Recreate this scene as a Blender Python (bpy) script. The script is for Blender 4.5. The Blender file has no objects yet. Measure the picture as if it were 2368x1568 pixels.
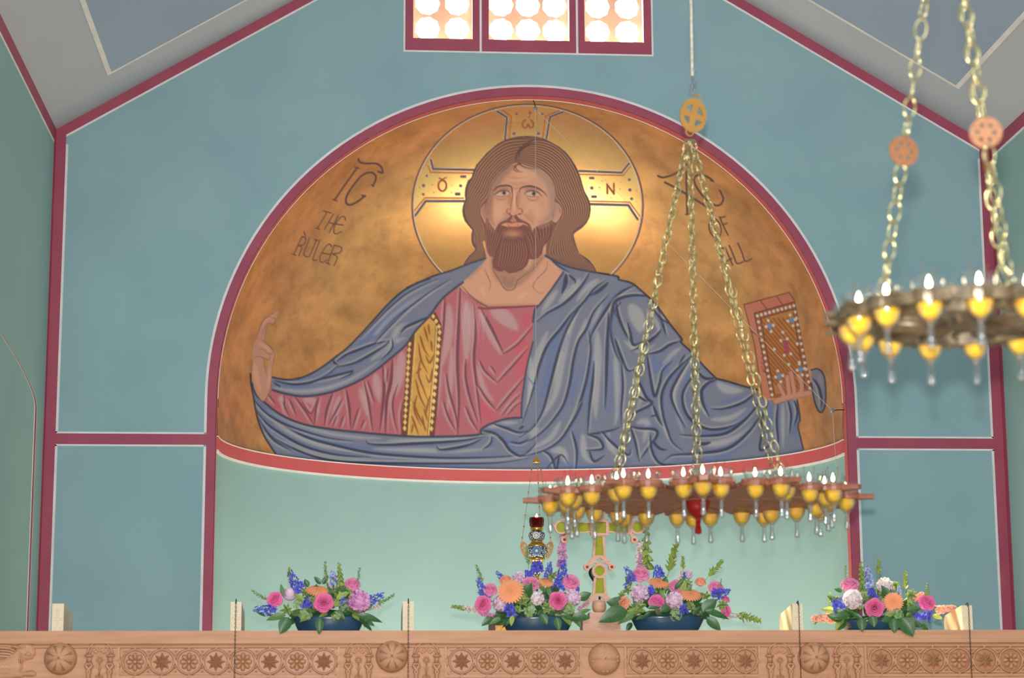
import bpy, math, random
import numpy as np
from mathutils import Vector, Matrix, Quaternion
from mathutils.geometry import tessellate_polygon, delaunay_2d_cdt

random.seed(7)
rng = np.random.default_rng(7)
SC = bpy.context.scene
COL = SC.collection
PI = math.pi

# ------------------------------------------------------------------ camera
FPX = 4850.0
YAW, PITCH, ROLL = math.radians(4.3), math.atan(926 / 4850.0), 0.005
DIST = 14.6
EYE = np.array([-1.237, -DIST, 1.6])
FW = np.array([math.sin(YAW) * math.cos(PITCH), math.cos(YAW) * math.cos(PITCH), math.sin(PITCH)])
_r = np.array([math.cos(YAW), -math.sin(YAW), 0.0])
_u = np.cross(_r, FW)
RT = _r * math.cos(ROLL) - _u * math.sin(ROLL)
UP = _u * math.cos(ROLL) + _r * math.sin(ROLL)

cam_data = bpy.data.cameras.new('camera')
cam = bpy.data.objects.new('camera', cam_data)
COL.objects.link(cam)
cam_data.sensor_fit = 'HORIZONTAL'
cam_data.sensor_width = 36.0
cam_data.lens = 36.0 * FPX / 2368.0
cam_data.clip_end = 200
m = Matrix.Identity(4)
for i in range(3):
    m[i][0], m[i][1], m[i][2], m[i][3] = RT[i], UP[i], -FW[i], EYE[i]
cam.matrix_world = m
cam_data.dof.use_dof = True
cam_data.dof.focus_distance = 13.2
cam_data.dof.aperture_fstop = 4.2
SC.camera = cam

SC.view_settings.view_transform = 'Standard'
SC.view_settings.look = 'None'
SC.view_settings.gamma = 1.0
SC.view_settings.use_curve_mapping = False
SC.view_settings.exposure = -0.06
SC.cycles.max_bounces = 10
SC.cycles.transmission_bounces = 8
SC.cycles.transparent_max_bounces = 12
SC.cycles.caustics_reflective = False
SC.cycles.caustics_refractive = False
SC.cycles.sample_clamp_indirect = 4.0

# ------------------------------------------------------------------ light
world = bpy.data.worlds.new('world')
SC.world = world
world.use_nodes = True
bg = world.node_tree.nodes['Background']
bg.inputs[0].default_value = (0.86, 0.94, 1.0, 1)
bg.inputs[1].default_value = 0.72


def lamp(name, typ, loc, target, energy, color, **kw):
    d = bpy.data.lights.new(name, typ)
    d.energy = energy
    d.color = color
    for k, v in kw.items():
        setattr(d, k, v)
    o = bpy.data.objects.new(name, d)
    COL.objects.link(o)
    o.location = loc
    v = Vector(target) - Vector(loc)
    o.rotation_euler = v.to_track_quat('-Z', 'Y').to_euler()
    return o


# morning sun entering through the gable window, the camera's own flash, an unseen area light standing in for the nave windows
# behind the photographer and an added, unseen warm area light inside the apse
SUN_DIR = Vector((1.72, -4.25, -4.85))
lamp('sun', 'SUN', (-3, 8, 14), Vector((-3, 8, 14)) + SUN_DIR, 38.0, (1.0, 0.82, 0.46), angle=0.012)
lamp('camera_flash', 'POINT', tuple(EYE + UP * 0.11 + FW * 0.05), (0, 0, 4), 2200, (1.0, 0.97, 0.95), shadow_soft_size=0.022)
lamp('nave_daylight_standin', 'AREA', (-2.0, -17.5, 6.8), (0.2, 0, 3.6), 560, (0.93, 0.97, 1.0), shape='RECTANGLE', size=5.0, size_y=3.0)
lamp('hidden_apse_light', 'AREA', (0.15, 0.35, 0.95), (0.15, 0.75, 6.0), 120, (1.0, 0.80, 0.57), shape='RECTANGLE', size=2.9, size_y=1.1)




# ------------------------------------------------------------------ pixel -> place helpers
def ray(x, y):
    return FW + RT * ((x - 1184) / FPX) - UP * ((y - 784) / FPX)


def on_y(x, y, Y=0.0):
    d = ray(x, y)
    return EYE + d * ((Y - EYE[1]) / d[1])


def on_x(x, y, X):
    d = ray(x, y)
    return EYE + d * ((X - EYE[0]) / d[0])


def on_plane(x, y, p0, n):
    d = ray(x, y)
    return EYE + d * (np.dot(np.array(p0) - EYE, n) / np.dot(d, n))


# ------------------------------------------------------------------ materials
def lin(c):
    c = np.asarray(c, float) / 255.0
    return np.where(c <= 0.04045, c / 12.92, ((c + 0.055) / 1.055) ** 2.4)


def L4(c, k=1.0):
    a = np.clip(lin(c) * k, 0, 1)
    return (float(a[0]), float(a[1]), float(a[2]), 1.0)


def new_mat(name):
    mt = bpy.data.materials.new(name)
    mt.use_nodes = True
    nt = mt.node_tree
    return mt, nt, nt.nodes['Principled BSDF']


def noise_mix(nt, c1, c2, scale, detail=4.0, lo=0.35, hi=0.65, stretch=None, coord='Object'):
    N, Lk = nt.nodes, nt.links
    tc = N.new('ShaderNodeTexCoord')
    src = tc.outputs[coord]
    if stretch:
        mp = N.new('ShaderNodeMapping')
        mp.inputs['Scale'].default_value = stretch
        Lk.new(src, mp.inputs[0])
        src = mp.outputs[0]
    no = N.new('ShaderNodeTexNoise')
    no.inputs['Scale'].default_value = scale
    no.inputs['Detail'].default_value = detail
    Lk.new(src, no.inputs['Vector'])
    rp = N.new('ShaderNodeValToRGB')
    rp.color_ramp.elements[0].position = lo
    rp.color_ramp.elements[1].position = hi
    rp.color_ramp.elements[0].color = c1
    rp.color_ramp.elements[1].color = c2
    Lk.new(no.outputs['Fac'], rp.inputs[0])
    return rp.outputs[0], no.outputs['Fac']


def mat(name, c, rough=0.6, metal=0.0, c2=None, scale=6.0, bump=0.0, stretch=None, spec=0.4, sheen=0.0, trans=0.0,
        lo=0.35, hi=0.65, detail=4.0):
    mt, nt, p = new_mat(name)
    p.inputs['Roughness'].default_value = rough
    p.inputs['Metallic'].default_value = metal
    p.inputs['Specular IOR Level'].default_value = spec
    c2 = c2 or tuple(min(255, v * 1.06) for v in c)
    col, fac = noise_mix(nt, L4(c), L4(c2), scale, stretch=stretch, lo=lo, hi=hi, detail=detail)
    nt.links.new(col, p.inputs['Base Color'])
    if bump:
        b = nt.nodes.new('ShaderNodeBump')
        b.inputs['Strength'].default_value = bump
        b.inputs['Distance'].default_value = 0.01
        nt.links.new(fac, b.inputs['Height'])
        nt.links.new(b.outputs[0], p.inputs['Normal'])
    if trans:
        tr = nt.nodes.new('ShaderNodeBsdfTranslucent')
        nt.links.new(col, tr.inputs[0])
        mx = nt.nodes.new('ShaderNodeMixShader')
        mx.inputs[0].default_value = trans
        nt.links.new(p.outputs[0], mx.inputs[1])
        nt.links.new(tr.outputs[0], mx.inputs[2])
        nt.links.new(mx.outputs[0], nt.nodes['Material Output'].inputs[0])
    return mt


def glass_mat(name, color, rough=0.02, ior=1.45):
    mt, nt, p = new_mat(name)
    p.inputs['Base Color'].default_value = color
    p.inputs['Roughness'].default_value = rough
    p.inputs['IOR'].default_value = ior
    p.inputs['Transmission Weight'].default_value = 1.0
    # light passes a pane of glass: transparent for shadow-free daylight through thin walls
    tr = nt.nodes.new('ShaderNodeBsdfTransparent')
    tr.inputs[0].default_value = color
    mx = nt.nodes.new('ShaderNodeMixShader')
    mx.inputs[0].default_value = 0.35
    nt.links.new(p.outputs[0], mx.inputs[1])
    nt.links.new(tr.outputs[0], mx.inputs[2])
    nt.links.new(mx.outputs[0], nt.nodes['Material Output'].inputs[0])
    return mt


def thin_glass(name, color, g0=0.04, g1=0.5):
    mt = bpy.data.materials.new(name)
    mt.use_nodes = True
    nt = mt.node_tree
    nt.nodes.remove(nt.nodes['Principled BSDF'])
    tp = nt.nodes.new('ShaderNodeBsdfTransparent')
    tp.inputs[0].default_value = color
    gl = nt.nodes.new('ShaderNodeBsdfGlossy')
    gl.inputs['Roughness'].default_value = 0.06
    fr_ = nt.nodes.new('ShaderNodeLayerWeight')
    fr_.inputs[0].default_value = 0.42
    mr = nt.nodes.new('ShaderNodeMapRange')
    mr.inputs[3].default_value = g0
    mr.inputs[4].default_value = g1
    mx = nt.nodes.new('ShaderNodeMixShader')
    nt.links.new(fr_.outputs['Facing'], mr.inputs[0])
    nt.links.new(mr.outputs[0], mx.inputs[0])
    nt.links.new(tp.outputs[0], mx.inputs[1])
    nt.links.new(gl.outputs[0], mx.inputs[2])
    nt.links.new(mx.outputs[0], nt.nodes['Material Output'].inputs[0])
    return mt


def emit_mat(name, color, strength):
    mt = bpy.data.materials.new(name)
    mt.use_nodes = True
    nt = mt.node_tree
    nt.nodes.remove(nt.nodes['Principled BSDF'])
    e = nt.nodes.new('ShaderNodeEmission')
    e.inputs[0].default_value = color
    e.inputs[1].default_value = strength
    nt.links.new(e.outputs[0], nt.nodes['Material Output'].inputs[0])
    return mt


M = {}
M['teal'] = mat('teal_plaster', (145, 177, 184), 0.75, c2=(152, 184, 189), scale=1.6, bump=0.12, spec=0.25)
M['mint'] = mat('mint_plaster', (142, 178, 180), 0.75, c2=(148, 184, 185), scale=1.6, bump=0.10, spec=0.25)
M['side'] = mat('side_plaster', (146, 180, 178), 0.75, c2=(152, 186, 184), scale=1.3, bump=0.12, spec=0.25)
M['red'] = mat('red_paint', (166, 76, 98), 0.6, c2=(174, 84, 102), scale=4, spec=0.3)
M['redlit'] = mat('red_paint_warm_lit', (196, 92, 96), 0.6, c2=(202, 98, 100), scale=4, spec=0.3)  # same red as the arch face, warm apse light put into its colour
M['white'] = mat('white_line_paint', (226, 222, 220), 0.6, spec=0.3)
M['ceil'] = mat('grey_ceiling_paint', (184, 190, 200), 0.8, c2=(192, 196, 204), scale=0.9, spec=0.2)
M['ceilblue'] = mat('blue_grey_ceiling_paint', (154, 172, 196), 0.8, c2=(160, 178, 200), scale=1.1, spec=0.2)
M['floor'] = mat('floor_boards', (190, 156, 122), 0.45, c2=(204, 170, 136), scale=3, stretch=(1, 8, 1))
M['oak'] = mat('carved_wood', (180, 132, 102), 0.5, c2=(194, 146, 114), scale=5, stretch=(0.6, 4, 9), spec=0.18)
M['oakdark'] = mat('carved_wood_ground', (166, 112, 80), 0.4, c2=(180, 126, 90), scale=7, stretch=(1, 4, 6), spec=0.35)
M['stone'] = mat('cream_painted_wood', (222, 206, 176), 0.55, c2=(208, 192, 162), scale=9, spec=0.35)
M['iron'] = mat('dark_iron', (64, 58, 58), 0.5, 0.6, scale=20)
M['brass'] = mat('pale_brass', (168, 158, 106), 0.18, 0.9, c2=(190, 180, 130), scale=14)
M['brassdisc'] = mat('painted_gold_disc', (170, 124, 60), 0.45, 0.35, c2=(178, 132, 68), scale=10)
M['copperdisc'] = mat('copper_coloured_disc', (122, 80, 48), 0.5, 0.2, scale=10)
M['rope'] = mat('rope_fibre', (196, 188, 172), 0.9, c2=(160, 150, 136), scale=60, spec=0.1)
M['cord'] = mat('pale_cord', (205, 198, 190), 0.8, scale=40, spec=0.1)
M['steel'] = mat('grey_steel', (120, 122, 132), 0.4, 0.6, scale=20)
M['horoswood'] = mat('reddish_wood', (104, 60, 44), 0.36, c2=(142, 88, 64), scale=16, stretch=(1, 1, 6), bump=0.06, spec=0.45)
M['horosbrass'] = mat('brass_and_wood', (62, 52, 40), 0.30, 0.4, c2=(112, 98, 72), scale=30, lo=0.3, hi=0.7)
M['glass'] = thin_glass('clear_glass', (0.97, 0.985, 0.975, 1))
M['glass_solid'] = thin_glass('solid_clear_glass', (0.90, 0.92, 0.92, 1), 0.22, 0.95)
M['flame'] = emit_mat('flame', (1.0, 0.80, 0.50, 1), 26.0)
M['wick'] = mat('wick_cork', (96, 62, 34), 0.8, scale=30)
M['goldmetal'] = mat('polished_gold', (222, 178, 84), 0.25, 0.9, c2=(232, 190, 100), scale=10)
M['ruby'] = glass_mat('ruby_glass', (0.42, 0.02, 0.03, 1), 0.05)
def red_glass_mat():
    mt, nt, p = new_mat('lamp_red_glass')
    p.inputs['Base Color'].default_value = (0.28, 0.008, 0.005, 1)
    p.inputs['Roughness'].default_value = 0.06
    tr_ = nt.nodes.new('ShaderNodeBsdfTranslucent')
    tr_.inputs[0].default_value = (0.6, 0.02, 0.006, 1)
    mx = nt.nodes.new('ShaderNodeMixShader')
    mx.inputs[0].default_value = 0.4
    nt.links.new(p.outputs[0], mx.inputs[1])
    nt.links.new(tr_.outputs[0], mx.inputs[2])
    nt.links.new(mx.outputs[0], nt.nodes['Material Output'].inputs[0])
    return mt


M['redglass'] = red_glass_mat()
M['screen'] = mat('glare_pale_plaster', (226, 190, 164), 0.8, scale=8, trans=0.12)  # window glare put into the screen's pale colour and translucency
M['rubygem'] = mat('red_gem', (150, 28, 36), 0.15, spec=0.8, scale=10)
M['bowl'] = mat('navy_glazed_bowl', (34, 66, 92), 0.22, c2=(42, 78, 104), scale=8, spec=0.6)
M['black'] = mat('black_enamel', (24, 27, 34), 0.4, scale=10)


def oil_mat():
    mt, nt, p = new_mat('amber_oil')
    N, K = nt.nodes, nt.links
    col, fac = noise_mix(nt, (1.0, 0.44, 0.004, 1), (1.0, 0.70, 0.006, 1), 46, 2.0, 0.35, 0.65)
    K.new(col, p.inputs['Base Color'])
    p.inputs['Roughness'].default_value = 0.12
    p.inputs['Specular IOR Level'].default_value = 0.6
    tr_ = N.new('ShaderNodeBsdfTranslucent')
    K.new(col, tr_.inputs[0])
    m2 = N.new('ShaderNodeMixShader')
    m2.inputs[0].default_value = 0.3
    K.new(p.outputs[0], m2.inputs[1])
    K.new(tr_.outputs[0], m2.inputs[2])
    K.new(m2.outputs[0], nt.nodes['Material Output'].inputs[0])
    return mt


M['oil'] = oil_mat()


def pane_mat():
    mt = bpy.data.materials.new('daylit_glass')
    mt.use_nodes = True
    nt = mt.node_tree
    nt.nodes.remove(nt.nodes['Principled BSDF'])
    e = nt.nodes.new('ShaderNodeEmission')
    e.inputs[0].default_value = (1.0, 0.97, 0.90, 1)
    e.inputs[1].default_value = 5.0
    t = nt.nodes.new('ShaderNodeBsdfTransparent')
    a = nt.nodes.new('ShaderNodeAddShader')
    nt.links.new(e.outputs[0], a.inputs[0])
    nt.links.new(t.outputs[0], a.inputs[1])
    nt.links.new(a.outputs[0], nt.nodes['Material Output'].inputs[0])
    return mt


M['pane'] = pane_mat()


# ------------------------------------------------------------------ mesh builder
class MB:
    def __init__(s):
        s.v, s.f, s.mi = [], [], []

    def add(s, vs, fs, xf=None, mi=0):
        o = len(s.v)
        if xf is not None:
            vs = [tuple(xf @ Vector(p)) for p in vs]
        s.v += [tuple(map(float, p)) for p in vs]
        s.f += [tuple(i + o for i in f) for f in fs]
        s.mi += [mi] * len(fs)
        return s

    def box(s, a, b, xf=None, mi=0):
        x0, y0, z0 = a
        x1, y1, z1 = b
        vs = [(x0, y0, z0), (x1, y0, z0), (x1, y1, z0), (x0, y1, z0), (x0, y0, z1), (x1, y0, z1), (x1, y1, z1), (x0, y1, z1)]
        fs = [(0, 3, 2, 1), (4, 5, 6, 7), (0, 1, 5, 4), (1, 2, 6, 5), (2, 3, 7, 6), (3, 0, 4, 7)]
        return s.add(vs, fs, xf, mi)

    def lathe(s, prof, n=20, xf=None, mi=0, sx=1, sy=1):
        vs, fs = [], []
        for r, z in prof:
            for k in range(n):
                a = 2 * PI * k / n
                vs.append((r * math.cos(a) * sx, r * math.sin(a) * sy, z))
        for i in range(len(prof) - 1):
            for k in range(n):
                k2 = (k + 1) % n
                fs.append((i * n + k, i * n + k2, (i + 1) * n + k2, (i + 1) * n + k))
        fs.append(tuple(range(n - 1, -1, -1)))
        fs.append(tuple((len(prof) - 1) * n + k for k in range(n)))
        return s.add(vs, fs, xf, mi)

    def tube(s, pts, r, n=6, closed=False, xf=None, mi=0, radii=None):
        P = [Vector(p) for p in pts]
        vs, fs = [], []
        up = Vector((0, 0, 1))
        m_ = len(P)
        prev = None
        for i, p in enumerate(P):
            a = P[(i - 1) % m_] if (closed or i > 0) else p
            b = P[(i + 1) % m_] if (closed or i < m_ - 1) else p
            t = (b - a).normalized() if (b - a).length > 1e-9 else Vector((0, 0, 1))
            if prev is None:
                ref = up if abs(t.dot(up)) < 0.95 else Vector((1, 0, 0))
                nrm = (ref - t * ref.dot(t)).normalized()
            else:
                nrm = (prev - t * prev.dot(t))
                nrm = nrm.normalized() if nrm.length > 1e-9 else prev
            prev = nrm
            bn = t.cross(nrm)
            rr = radii[i] if radii is not None else r
            for k in range(n):
                an = 2 * PI * k / n
                vs.append(p + (nrm * math.cos(an) + bn * math.sin(an)) * rr)
        for i in range(m_ if closed else m_ - 1):
            j = (i + 1) % m_
            for k in range(n):
                k2 = (k + 1) % n
                fs.append((i * n + k, i * n + k2, j * n + k2, j * n + k))
        if not closed:
            fs.append(tuple(range(n - 1, -1, -1)))
            fs.append(tuple((m_ - 1) * n + k for k in range(n)))
        return s.add([tuple(v) for v in vs], fs, xf, mi)

    def prism(s, outer, holes=(), d=0.02, xf=None, mi=0):
        """outline in local x,z extruded along +y by d (front at y=0)"""
        loops = [list(outer)] + [list(h) for h in holes]
        tris = tessellate_polygon([[Vector((p[0], p[1], 0)) for p in lp] for lp in loops])
        flat = [p for lp in loops for p in lp]
        n = len(flat)
        vs = [(p[0], 0, p[1]) for p in flat] + [(p[0], d, p[1]) for p in flat]
        fs = []
        for t in tris:
            a, b, c = t
            ar = (flat[b][0] - flat[a][0]) * (flat[c][1] - flat[a][1]) - (flat[c][0] - flat[a][0]) * (flat[b][1] - flat[a][1])
            if ar < 0:
                a, b, c = a, c, b
            fs.append((a, b, c))
            fs.append((a + n, c + n, b + n))
        o = 0
        for lp in loops:
            k = len(lp)
            for i in range(k):
                j = (i + 1) % k
                fs.append((o + i, o + i + n, o + j + n, o + j))
            o += k
        return s.add(vs, fs, xf, mi)

    def relief(s, poly, h=0.01, fall=0.012, step=None, xf=None, mi=0):
        """pillow-shaped carving over an outline in x,z; bulges to -y"""
        P = np.array(poly, float)
        lo, hi = P.min(0), P.max(0)
        step = step or max(hi - lo) / 9
        gx, gz = np.meshgrid(np.arange(lo[0] + step / 2, hi[0], step), np.arange(lo[1] + step / 2, hi[1], step))
        Q = np.c_[gx.ravel(), gz.ravel()]
        if len(Q):
            ins = inside(Q[:, 0], Q[:, 1], P)
            dd = polydist(Q, P, True)
            Q = Q[ins & (dd > step * 0.45)]
        allp = [Vector(p) for p in P] + [Vector(q) for q in Q]
        ed = [(i, (i + 1) % len(P)) for i in range(len(P))]
        r = delaunay_2d_cdt(allp, ed, [], 1, 1e-6)
        W = np.array([tuple(v) for v in r[0]])
        dist = polydist(W, P, True)
        y = -h * np.sqrt(np.clip(1 - (1 - np.clip(dist / fall, 0, 1)) ** 2, 0, 1))
        y = y + 0.0
        vs = [(w[0], yy, w[1]) for w, yy in zip(W, y)]
        return s.add(vs, [tuple(f) for f in r[2]], xf, mi)

    def mesh(s, name, mats, smooth=False):
        me = bpy.data.meshes.new(name)
        me.from_pydata(s.v, [], s.f)
        for mt in (mats if isinstance(mats, (list, tuple)) else [mats]):
            me.materials.append(M[mt] if isinstance(mt, str) else mt)
        if any(s.mi):
            me.polygons.foreach_set('material_index', s.mi)
        if smooth:
            me.polygons.foreach_set('use_smooth', [True] * len(s.f))
        me.update()
        return me

    def build(s, name, mats, parent=None, smooth=False, label=None):
        return obj(name, s.mesh(name, mats, smooth), parent, label)


def inside(X, Y, P):
    r = np.zeros(X.shape, bool)
    n = len(P)
    for i in range(n):
        x0, y0 = P[i]
        x1, y1 = P[(i + 1) % n]
        if y0 == y1:
            continue
        c = ((y0 > Y) != (y1 > Y))
        xi = x0 + (Y - y0) * (x1 - x0) / (y1 - y0)
        r ^= c & (X < xi)
    return r


def polydist(Q, P, closed=False):
    Q = np.asarray(Q, float)
    d = np.full(len(Q), 1e9)
    n = len(P)
    for i in range(n if closed else n - 1):
        a, b = np.array(P[i], float), np.array(P[(i + 1) % n], float)
        ab = b - a
        t = np.clip(((Q - a) @ ab) / max(ab @ ab, 1e-12), 0, 1)
        d = np.minimum(d, np.hypot(*(Q - a - t[:, None] * ab).T))
    return d


def obj(name, data, parent=None, label=None):
    o = bpy.data.objects.new(name, data)
    COL.objects.link(o)
    if parent is not None:
        o.parent = parent
    if label:
        o['label'] = label
    return o


def tag(o, label, cat, group=None):
    o['label'] = label
    o['category'] = cat
    if group:
        o['group'] = group
    return o


def thing(name, loc, label, cat, group=None, rot=None):
    o = bpy.data.objects.new(name, None)
    o.empty_display_size = 0.05
    COL.objects.link(o)
    o.location = tuple(loc)
    if rot is not None:
        o.rotation_euler = rot
    return tag(o, label, cat, group)


def struct(o, label=None):
    o['kind'] = 'structure'
    if label:
        o['label'] = label
    return o


def put(me, name, parent, loc=(0, 0, 0), rot=None, scale=None, label=None):
    o = obj(name, me, parent, label)
    o.location = tuple(loc)
    if rot is not None:
        if isinstance(rot, Quaternion):
            o.rotation_euler = rot.to_euler()
        else:
            o.rotation_euler = rot
    if scale is not None:
        o.scale = (scale,) * 3 if isinstance(scale, (int, float)) else scale
    return o


def smoothline(pts, k=6, closed=False):
    """Catmull-Rom through the points"""
    P = np.array(pts, float)
    n = len(P)
    if n < 3:
        t = np.linspace(0, 1, k + 1)[:, None]
        return P[0] * (1 - t) + P[-1] * t
    out = []
    rngs = range(n) if closed else range(n - 1)
    for i in rngs:
        if closed:
            p0, p1, p2, p3 = P[(i - 1) % n], P[i], P[(i + 1) % n], P[(i + 2) % n]
        else:
            p0, p1, p2, p3 = P[max(i - 1, 0)], P[i], P[i + 1], P[min(i + 2, n - 1)]
        for j in range(k):
            t = j / k
            out.append(0.5 * ((2 * p1) + (-p0 + p2) * t + (2 * p0 - 5 * p1 + 4 * p2 - p3) * t * t + (-p0 + 3 * p1 - 3 * p2 + p3) * t ** 3))
    if not closed:
        out.append(P[-1])
    return np.array(out)


def circle(cx, cz, r, n=24, rz=None):
    rz = rz or r
    return [(cx + r * math.cos(2 * PI * k / n), cz + rz * math.sin(2 * PI * k / n)) for k in range(n)]

# ================================================================== the setting
WX = 3.39          # half width of the sanctuary
EAVE, SLOPE = 5.885, 0.60
RIDGE = EAVE + WX * SLOPE
ACX, ACZ = 0.02, 3.965        # centre of the apse arch
RF, RW, RO = 2.235, 2.298, 2.316   # arch: inner edge of the red face, outer edge of it, outer edge of the white line
SOF = 0.09         # depth of the arch soffit
CB = 1.80          # depth of the apse behind it
CZ0, CZ1 = 3.605, 3.695       # cornice band
YN = -8.6          # the shell ends here, well in front of the chandeliers' roof bay

f = MB().box((-3.6, -12.5, -0.1), (3.6, 3, 0))
struct(f.build('floor', 'floor'))


def arc(r, a0, a1, n):
    return [(ACX + r * math.cos(a), ACZ + r * math.sin(a)) for a in np.linspace(a0, a1, n)]


# window openings, from the photograph onto the gable wall
wl = [(955, 1093, 88), (1130, 1317, 95), (1352, 1489, 97)]
WIN = []
for i, (a, b, yb) in enumerate(wl):
    p, q = on_y(a, yb), on_y(b, yb)
    WIN.append((p[0], q[0], (p[2] + q[2]) / 2))
zb = sum(w[2] for w in WIN) / 3
PITCHW = (WIN[1][1] - WIN[1][0]) / 3 * 0.99
rows = (3, 3, 3)
WINR = [(w[0], w[1], zb, zb + PITCHW * rw + 0.02) for w, rw in zip(WIN, rows)]

outer = [(-WX, 0), (ACX - RF, 0)] + arc(RF, PI, 0, 64) + [(ACX + RF, 0), (WX, 0), (WX, EAVE), (0, RIDGE), (-WX, EAVE)]
holes = [[(a, c), (b, c), (b, d), (a, d)] for a, b, c, d in WINR]
w = MB().prism(outer, holes, 0.085)
struct(w.build('wall_back', 'teal'))
# no backing behind the apse: the dome closes the arch

s = MB().box((-WX - 0.2, YN, 0), (-WX, 0.3, EAVE + 0.2))
struct(s.build('wall_left', 'side'))
s = MB().box((WX, YN, 0), (WX + 0.2, 0.3, EAVE + 0.2))
struct(s.build('wall_right', 'side'))

# two slopes of the roof
for sg, nm in ((-1, 'left'), (1, 'right')):
    vs = []
    for y in (YN, 0.3):
        vs += [(sg * (WX + 0.2), y, EAVE - 0.2 * SLOPE), (0, y, RIDGE), (0, y, RIDGE + 0.15), (sg * (WX + 0.2), y, EAVE + 0.15)]
    fs = [(0, 1, 5, 4), (1, 2, 6, 5), (2, 3, 7, 6), (3, 0, 4, 7), (0, 3, 2, 1), (4, 5, 6, 7)]
    struct(MB().add(vs, fs).build('ceiling' if sg < 0 else 'ceiling.001', 'ceil'))

TN = [0]


def trim(parts, label=None):
    """parts: list of (MB, material); the first is the band, the rest its painted lines"""
    TN[0] += 1
    o = struct(parts[0][0].build('trim_%d' % TN[0], parts[0][1]), label)
    for mb, mt in parts[1:]:
        mb.build('painted_line', mt, o)
    return o


def strip(mb, inner, outer_, y=-0.003, t=0.003):
    """flat band on the back wall between two polylines of (x,z)"""
    n = len(inner)
    vs = [(p[0], y, p[1]) for p in inner] + [(p[0], y, p[1]) for p in outer_]
    vs += [(p[0], y + t, p[1]) for p in inner] + [(p[0], y + t, p[1]) for p in outer_]
    fs = []
    for i in range(n - 1):
        fs.append((i, i + 1, n + i + 1, n + i))
        fs.append((2 * n + i, 2 * n + i + 1, i + 1, i))
        fs.append((n + i, n + i + 1, 3 * n + i + 1, 3 * n + i))
    fs += [(0, n, 3 * n, 2 * n), (n - 1, 3 * n - 1, 4 * n - 1, 2 * n - 1)]
    return mb.add(vs, fs)


# arch band down to the floor on both sides
def archline(r):
    return [(ACX - r, 0.0)] + arc(r, PI, 0, 72) + [(ACX + r, 0.0)]


b1 = strip(MB(), archline(RF), archline(RW))
def archcut(r):
    return [(ACX - r, 3.713)] + arc(r, PI, 0, 72) + [(ACX + r, 3.713)]


b2 = strip(MB(), archcut(RW), archcut(RO))
b3 = strip(MB(), [(ACX - RW, 0), (ACX - RW, 3.612)], [(ACX - RO, 0), (ACX - RO, 3.612)])
b4 = strip(MB(), [(ACX + RW, 0), (ACX + RW, 3.612)], [(ACX + RO, 0), (ACX + RO, 3.612)])
trim([(b1, 'red'), (b2, 'white'), (b3, 'white'), (b4, 'white')], 'rose red band framing the apse arch with a white line')
# soffit of the arch
vs, fs = [], []
A = archline(RF - 0.003)
for y in (-0.003, SOF):
    vs += [(p[0], y, p[1]) for p in A]
n = len(A)
fs = [(i, i + 1, n + i + 1, n + i) for i in range(n - 1)]
trim([(MB().add(vs, fs), 'redlit')], 'red painted soffit of the apse arch')

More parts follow.
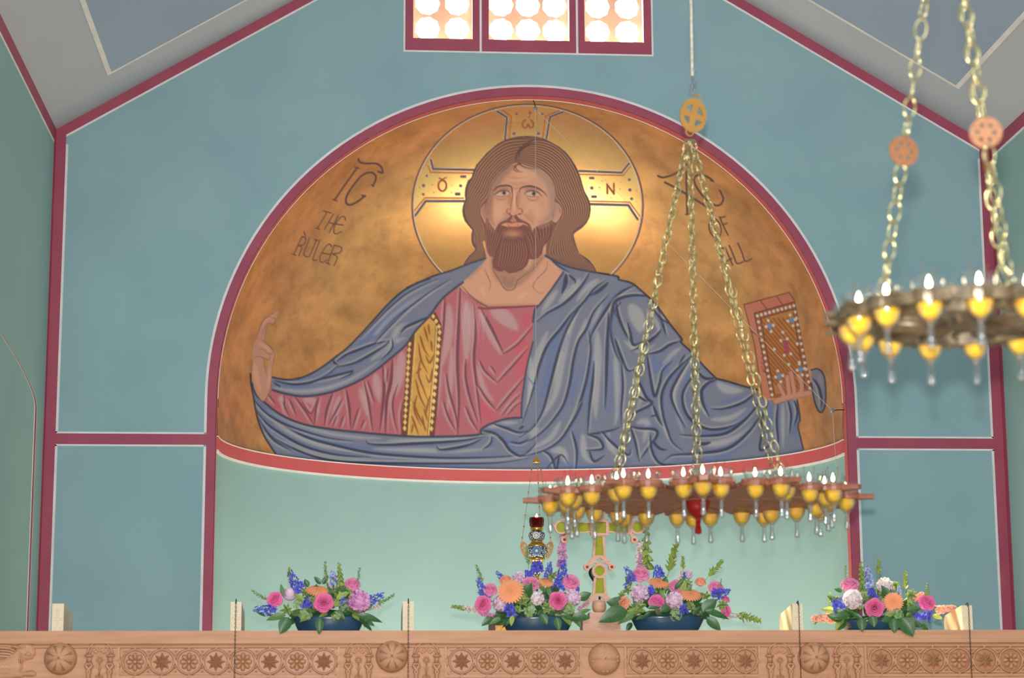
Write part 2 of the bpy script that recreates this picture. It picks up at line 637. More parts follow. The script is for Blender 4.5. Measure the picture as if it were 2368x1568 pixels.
BW, LW = 0.074, 0.017
for sg in (-1, 1):
    x0, x1, x2 = sg * WX, sg * (WX - BW), sg * (WX - BW - LW)
    zt1, zt2 = EAVE - 0.02, EAVE - 0.075
    # upright at the corner
    b = strip(MB(), [(x0, 0), (x0, EAVE)], [(x1, 0), (x1, EAVE - BW * 0.35)])
    kz = 0.5
    wl1 = strip(MB(), [(x1, 3.625), (x1, 0)], [(x2, 3.612), (x2, 0)])
    # the lines stop at the horizontal band
    wl2 = strip(MB(), [(x1, EAVE - 0.105), (x1, 3.70)], [(x2, EAVE - 0.112), (x2, 3.713)])
    trim([(b, 'red'), (wl1, 'white'), (wl2, 'white')])
    # gable band
    c = 1 / math.cos(math.atan(SLOPE))
    g = lambda d, x: RIDGE - abs(x) * SLOPE - d * c
    b = strip(MB(), [(sg * WX, g(0, WX)), (0, g(0, 0))], [(sg * WX, g(0.07, WX)), (0, g(0.07, 0))], y=-0.004)
    l1 = strip(MB(), [(x1, g(0.07, WX - BW)), (0, g(0.07, 0))], [(x1, g(0.085, WX - BW)), (0, g(0.085, 0))], y=-0.004)
    trim([(b, 'red'), (l1, 'white')])
    # horizontal band at the springing
    xa = ACX + sg * RO
    b = strip(MB(), [(x1, 3.625), (ACX + sg * RW, 3.625)], [(x1, 3.70), (ACX + sg * RW, 3.70)])
    l1 = strip(MB(), [(x1, 3.70), (xa, 3.70)], [(x1, 3.713), (xa, 3.713)])
    l2 = strip(MB(), [(x1, 3.612), (xa, 3.612)], [(x1, 3.625), (xa, 3.625)])
    trim([(b, 'red'), (l1, 'white'), (l2, 'white')])
    # corner and eaves bands on the side wall
    q = sg * (WX - 0.003)
    b = MB().box((min(q, sg * WX), -BW, 0), (max(q, sg * WX), 0, EAVE))
    b.box((min(q, sg * WX), YN, EAVE - 0.10), (max(q, sg * WX), -BW, EAVE))
    l1 = MB().box((min(q, sg * WX), YN, EAVE - 0.118), (max(q, sg * WX), -BW - 0.01, EAVE - 0.10))
    trim([(b, 'red'), (l1, 'white')])
    # recessed blue-grey field in the ceiling with its white line
    P0 = np.array([sg * WX, 0, EAVE])
    sl = np.array([-sg * math.cos(math.atan(SLOPE)), 0, math.sin(math.atan(SLOPE))])
    nn = np.array([sg * math.sin(math.atan(SLOPE)), 0, -0 + math.cos(math.atan(SLOPE))])
    pc = on_plane(*((257, 165) if sg < 0 else (2211, 196)), P0, nn)
    s0 = float(np.dot(pc - P0, sl))
    y0 = float(pc[1])
    s1 = 3.75
    y1 = YN + 0.5

    def quad(mb, sa, sb, ya, yb, dz):
        pts = [P0 + sl * sa + np.array([0, ya, 0]) - nn * dz, P0 + sl * sb + np.array([0, ya, 0]) - nn * dz,
               P0 + sl * sb + np.array([0, yb, 0]) - nn * dz, P0 + sl * sa + np.array([0, yb, 0]) - nn * dz]
        return mb.add([tuple(p) for p in pts], [(0, 1, 2, 3)])
    b = quad(MB(), s0, s1, y0, y1, 0.003)
    l = MB()
    quad(l, s0 - 0.035, s0, y0 + 0.035, y1, 0.004)
    quad(l, s0, s1, y0 + 0.035, y0, 0.004)
    trim([(b, 'ceilblue'), (l, 'white')])

# painted arch on the left wall
ap = [(0, 760), (18, 768), (36, 800), (48, 850), (57, 920), (64, 1010), (69, 1120), (71, 1240), (69, 1340), (63, 1452)]
pts = [on_x(x, y, -WX)[1:] for x, y in ap]
zt = max(p[1] for p in pts) + 0.02
yl = max(p[0] for p in pts)
yc = on_x(0, 760, -WX)[0] - 0.15
rad = yl - yc
zc = 3.80
zt = on_x(4, 757, -WX)[2]


def larch(r_):
    k = (r_ / rad)
    a = [(yc + r_ * math.cos(t), zc + (zt - zc) * k * math.sin(t)) for t in np.linspace(0, PI, 40)]
    return [(yc + r_, 0.0)] + a + [(yc - r_, 0.0)]


def wstrip(a, b, x):
    n = len(a)
    vs = [(x, p[0], p[1]) for p in a] + [(x, p[0], p[1]) for p in b] + [(-WX, p[0], p[1]) for p in a] + [(-WX, p[0], p[1]) for p in b]
    fs = [(i, i + 1, n + i + 1, n + i) for i in range(n - 1)] + [(2 * n + i, 2 * n + i + 1, i + 1, i) for i in range(n - 1)]
    return MB().add(vs, fs)


trim([(wstrip(larch(rad), larch(rad - 0.07), -WX + 0.003), 'red'), (wstrip(larch(rad + 0.015), larch(rad), -WX + 0.003), 'white'),
      (wstrip(larch(rad - 0.085), larch(rad - 0.07), -WX + 0.003), 'white')], 'painted red arch outline on the left wall')


# ---- apse
def ell(t, k=1.0, z=0.0):
    return (ACX + RF * k * math.cos(t), SOF + CB * k * math.sin(t), z)


NT = 72
T = np.linspace(PI, 0, NT)
vs = [ell(t, 1.0, 0.0) for t in T] + [ell(t, 1.0, CZ1 + 0.01) for t in T]
fs = [(i, i + 1, NT + i + 1, NT + i) for i in range(NT - 1)]
struct(MB().add(vs, fs).build('wall_apse', 'mint', smooth=True))


def band(z0, z1, k0, k1, mt, name, parent=None):
    vs = []
    for z, k in ((z0, 1.0), (z0, k0), (z1, k1), (z1, 1.0)):
        vs += [ell(t, k, z) for t in T]
    fs = []
    for j in range(3):
        fs += [(j * NT + i, j * NT + i + 1, (j + 1) * NT + i + 1, (j + 1) * NT + i) for i in range(NT - 1)]
    for e in (0, NT - 1):
        fs.append((e, NT + e, 2 * NT + e, 3 * NT + e))
    return MB().add(vs, fs)


trim([(band(CZ0, CZ1, 0.994, 0.994, 0, 0), 'redlit'), (band(CZ0 - 0.016, CZ0, 0.993, 0.993, 0, 0), 'white'),
      (band(CZ1, CZ1 + 0.008, 0.993, 0.993, 0, 0), 'white')], 'red cornice band curving round the apse under the mural')
# thin white line where dome meets soffit
ln = MB().tube([(p[0] * 1.0 + (0 if True else 0), SOF, p[1]) for p in [(ACX + (RF - 0.002) * math.cos(t), ACZ + (RF - 0.002) * math.sin(t)) for t in np.linspace(PI, 0, 80)]], 0.005, 5)
trim([(ln, 'white')])


# gold-coloured half dome (plaster carrying the mural)
def dome(k=1.0, nt=72, nz=40):
    vs, fs = [], []
    zs = [(CZ1, 1.0)] + [(ACZ + RF * k * math.sin(p), math.cos(p)) for p in np.linspace(0, PI / 2 - 0.001, nz)]
    TT = np.linspace(PI, 0, nt)
    for z, kk in zs:
        vs += [(ACX + RF * k * kk * math.cos(t), SOF + CB * k * kk * math.sin(t), z) for t in TT]
    for j in range(len(zs) - 1):
        fs += [(j * nt + i, j * nt + i + 1, (j + 1) * nt + i + 1, (j + 1) * nt + i) for i in range(nt - 1)]
    return vs, fs


# ---- window: red surround with white lines, pierced screens and daylit rosette panes
xl, xr = on_y(937, 116)[0], on_y(1507, 127)[0]
zlo = (on_y(937, 117)[2] + on_y(1507, 126)[2]) / 2
zhi = WINR[0][3] + 0.08
win = struct(MB().prism([(xl, zlo), (xr, zlo), (xr, zhi), (xl, zhi)], holes, 0.004, Matrix.Translation((0, -0.004, 0))).build('window_1', 'red'),
             'three-light window with red surround and pierced rosette screens')
l = MB()
l.box((xl - 0.013, -0.006, zlo - 0.013), (xr + 0.013, 0, zlo))
l.box((xl - 0.013, -0.006, zlo), (xl, 0, zhi))
l.box((xr, -0.006, zlo), (xr + 0.013, 0, zhi))
for a, b in ((0, 1), (1, 2)):
    xm = (WINR[a][1] + WINR[b][0]) / 2
    l.box((xm - 0.008, -0.007, zlo), (xm + 0.008, -0.0035, zhi))
l.build('white_line', 'white', win)
for wi, (a, b, c, d) in enumerate(WINR):
    nx = 3 if wi == 1 else 2
    px = (b - a) / nx
    hs, cs = [], []
    for i in range(nx):
        for j in range(rows[wi]):
            cx, cz = a + px * (i + 0.5), c + 0.012 + PITCHW * (j + 0.5)
            hp = []
            for k in range(64):
                t = 2 * PI * k / 64
                r_ = PITCHW * 0.452 * (1 + 0.035 * math.cos(9 * t))
                hp.append((cx + r_ * math.cos(t), cz + r_ * math.sin(t)))
            hs.append(hp)
            cs.append((cx, cz))
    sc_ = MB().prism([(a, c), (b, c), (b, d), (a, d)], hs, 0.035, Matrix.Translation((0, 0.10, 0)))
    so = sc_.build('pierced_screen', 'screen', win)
    for cx, cz in cs:
        MB().prism(circle(cx, cz, PITCHW * 0.475, 28), (), 0.004, Matrix.Translation((0, 0.136, 0))).build('pane', 'pane', so)
    # lit reveals
    rv = MB()
    for q in ([(a, 0, c), (b, 0, c), (b, 0.3, c), (a, 0.3, c)], [(a, 0, c), (a, 0.3, c), (a, 0.3, d), (a, 0, d)], [(b, 0, c), (b, 0, d), (b, 0.3, d), (b, 0.3, c)]):
        sft = 0.001
        rv.add(q, [(0, 1, 2, 3)], Matrix.Translation(((sft if q[0][0] == a and q[1][0] == a else (-sft if q[0][0] == b else 0)), 0, (sft if q[2][2] == c else 0))))
    rv.build('reveal', 'white', win)

# ================================================================== the mural on the half dome
# The painting is drawn here with fills and brush strokes (coordinates read off the photograph) and carried by a
# fine mesh that lies on the dome itself.
OX, OY, CW, CH = 484, 192, 1490, 915
SS = 1
IMG = np.zeros((CH, CW, 3))
GOLD = np.full((CH, CW), 0.8)
LAB = np.ones((CH, CW), np.int16)
GX, GY = np.meshgrid(np.arange(CW) + OX + 0.5, np.arange(CH) + OY + 0.5)


def tr(ox, oy, s):
    return lambda pts: [(ox + x / s, oy + y / s) for x, y in pts]


C1, C2, C3, C4, C5 = tr(900, 180, 2.903), tr(480, 300, 3.136), tr(480, 640, 3.116), tr(1200, 560, 2.704), tr(1480, 340, 3.734)
CF, CBK, CHD = tr(1060, 310, 4.6125), tr(1700, 660, 3.735), tr(560, 700, 6.03)


def bbox(P, pad):
    P = np.array(P)
    x0 = int(max(0, math.floor(P[:, 0].min() - pad - OX)))
    x1 = int(min(CW, math.ceil(P[:, 0].max() + pad - OX) + 1))
    y0 = int(max(0, math.floor(P[:, 1].min() - pad - OY)))
    y1 = int(min(CH, math.ceil(P[:, 1].max() + pad - OY) + 1))
    return x0, x1, y0, y1


def blend(sl, cov, color, lab=None, gold=None, clip=None, labthr=0.5):
    if clip is not None:
        cov = cov * np.isin(LAB[sl], clip)
    c = np.asarray(color, float)
    IMG[sl] = IMG[sl] * (1 - cov[..., None]) + c * cov[..., None]
    if gold is not None:
        GOLD[sl] = GOLD[sl] * (1 - cov) + gold * cov
    if lab is not None:
        q = LAB[sl]
        q[cov > labthr] = lab
        LAB[sl] = q


def fill(P, color, lab=None, gold=0.0, smooth=0, clip=None, alpha=1.0):
    if smooth:
        P = smoothline(P, smooth, True)
    P = np.array(P)
    x0, x1, y0, y1 = bbox(P, 2)
    if x1 <= x0 or y1 <= y0:
        return
    sl = (slice(y0, y1), slice(x0, x1))
    cov = np.zeros((y1 - y0, x1 - x0))
    for dx in (-0.25, 0.25):
        for dy in (-0.25, 0.25):
            cov += inside(GX[sl] + dx, GY[sl] + dy, P)
    blend(sl, cov / 4 * alpha, color, lab, gold, clip)


def stroke(P, w, color, soft=1.3, alpha=1.0, taper='both', lab=None, gold=None, clip=None, k=6, smooth=True):
    P = np.array(P, float)
    if smooth and len(P) > 2:
        P = smoothline(P, k)
    x0, x1, y0, y1 = bbox(P, w / 2 + soft + 1)
    if x1 <= x0 or y1 <= y0:
        return
    sl = (slice(y0, y1), slice(x0, x1))
    X, Y = GX[sl], GY[sl]
    n = len(P)
    seg = np.hypot(*np.diff(P, axis=0).T)
    cum = np.r_[0, np.cumsum(seg)] / max(seg.sum(), 1e-9)
    best = np.full(X.shape, -1e9)
    for i in range(n - 1):
        ax, ay = P[i]
        bx_, by_ = P[i + 1] - P[i]
        L2 = bx_ * bx_ + by_ * by_
        if L2 < 1e-9:
            continue
        t = np.clip(((X - ax) * bx_ + (Y - ay) * by_) / L2, 0, 1)
        d = np.hypot(X - ax - t * bx_, Y - ay - t * by_)
        g = cum[i] + t * (cum[i + 1] - cum[i])
        if taper == 'both':
            ww = w * (0.12 + 0.88 * np.sin(PI * np.clip(g, 0, 1) ** 0.8) ** 0.75)
        elif taper == 'end':
            ww = w * (1 - 0.75 * g)
        elif taper == 'start':
            ww = w * (0.25 + 0.75 * g)
        else:
            ww = w
        best = np.maximum(best, ww / 2 - d)
    cov = np.clip(best / soft + 0.5, 0, 1)
    cov = cov * cov * (3 - 2 * cov) if soft > 2 else cov
    blend(sl, cov * alpha, color, lab, gold, clip)


def offs(P, d):
    P = np.array(P, float)
    P = smoothline(P, 4) if len(P) > 2 else P
    t = np.gradient(P, axis=0)
    l = np.hypot(t[:, 0], t[:, 1])[:, None] + 1e-9
    nrm = np.c_[-t[:, 1], t[:, 0]] / l
    return P + nrm * d


def spot(cx, cy, rx, ry, color, alpha=1.0, soft=1.0, lab=None, gold=0.0, clip=None):
    x0, x1, y0, y1 = bbox([(cx - rx, cy - ry), (cx + rx, cy + ry)], soft + 2)
    if x1 <= x0 or y1 <= y0:
        return
    sl = (slice(y0, y1), slice(x0, x1))
    d = np.hypot((GX[sl] - cx) / rx, (GY[sl] - cy) / ry)
    cov = np.clip((1 - d) / soft * 1.0 + (0.0 if soft >= 0.5 else 0.5), 0, 1)
    cov = cov * cov * (3 - 2 * cov)
    blend(sl, cov * alpha, color, lab, gold, clip)


GR, HA, HR, FC, BD, TU, RB, HD, BK, H2, LT, CV, LT2 = 1, 2, 3, 4, 5, 6, 7, 8, 9, 10, 11, 12, 13
GOLDC = np.array([212, 152, 98.])
IMG[:] = GOLDC

INK = (88, 60, 58)
# ---- lettering
q = dict(lab=LT, gold=0.0, taper=None, soft=1.2)


def ink(T_, pts, w=5.0):
    stroke(T_(pts), w, INK, **q)


ink(C2, [(1085, 275), (1000, 395), (920, 510)], 4.6)
ink(C2, [(1065, 268), (1100, 282)], 3); ink(C2, [(905, 503), (940, 517)], 3)
ink(C2, [(1200, 405), (1222, 350), (1195, 312), (1130, 325), (1060, 400), (1010, 480), (1005, 530), (1035, 545), (1090, 520), (1140, 480)], 5.2)
ink(C2, [(1185, 400), (1205, 410)], 3); ink(C2, [(1118, 476), (1145, 482)], 4)
ink(C2, [(1095, 213), (1105, 235), (1150, 245), (1220, 245), (1258, 270), (1270, 312), (1238, 303)], 5.2)
for p in ([(840, 590), (895, 603)], [(866, 598), (797, 715)], [(785, 712), (810, 722)], [(912, 612), (848, 722)], [(948, 622), (882, 745)], [(880, 672), (918, 684)],
          [(1000, 655), (992, 630), (962, 638), (925, 690), (915, 740), (935, 755), (972, 738)], [(930, 685), (985, 692)],
          [(685, 775), (625, 905)], [(615, 903), (640, 910)], [(690, 775), (712, 790), (700, 830), (663, 842)], [(675, 843), (682, 860), (662, 915)],
          [(740, 785), (700, 890), (706, 915), (728, 920), (745, 905), (790, 798)], [(775, 795), (800, 803)],
          [(815, 800), (765, 935), (792, 946)], [(900, 850), (887, 830), (860, 845), (820, 910), (815, 950), (835, 962), (866, 945)], [(835, 895), (890, 905)],
          [(920, 835), (870, 970)], [(860, 966), (885, 975)], [(920, 838), (972, 855), (958, 892), (903, 900)], [(910, 903), (940, 925), (918, 985)], [(700, 740), (710, 770)]):
    ink(C2, p, 3.0)
ink(C5, [(155, 248), (175, 258), (205, 262), (270, 245), (345, 205), (400, 150)], 5)
ink(C5, [(215, 305), (330, 365), (470, 450), (590, 522)], 5)
ink(C5, [(400, 215), (402, 350), (408, 580)], 5); ink(C5, [(392, 583), (425, 578)], 3)
ink(C5, [(632, 295), (590, 262), (520, 240), (470, 265), (480, 330), (540, 420), (600, 475), (660, 505), (702, 490), (718, 440), (688, 375)], 5)
ink(C5, [(610, 290), (635, 297)], 3)
ink(C5, [(650, 620), (610, 640), (595, 690), (615, 750), (655, 782), (690, 765), (700, 715), (685, 655), (650, 620)], 3.6)
for p in ([(688, 605), (725, 690), (760, 760)], [(690, 612), (735, 600)], [(715, 672), (748, 660)], [(770, 850), (805, 930), (838, 1005), (890, 990)], [(845, 830), (880, 910), (908, 985), (962, 966)],
          [(735, 868), (770, 950), (800, 1020)], [(730, 875), (690, 872), (682, 905), (735, 985)], [(735, 990), (790, 965)]):
    ink(C5, p, 3.8)

LAB[:, 1400 - OX:][LAB[:, 1400 - OX:] == LT] = LT2

# ---- halo
HC, HRX, HRY = (1220, 476), 265, 233
hal = [(HC[0] + HRX * math.cos(t), HC[1] + HRY * math.sin(t)) for t in np.linspace(0, 2 * PI, 120, endpoint=False)]
fill(hal, (216, 162, 104), HA, 1.0)
CROSSC = (222, 172, 108)
arms = [C1([(270, 550), (290, 632), (570, 640), (505, 810), (243, 808), (165, 905), (150, 730)]),
        C1([(740, 200), (808, 262), (795, 430), (1040, 430), (1068, 262), (1155, 205), (940, 170)]),
        C1([(1270, 640), (1565, 648), (1618, 580), (1720, 740), (1672, 940), (1612, 840), (1345, 838)])]
for a in arms:
    fill(a, CROSSC, None, 1.0, clip=[HA])
NAVY, CRIM = (66, 66, 92), (150, 66, 56)
for p in ([(280, 550), (295, 612), (570, 618)], [(175, 925), (245, 828), (505, 828)], [(725, 225), (790, 265), (778, 415)], [(1170, 228), (1080, 262), (1055, 410)],
          [(1275, 625), (1560, 637), (1610, 575)], [(1350, 848), (1605, 855), (1668, 950)]):
    stroke(C1(p), 6.5, (190, 170, 150), 1.2, 0.8, None, gold=0, clip=[HA], smooth=False)
    stroke(C1(p), 4.0, NAVY, 1.0, 1, None, gold=0, clip=[HA], smooth=False)
for p in ([(260, 590), (278, 635), (560, 640)], [(170, 890), (240, 806), (500, 808)], [(760, 215), (822, 262), (805, 410)], [(1140, 220), (1050, 258), (1030, 405)],
          [(1280, 648), (1570, 655), (1620, 595)], [(1345, 828), (1615, 835), (1680, 925)]):
    stroke(C1(p), 2.2, CRIM, 1.0, 1, None, gold=0, clip=[HA], smooth=False)
for p in ([(497, 663), (20, 8)], [(460, 780), (18, 9)], [(1360, 673), (18, 8)], [(1375, 797), (18, 8)], [(838, 374), (11, 9)], [(1002, 374), (10, 9)]):
    (cx, cy), (a_, b_) = p
    fill(C1([(cx - a_, cy - b_), (cx + a_, cy - b_), (cx + a_, cy + b_), (cx - a_, cy + b_)]), (92, 80, 108), gold=0)
for cx, cy, r_ in ((252, 658, 10), (231, 724, 13), (229, 782, 11), (480, 725, 12), (1360, 739, 13), (1612, 684, 12), (1616, 752, 14), (1628, 812, 12), (855, 242, 11), (945, 235, 11), (1028, 243, 11)):
    x, y = C1([(cx, cy)])[0]
    fill([(x - r_ / 2.9, y), (x, y - r_ / 2.9), (x + r_ / 2.9, y), (x, y + r_ / 2.9)], (92, 80, 108), gold=0)
for cx, cy in ((290, 718), (418, 720), (530, 688), (300, 770), (192, 798), (420, 770), (385, 670), (205, 735), (1412, 737), (1548, 748), (1490, 805), (1430, 690), (1560, 700), (1660, 830), (1650, 690), (1660, 760), (860, 300), (1010, 310), (870, 345), (990, 345), (880, 270), (990, 270), (930, 365), (850, 218), (905, 215), (985, 212), (1060, 225)):
    x, y = C1([(cx, cy)])[0]
    spot(x, y, 2.0, 2.0, (132, 122, 128), 0.9, 0.6, gold=0)
LC = (136, 66, 52)
stroke(C1([(357 + 27 * math.cos(t), 724 + 36 * math.sin(t)) for t in np.linspace(0, 2 * PI, 20)]), 3.6, LC, 1, 1, None, gold=0)
stroke(C1([(335, 672), (355, 682), (376, 672)]), 2.6, LC, 1, 1, None, gold=0)
for p in ([(1464, 715), (1465, 777)], [(1462, 715), (1508, 777)], [(1508, 710), (1508, 780)]):
    stroke(C1(p), 3.6, LC, 1, 1, None, gold=0)
stroke(C1([(915, 282), (895, 305), (902, 332), (922, 334), (932, 312), (944, 334), (964, 328), (968, 305), (952, 285)]), 3.2, LC, 1, 1, None, gold=0)
stroke(C1([(935, 270), (945, 255)]), 2.2, LC, 1, 1, None, gold=0)
stroke(hal + [hal[0]], 5.0, (190, 168, 150), 1.2, 0.9, None, gold=0, smooth=False)
hal2 = [(HC[0] + (HRX + 2.0) * math.cos(t), HC[1] + (HRY + 2.0) * math.sin(t)) for t in np.linspace(0, 2 * PI, 120)]
stroke(hal2, 3.4, (92, 60, 62), 1.2, 1, None, gold=0, smooth=False)

# ---- tunic (red) under everything
RED, RDK, RLT, RSAT = (160, 88, 94), (104, 58, 68), (166, 136, 134), (172, 78, 88)
tun = C3([(400, 880), (455, 800), (700, 850), (980, 790), (1230, 640), (1430, 470), (1600, 260), (1800, 60), (1850, 60), (1900, 150), (1990, 215), (2368, 205), (2400, 300), (2368, 1080),
          (2000, 1160), (1500, 1175), (900, 1120), (560, 1040), (440, 930)])
fill(tun, RED, TU)
for p, w_ in (([(1740, 200), (1735, 420), (1690, 640)], 22), ([(1865, 180), (1870, 420), (1860, 620)], 24), ([(1760, 500), (1750, 800), (1720, 1000)], 12), ([(2050, 240), (2150, 300), (2230, 380)], 34),
              ([(1960, 250), (2040, 430), (2110, 560)], 14), ([(1400, 540), (1385, 700), (1350, 860)], 24), ([(1210, 700), (1225, 820), (1240, 900)], 20), ([(1100, 800), (1130, 900), (1150, 1000)], 16),
              ([(950, 860), (920, 960), (900, 1040)], 14), ([(690, 880), (760, 900), (800, 980)], 16), ([(520, 860), (560, 930)], 16), ([(1940, 640), (1990, 800), (2060, 900)], 12), ([(1680, 560), (1670, 760), (1650, 1000)], 10)):
    stroke(C3(p), w_, RLT, 10, 0.75, 'both', clip=[TU])
for p, w_ in (([(2200, 420), (2280, 560), (2240, 760)], 40), ([(1960, 900), (2080, 1050)], 30), ([(1300, 850), (1290, 1080)], 16), ([(1020, 900), (1000, 1060)], 16), ([(760, 920), (740, 1020)], 14), ([(480, 900), (540, 970)], 14), ([(2300, 260), (2340, 420)], 30)):
    stroke(C3(p), w_, RSAT, 12, 0.8, 'both', clip=[TU])
tl = [([(1822, 70), (1812, 300), (1800, 600), (1812, 900), (1802, 1140)], 6.5, 1), ([(1922, 200), (1932, 400), (1920, 600), (1942, 800), (1972, 1060)], 5.5, 1), ([(1712, 150), (1702, 330), (1690, 500)], 4.5, 1),
      ([(1970, 230), (2050, 380), (2135, 555)], 6, 1), ([(2135, 555), (2240, 480), (2350, 350)], 4, 0), ([(1960, 600), (2000, 680), (2090, 762)], 4, 1), ([(2090, 762), (2200, 640), (2315, 510)], 4, 0),
      ([(1950, 780), (2010, 880), (2085, 965)], 4, 1), ([(2085, 965), (2180, 850), (2290, 720)], 4, 0), ([(2120, 1000), (2200, 900), (2262, 840)], 3.2, 0), ([(1720, 690), (1742, 830), (1790, 1000), (1802, 1110)], 4.5, 1),
      ([(1862, 590), (1860, 720), (1890, 870), (1950, 1050)], 5, 1), ([(1700, 890), (1732, 1000), (1790, 1110)], 4, 1), ([(1860, 930), (1900, 1030), (1950, 1110)], 4, 1), ([(2160, 1000), (2220, 930), (2270, 900)], 3, 0),
      ([(440, 850), (490, 915)], 3, 1), ([(550, 850), (560, 985)], 3, 1), ([(630, 865), (700, 960), (765, 1065)], 4, 1), ([(590, 880), (640, 1000)], 3, 1), ([(802, 865), (780, 960), (770, 1065)], 4, 0), ([(902, 835), (860, 960), (840, 1075)], 5, 0),
      ([(1000, 810), (1022, 950), (1032, 1095)], 5, 1), ([(970, 880), (920, 980), (872, 1065)], 4, 0), ([(1130, 750), (1160, 900), (1192, 1115)], 4.5, 1), ([(1092, 940), (1062, 1030), (1042, 1095)], 3.5, 0), ([(1262, 640), (1272, 800), (1260, 950), (1240, 1115)], 6, 0),
      ([(1152, 745), (1205, 910)], 3.5, 1), ([(1332, 590), (1322, 750), (1290, 900), (1282, 1125)], 7, 0), ([(1372, 770), (1335, 900), (1345, 1020), (1372, 1120)], 3.5, 1), ([(680, 900), (745, 985), (790, 880)], 2.6, 0), ([(1130, 1030), (1100, 1100)], 3, 0),
      ([(1410, 900), (1395, 1000), (1400, 1120)], 3.5, 1), ([(930, 1000), (900, 1080)], 3, 0), ([(2040, 640), (2080, 700)], 3, 1), ([(1300, 660), (1290, 760)], 3, 1), ([(980, 1000), (950, 1090)], 3, 0), ([(540, 900), (590, 1010)], 2.6, 1)]
for p, w_, sd in tl:
    P = C3(p)
    stroke(offs(P, (5 if sd else -5)), 5.5, RLT, 5, 0.7, 'both', clip=[TU])
    stroke(P, w_ * 1.15, RDK, 1.6, 0.95, 'both', clip=[TU])
# hatched light on the collar
for i in range(26):
    x = 1830 + i * 7
    stroke(C3([(x, 110 + i * 6), (x - 12, 330 + (i % 5) * 40)]), 1.4, (184, 160, 156), 1.2, 0.45, 'both', clip=[TU])
# gold stripe (clavus) with diamonds
band_ = C3([(1500, 400), (1560, 335), (1600, 300), (1640, 330), (1652, 400), (1640, 600), (1612, 900), (1592, 1150), (1445, 1150), (1465, 900), (1485, 620)])
lb = C3([(1440, 470), (1505, 390), (1485, 640), (1465, 900), (1447, 1150), (1395, 1150), (1410, 950), (1428, 700)])
rb = C3([(1605, 285), (1640, 250), (1685, 340), (1690, 430), (1672, 700), (1655, 950), (1635, 1150), (1585, 1150), (1612, 850), (1640, 560), (1650, 380)])
BRN = (104, 58, 46)
for p in (lb, rb):
    fill(p, BRN, CV)
fill(band_, (206, 154, 82), CV, 0.5)
for i in range(15):
    t = i / 14
    for a, b, n0 in (((1455, 483), (1420, 1092), 2), ((1672, 400), (1613, 1095), 2)):
        x, y = C3([(a[0] + (b[0] - a[0]) * t, a[1] + (b[1] - a[1]) * t)])[0]
        if i < 14 or True:
            fill([(x - 4.6, y), (x, y - 7.2), (x + 4.6, y), (x, y + 7.2)], (220, 184, 112), CV, 0.45)
for cx, cy in ((1626, 286), (1647, 320), (1667, 358)):
    x, y = C3([(cx, cy)])[0]
    fill([(x - 4.6, y), (x, y - 6), (x + 4.6, y), (x, y + 6)], (220, 184, 112), CV, 0.45)
for p in ([(1500, 400), (1485, 620), (1465, 900), (1445, 1150)], [(1650, 360), (1640, 600), (1612, 900), (1592, 1150)]):
    stroke(C3(p), 3.4, (220, 180, 104), 1, 1, None, gold=0.5, clip=[CV])
    stroke(offs(C3(p), 2.6), 1.4, (120, 66, 44), 1, 1, None, clip=[CV])
for p in ([(1530, 420), (1560, 520), (1600, 580)], [(1560, 360), (1590, 470)], [(1590, 340), (1600, 420)], [(1520, 480), (1540, 600), (1590, 700)], [(1630, 560), (1600, 620), (1570, 560)], [(1540, 580), (1520, 700), (1560, 820), (1590, 900)],
          [(1620, 660), (1600, 760), (1570, 700)], [(1500, 740), (1530, 860), (1580, 960)], [(1510, 850), (1490, 960), (1540, 1080)], [(1480, 900), (1520, 1000), (1580, 1110)], [(1600, 860), (1570, 1000)], [(1470, 1000), (1500, 1080), (1520, 1140)],
          [(1540, 660), (1500, 700)], [(1560, 950), (1585, 1040)], [(1480, 1060), (1470, 1130)], [(1610, 460), (1620, 540)], [(1545, 1000), (1570, 1120)]):
    stroke(C3(p), 4.6, (146, 86, 50), 1.4, 0.95, 'both', clip=[CV])

# ---- skin of neck and chest
SK, SKD, SKL = (186, 132, 108), (128, 88, 74), (198, 146, 120)
neck = C1([(640, 1150), (640, 1205), (585, 1255), (520, 1310), (455, 1385), (510, 1440), (580, 1490), (660, 1537), (800, 1540), (992, 1528), (1060, 1460), (1150, 1370), (1200, 1300), (1100, 1195), (1040, 1080), (660, 1080)])
fill(neck, SK, FC)
for p, w_, a_ in (([(700, 1180), (720, 1260), (760, 1330), (830, 1360), (900, 1320), (980, 1250), (1040, 1190)], 34, 0.65), ([(770, 1340), (800, 1390), (830, 1340)], 18, 0.8), ([(520, 1350), (600, 1270), (650, 1210)], 10, 0.5), ([(560, 1480), (660, 1530), (800, 1532), (980, 1522)], 8, 0.5)):
    stroke(C1(p), w_, (136, 100, 82), 12, a_, 'both', clip=[FC])
for p, w_ in (([(640, 1280), (660, 1330), (680, 1380), (668, 1432)], 1.8), ([(690, 1215), (704, 1300), (742, 1360), (762, 1400), (792, 1425), (832, 1420), (852, 1390), (862, 1360), (902, 1330), (962, 1290), (1002, 1240), (1030, 1205)], 2.6), ([(1062, 1230), (1052, 1290), (1002, 1340), (966, 1390), (976, 1420), (1010, 1446), (1042, 1440)], 1.8), ([(480, 1388), (560, 1475), (650, 1532), (700, 1540), (990, 1528)], 4)):
    stroke(C1(p), w_, (112, 74, 66), 1.6, 0.85, 'both')
for p in ([(620, 1400), (640, 1470)], [(860, 1480), (940, 1440)], [(900, 1290), (960, 1240)]):
    stroke(C1(p), 12, SKL, 8, 0.5, 'both', clip=[FC])
stroke(C1([(600, 1545), (700, 1548), (1000, 1530)]), 4, (120, 52, 56), 1.4, 0.9, None)

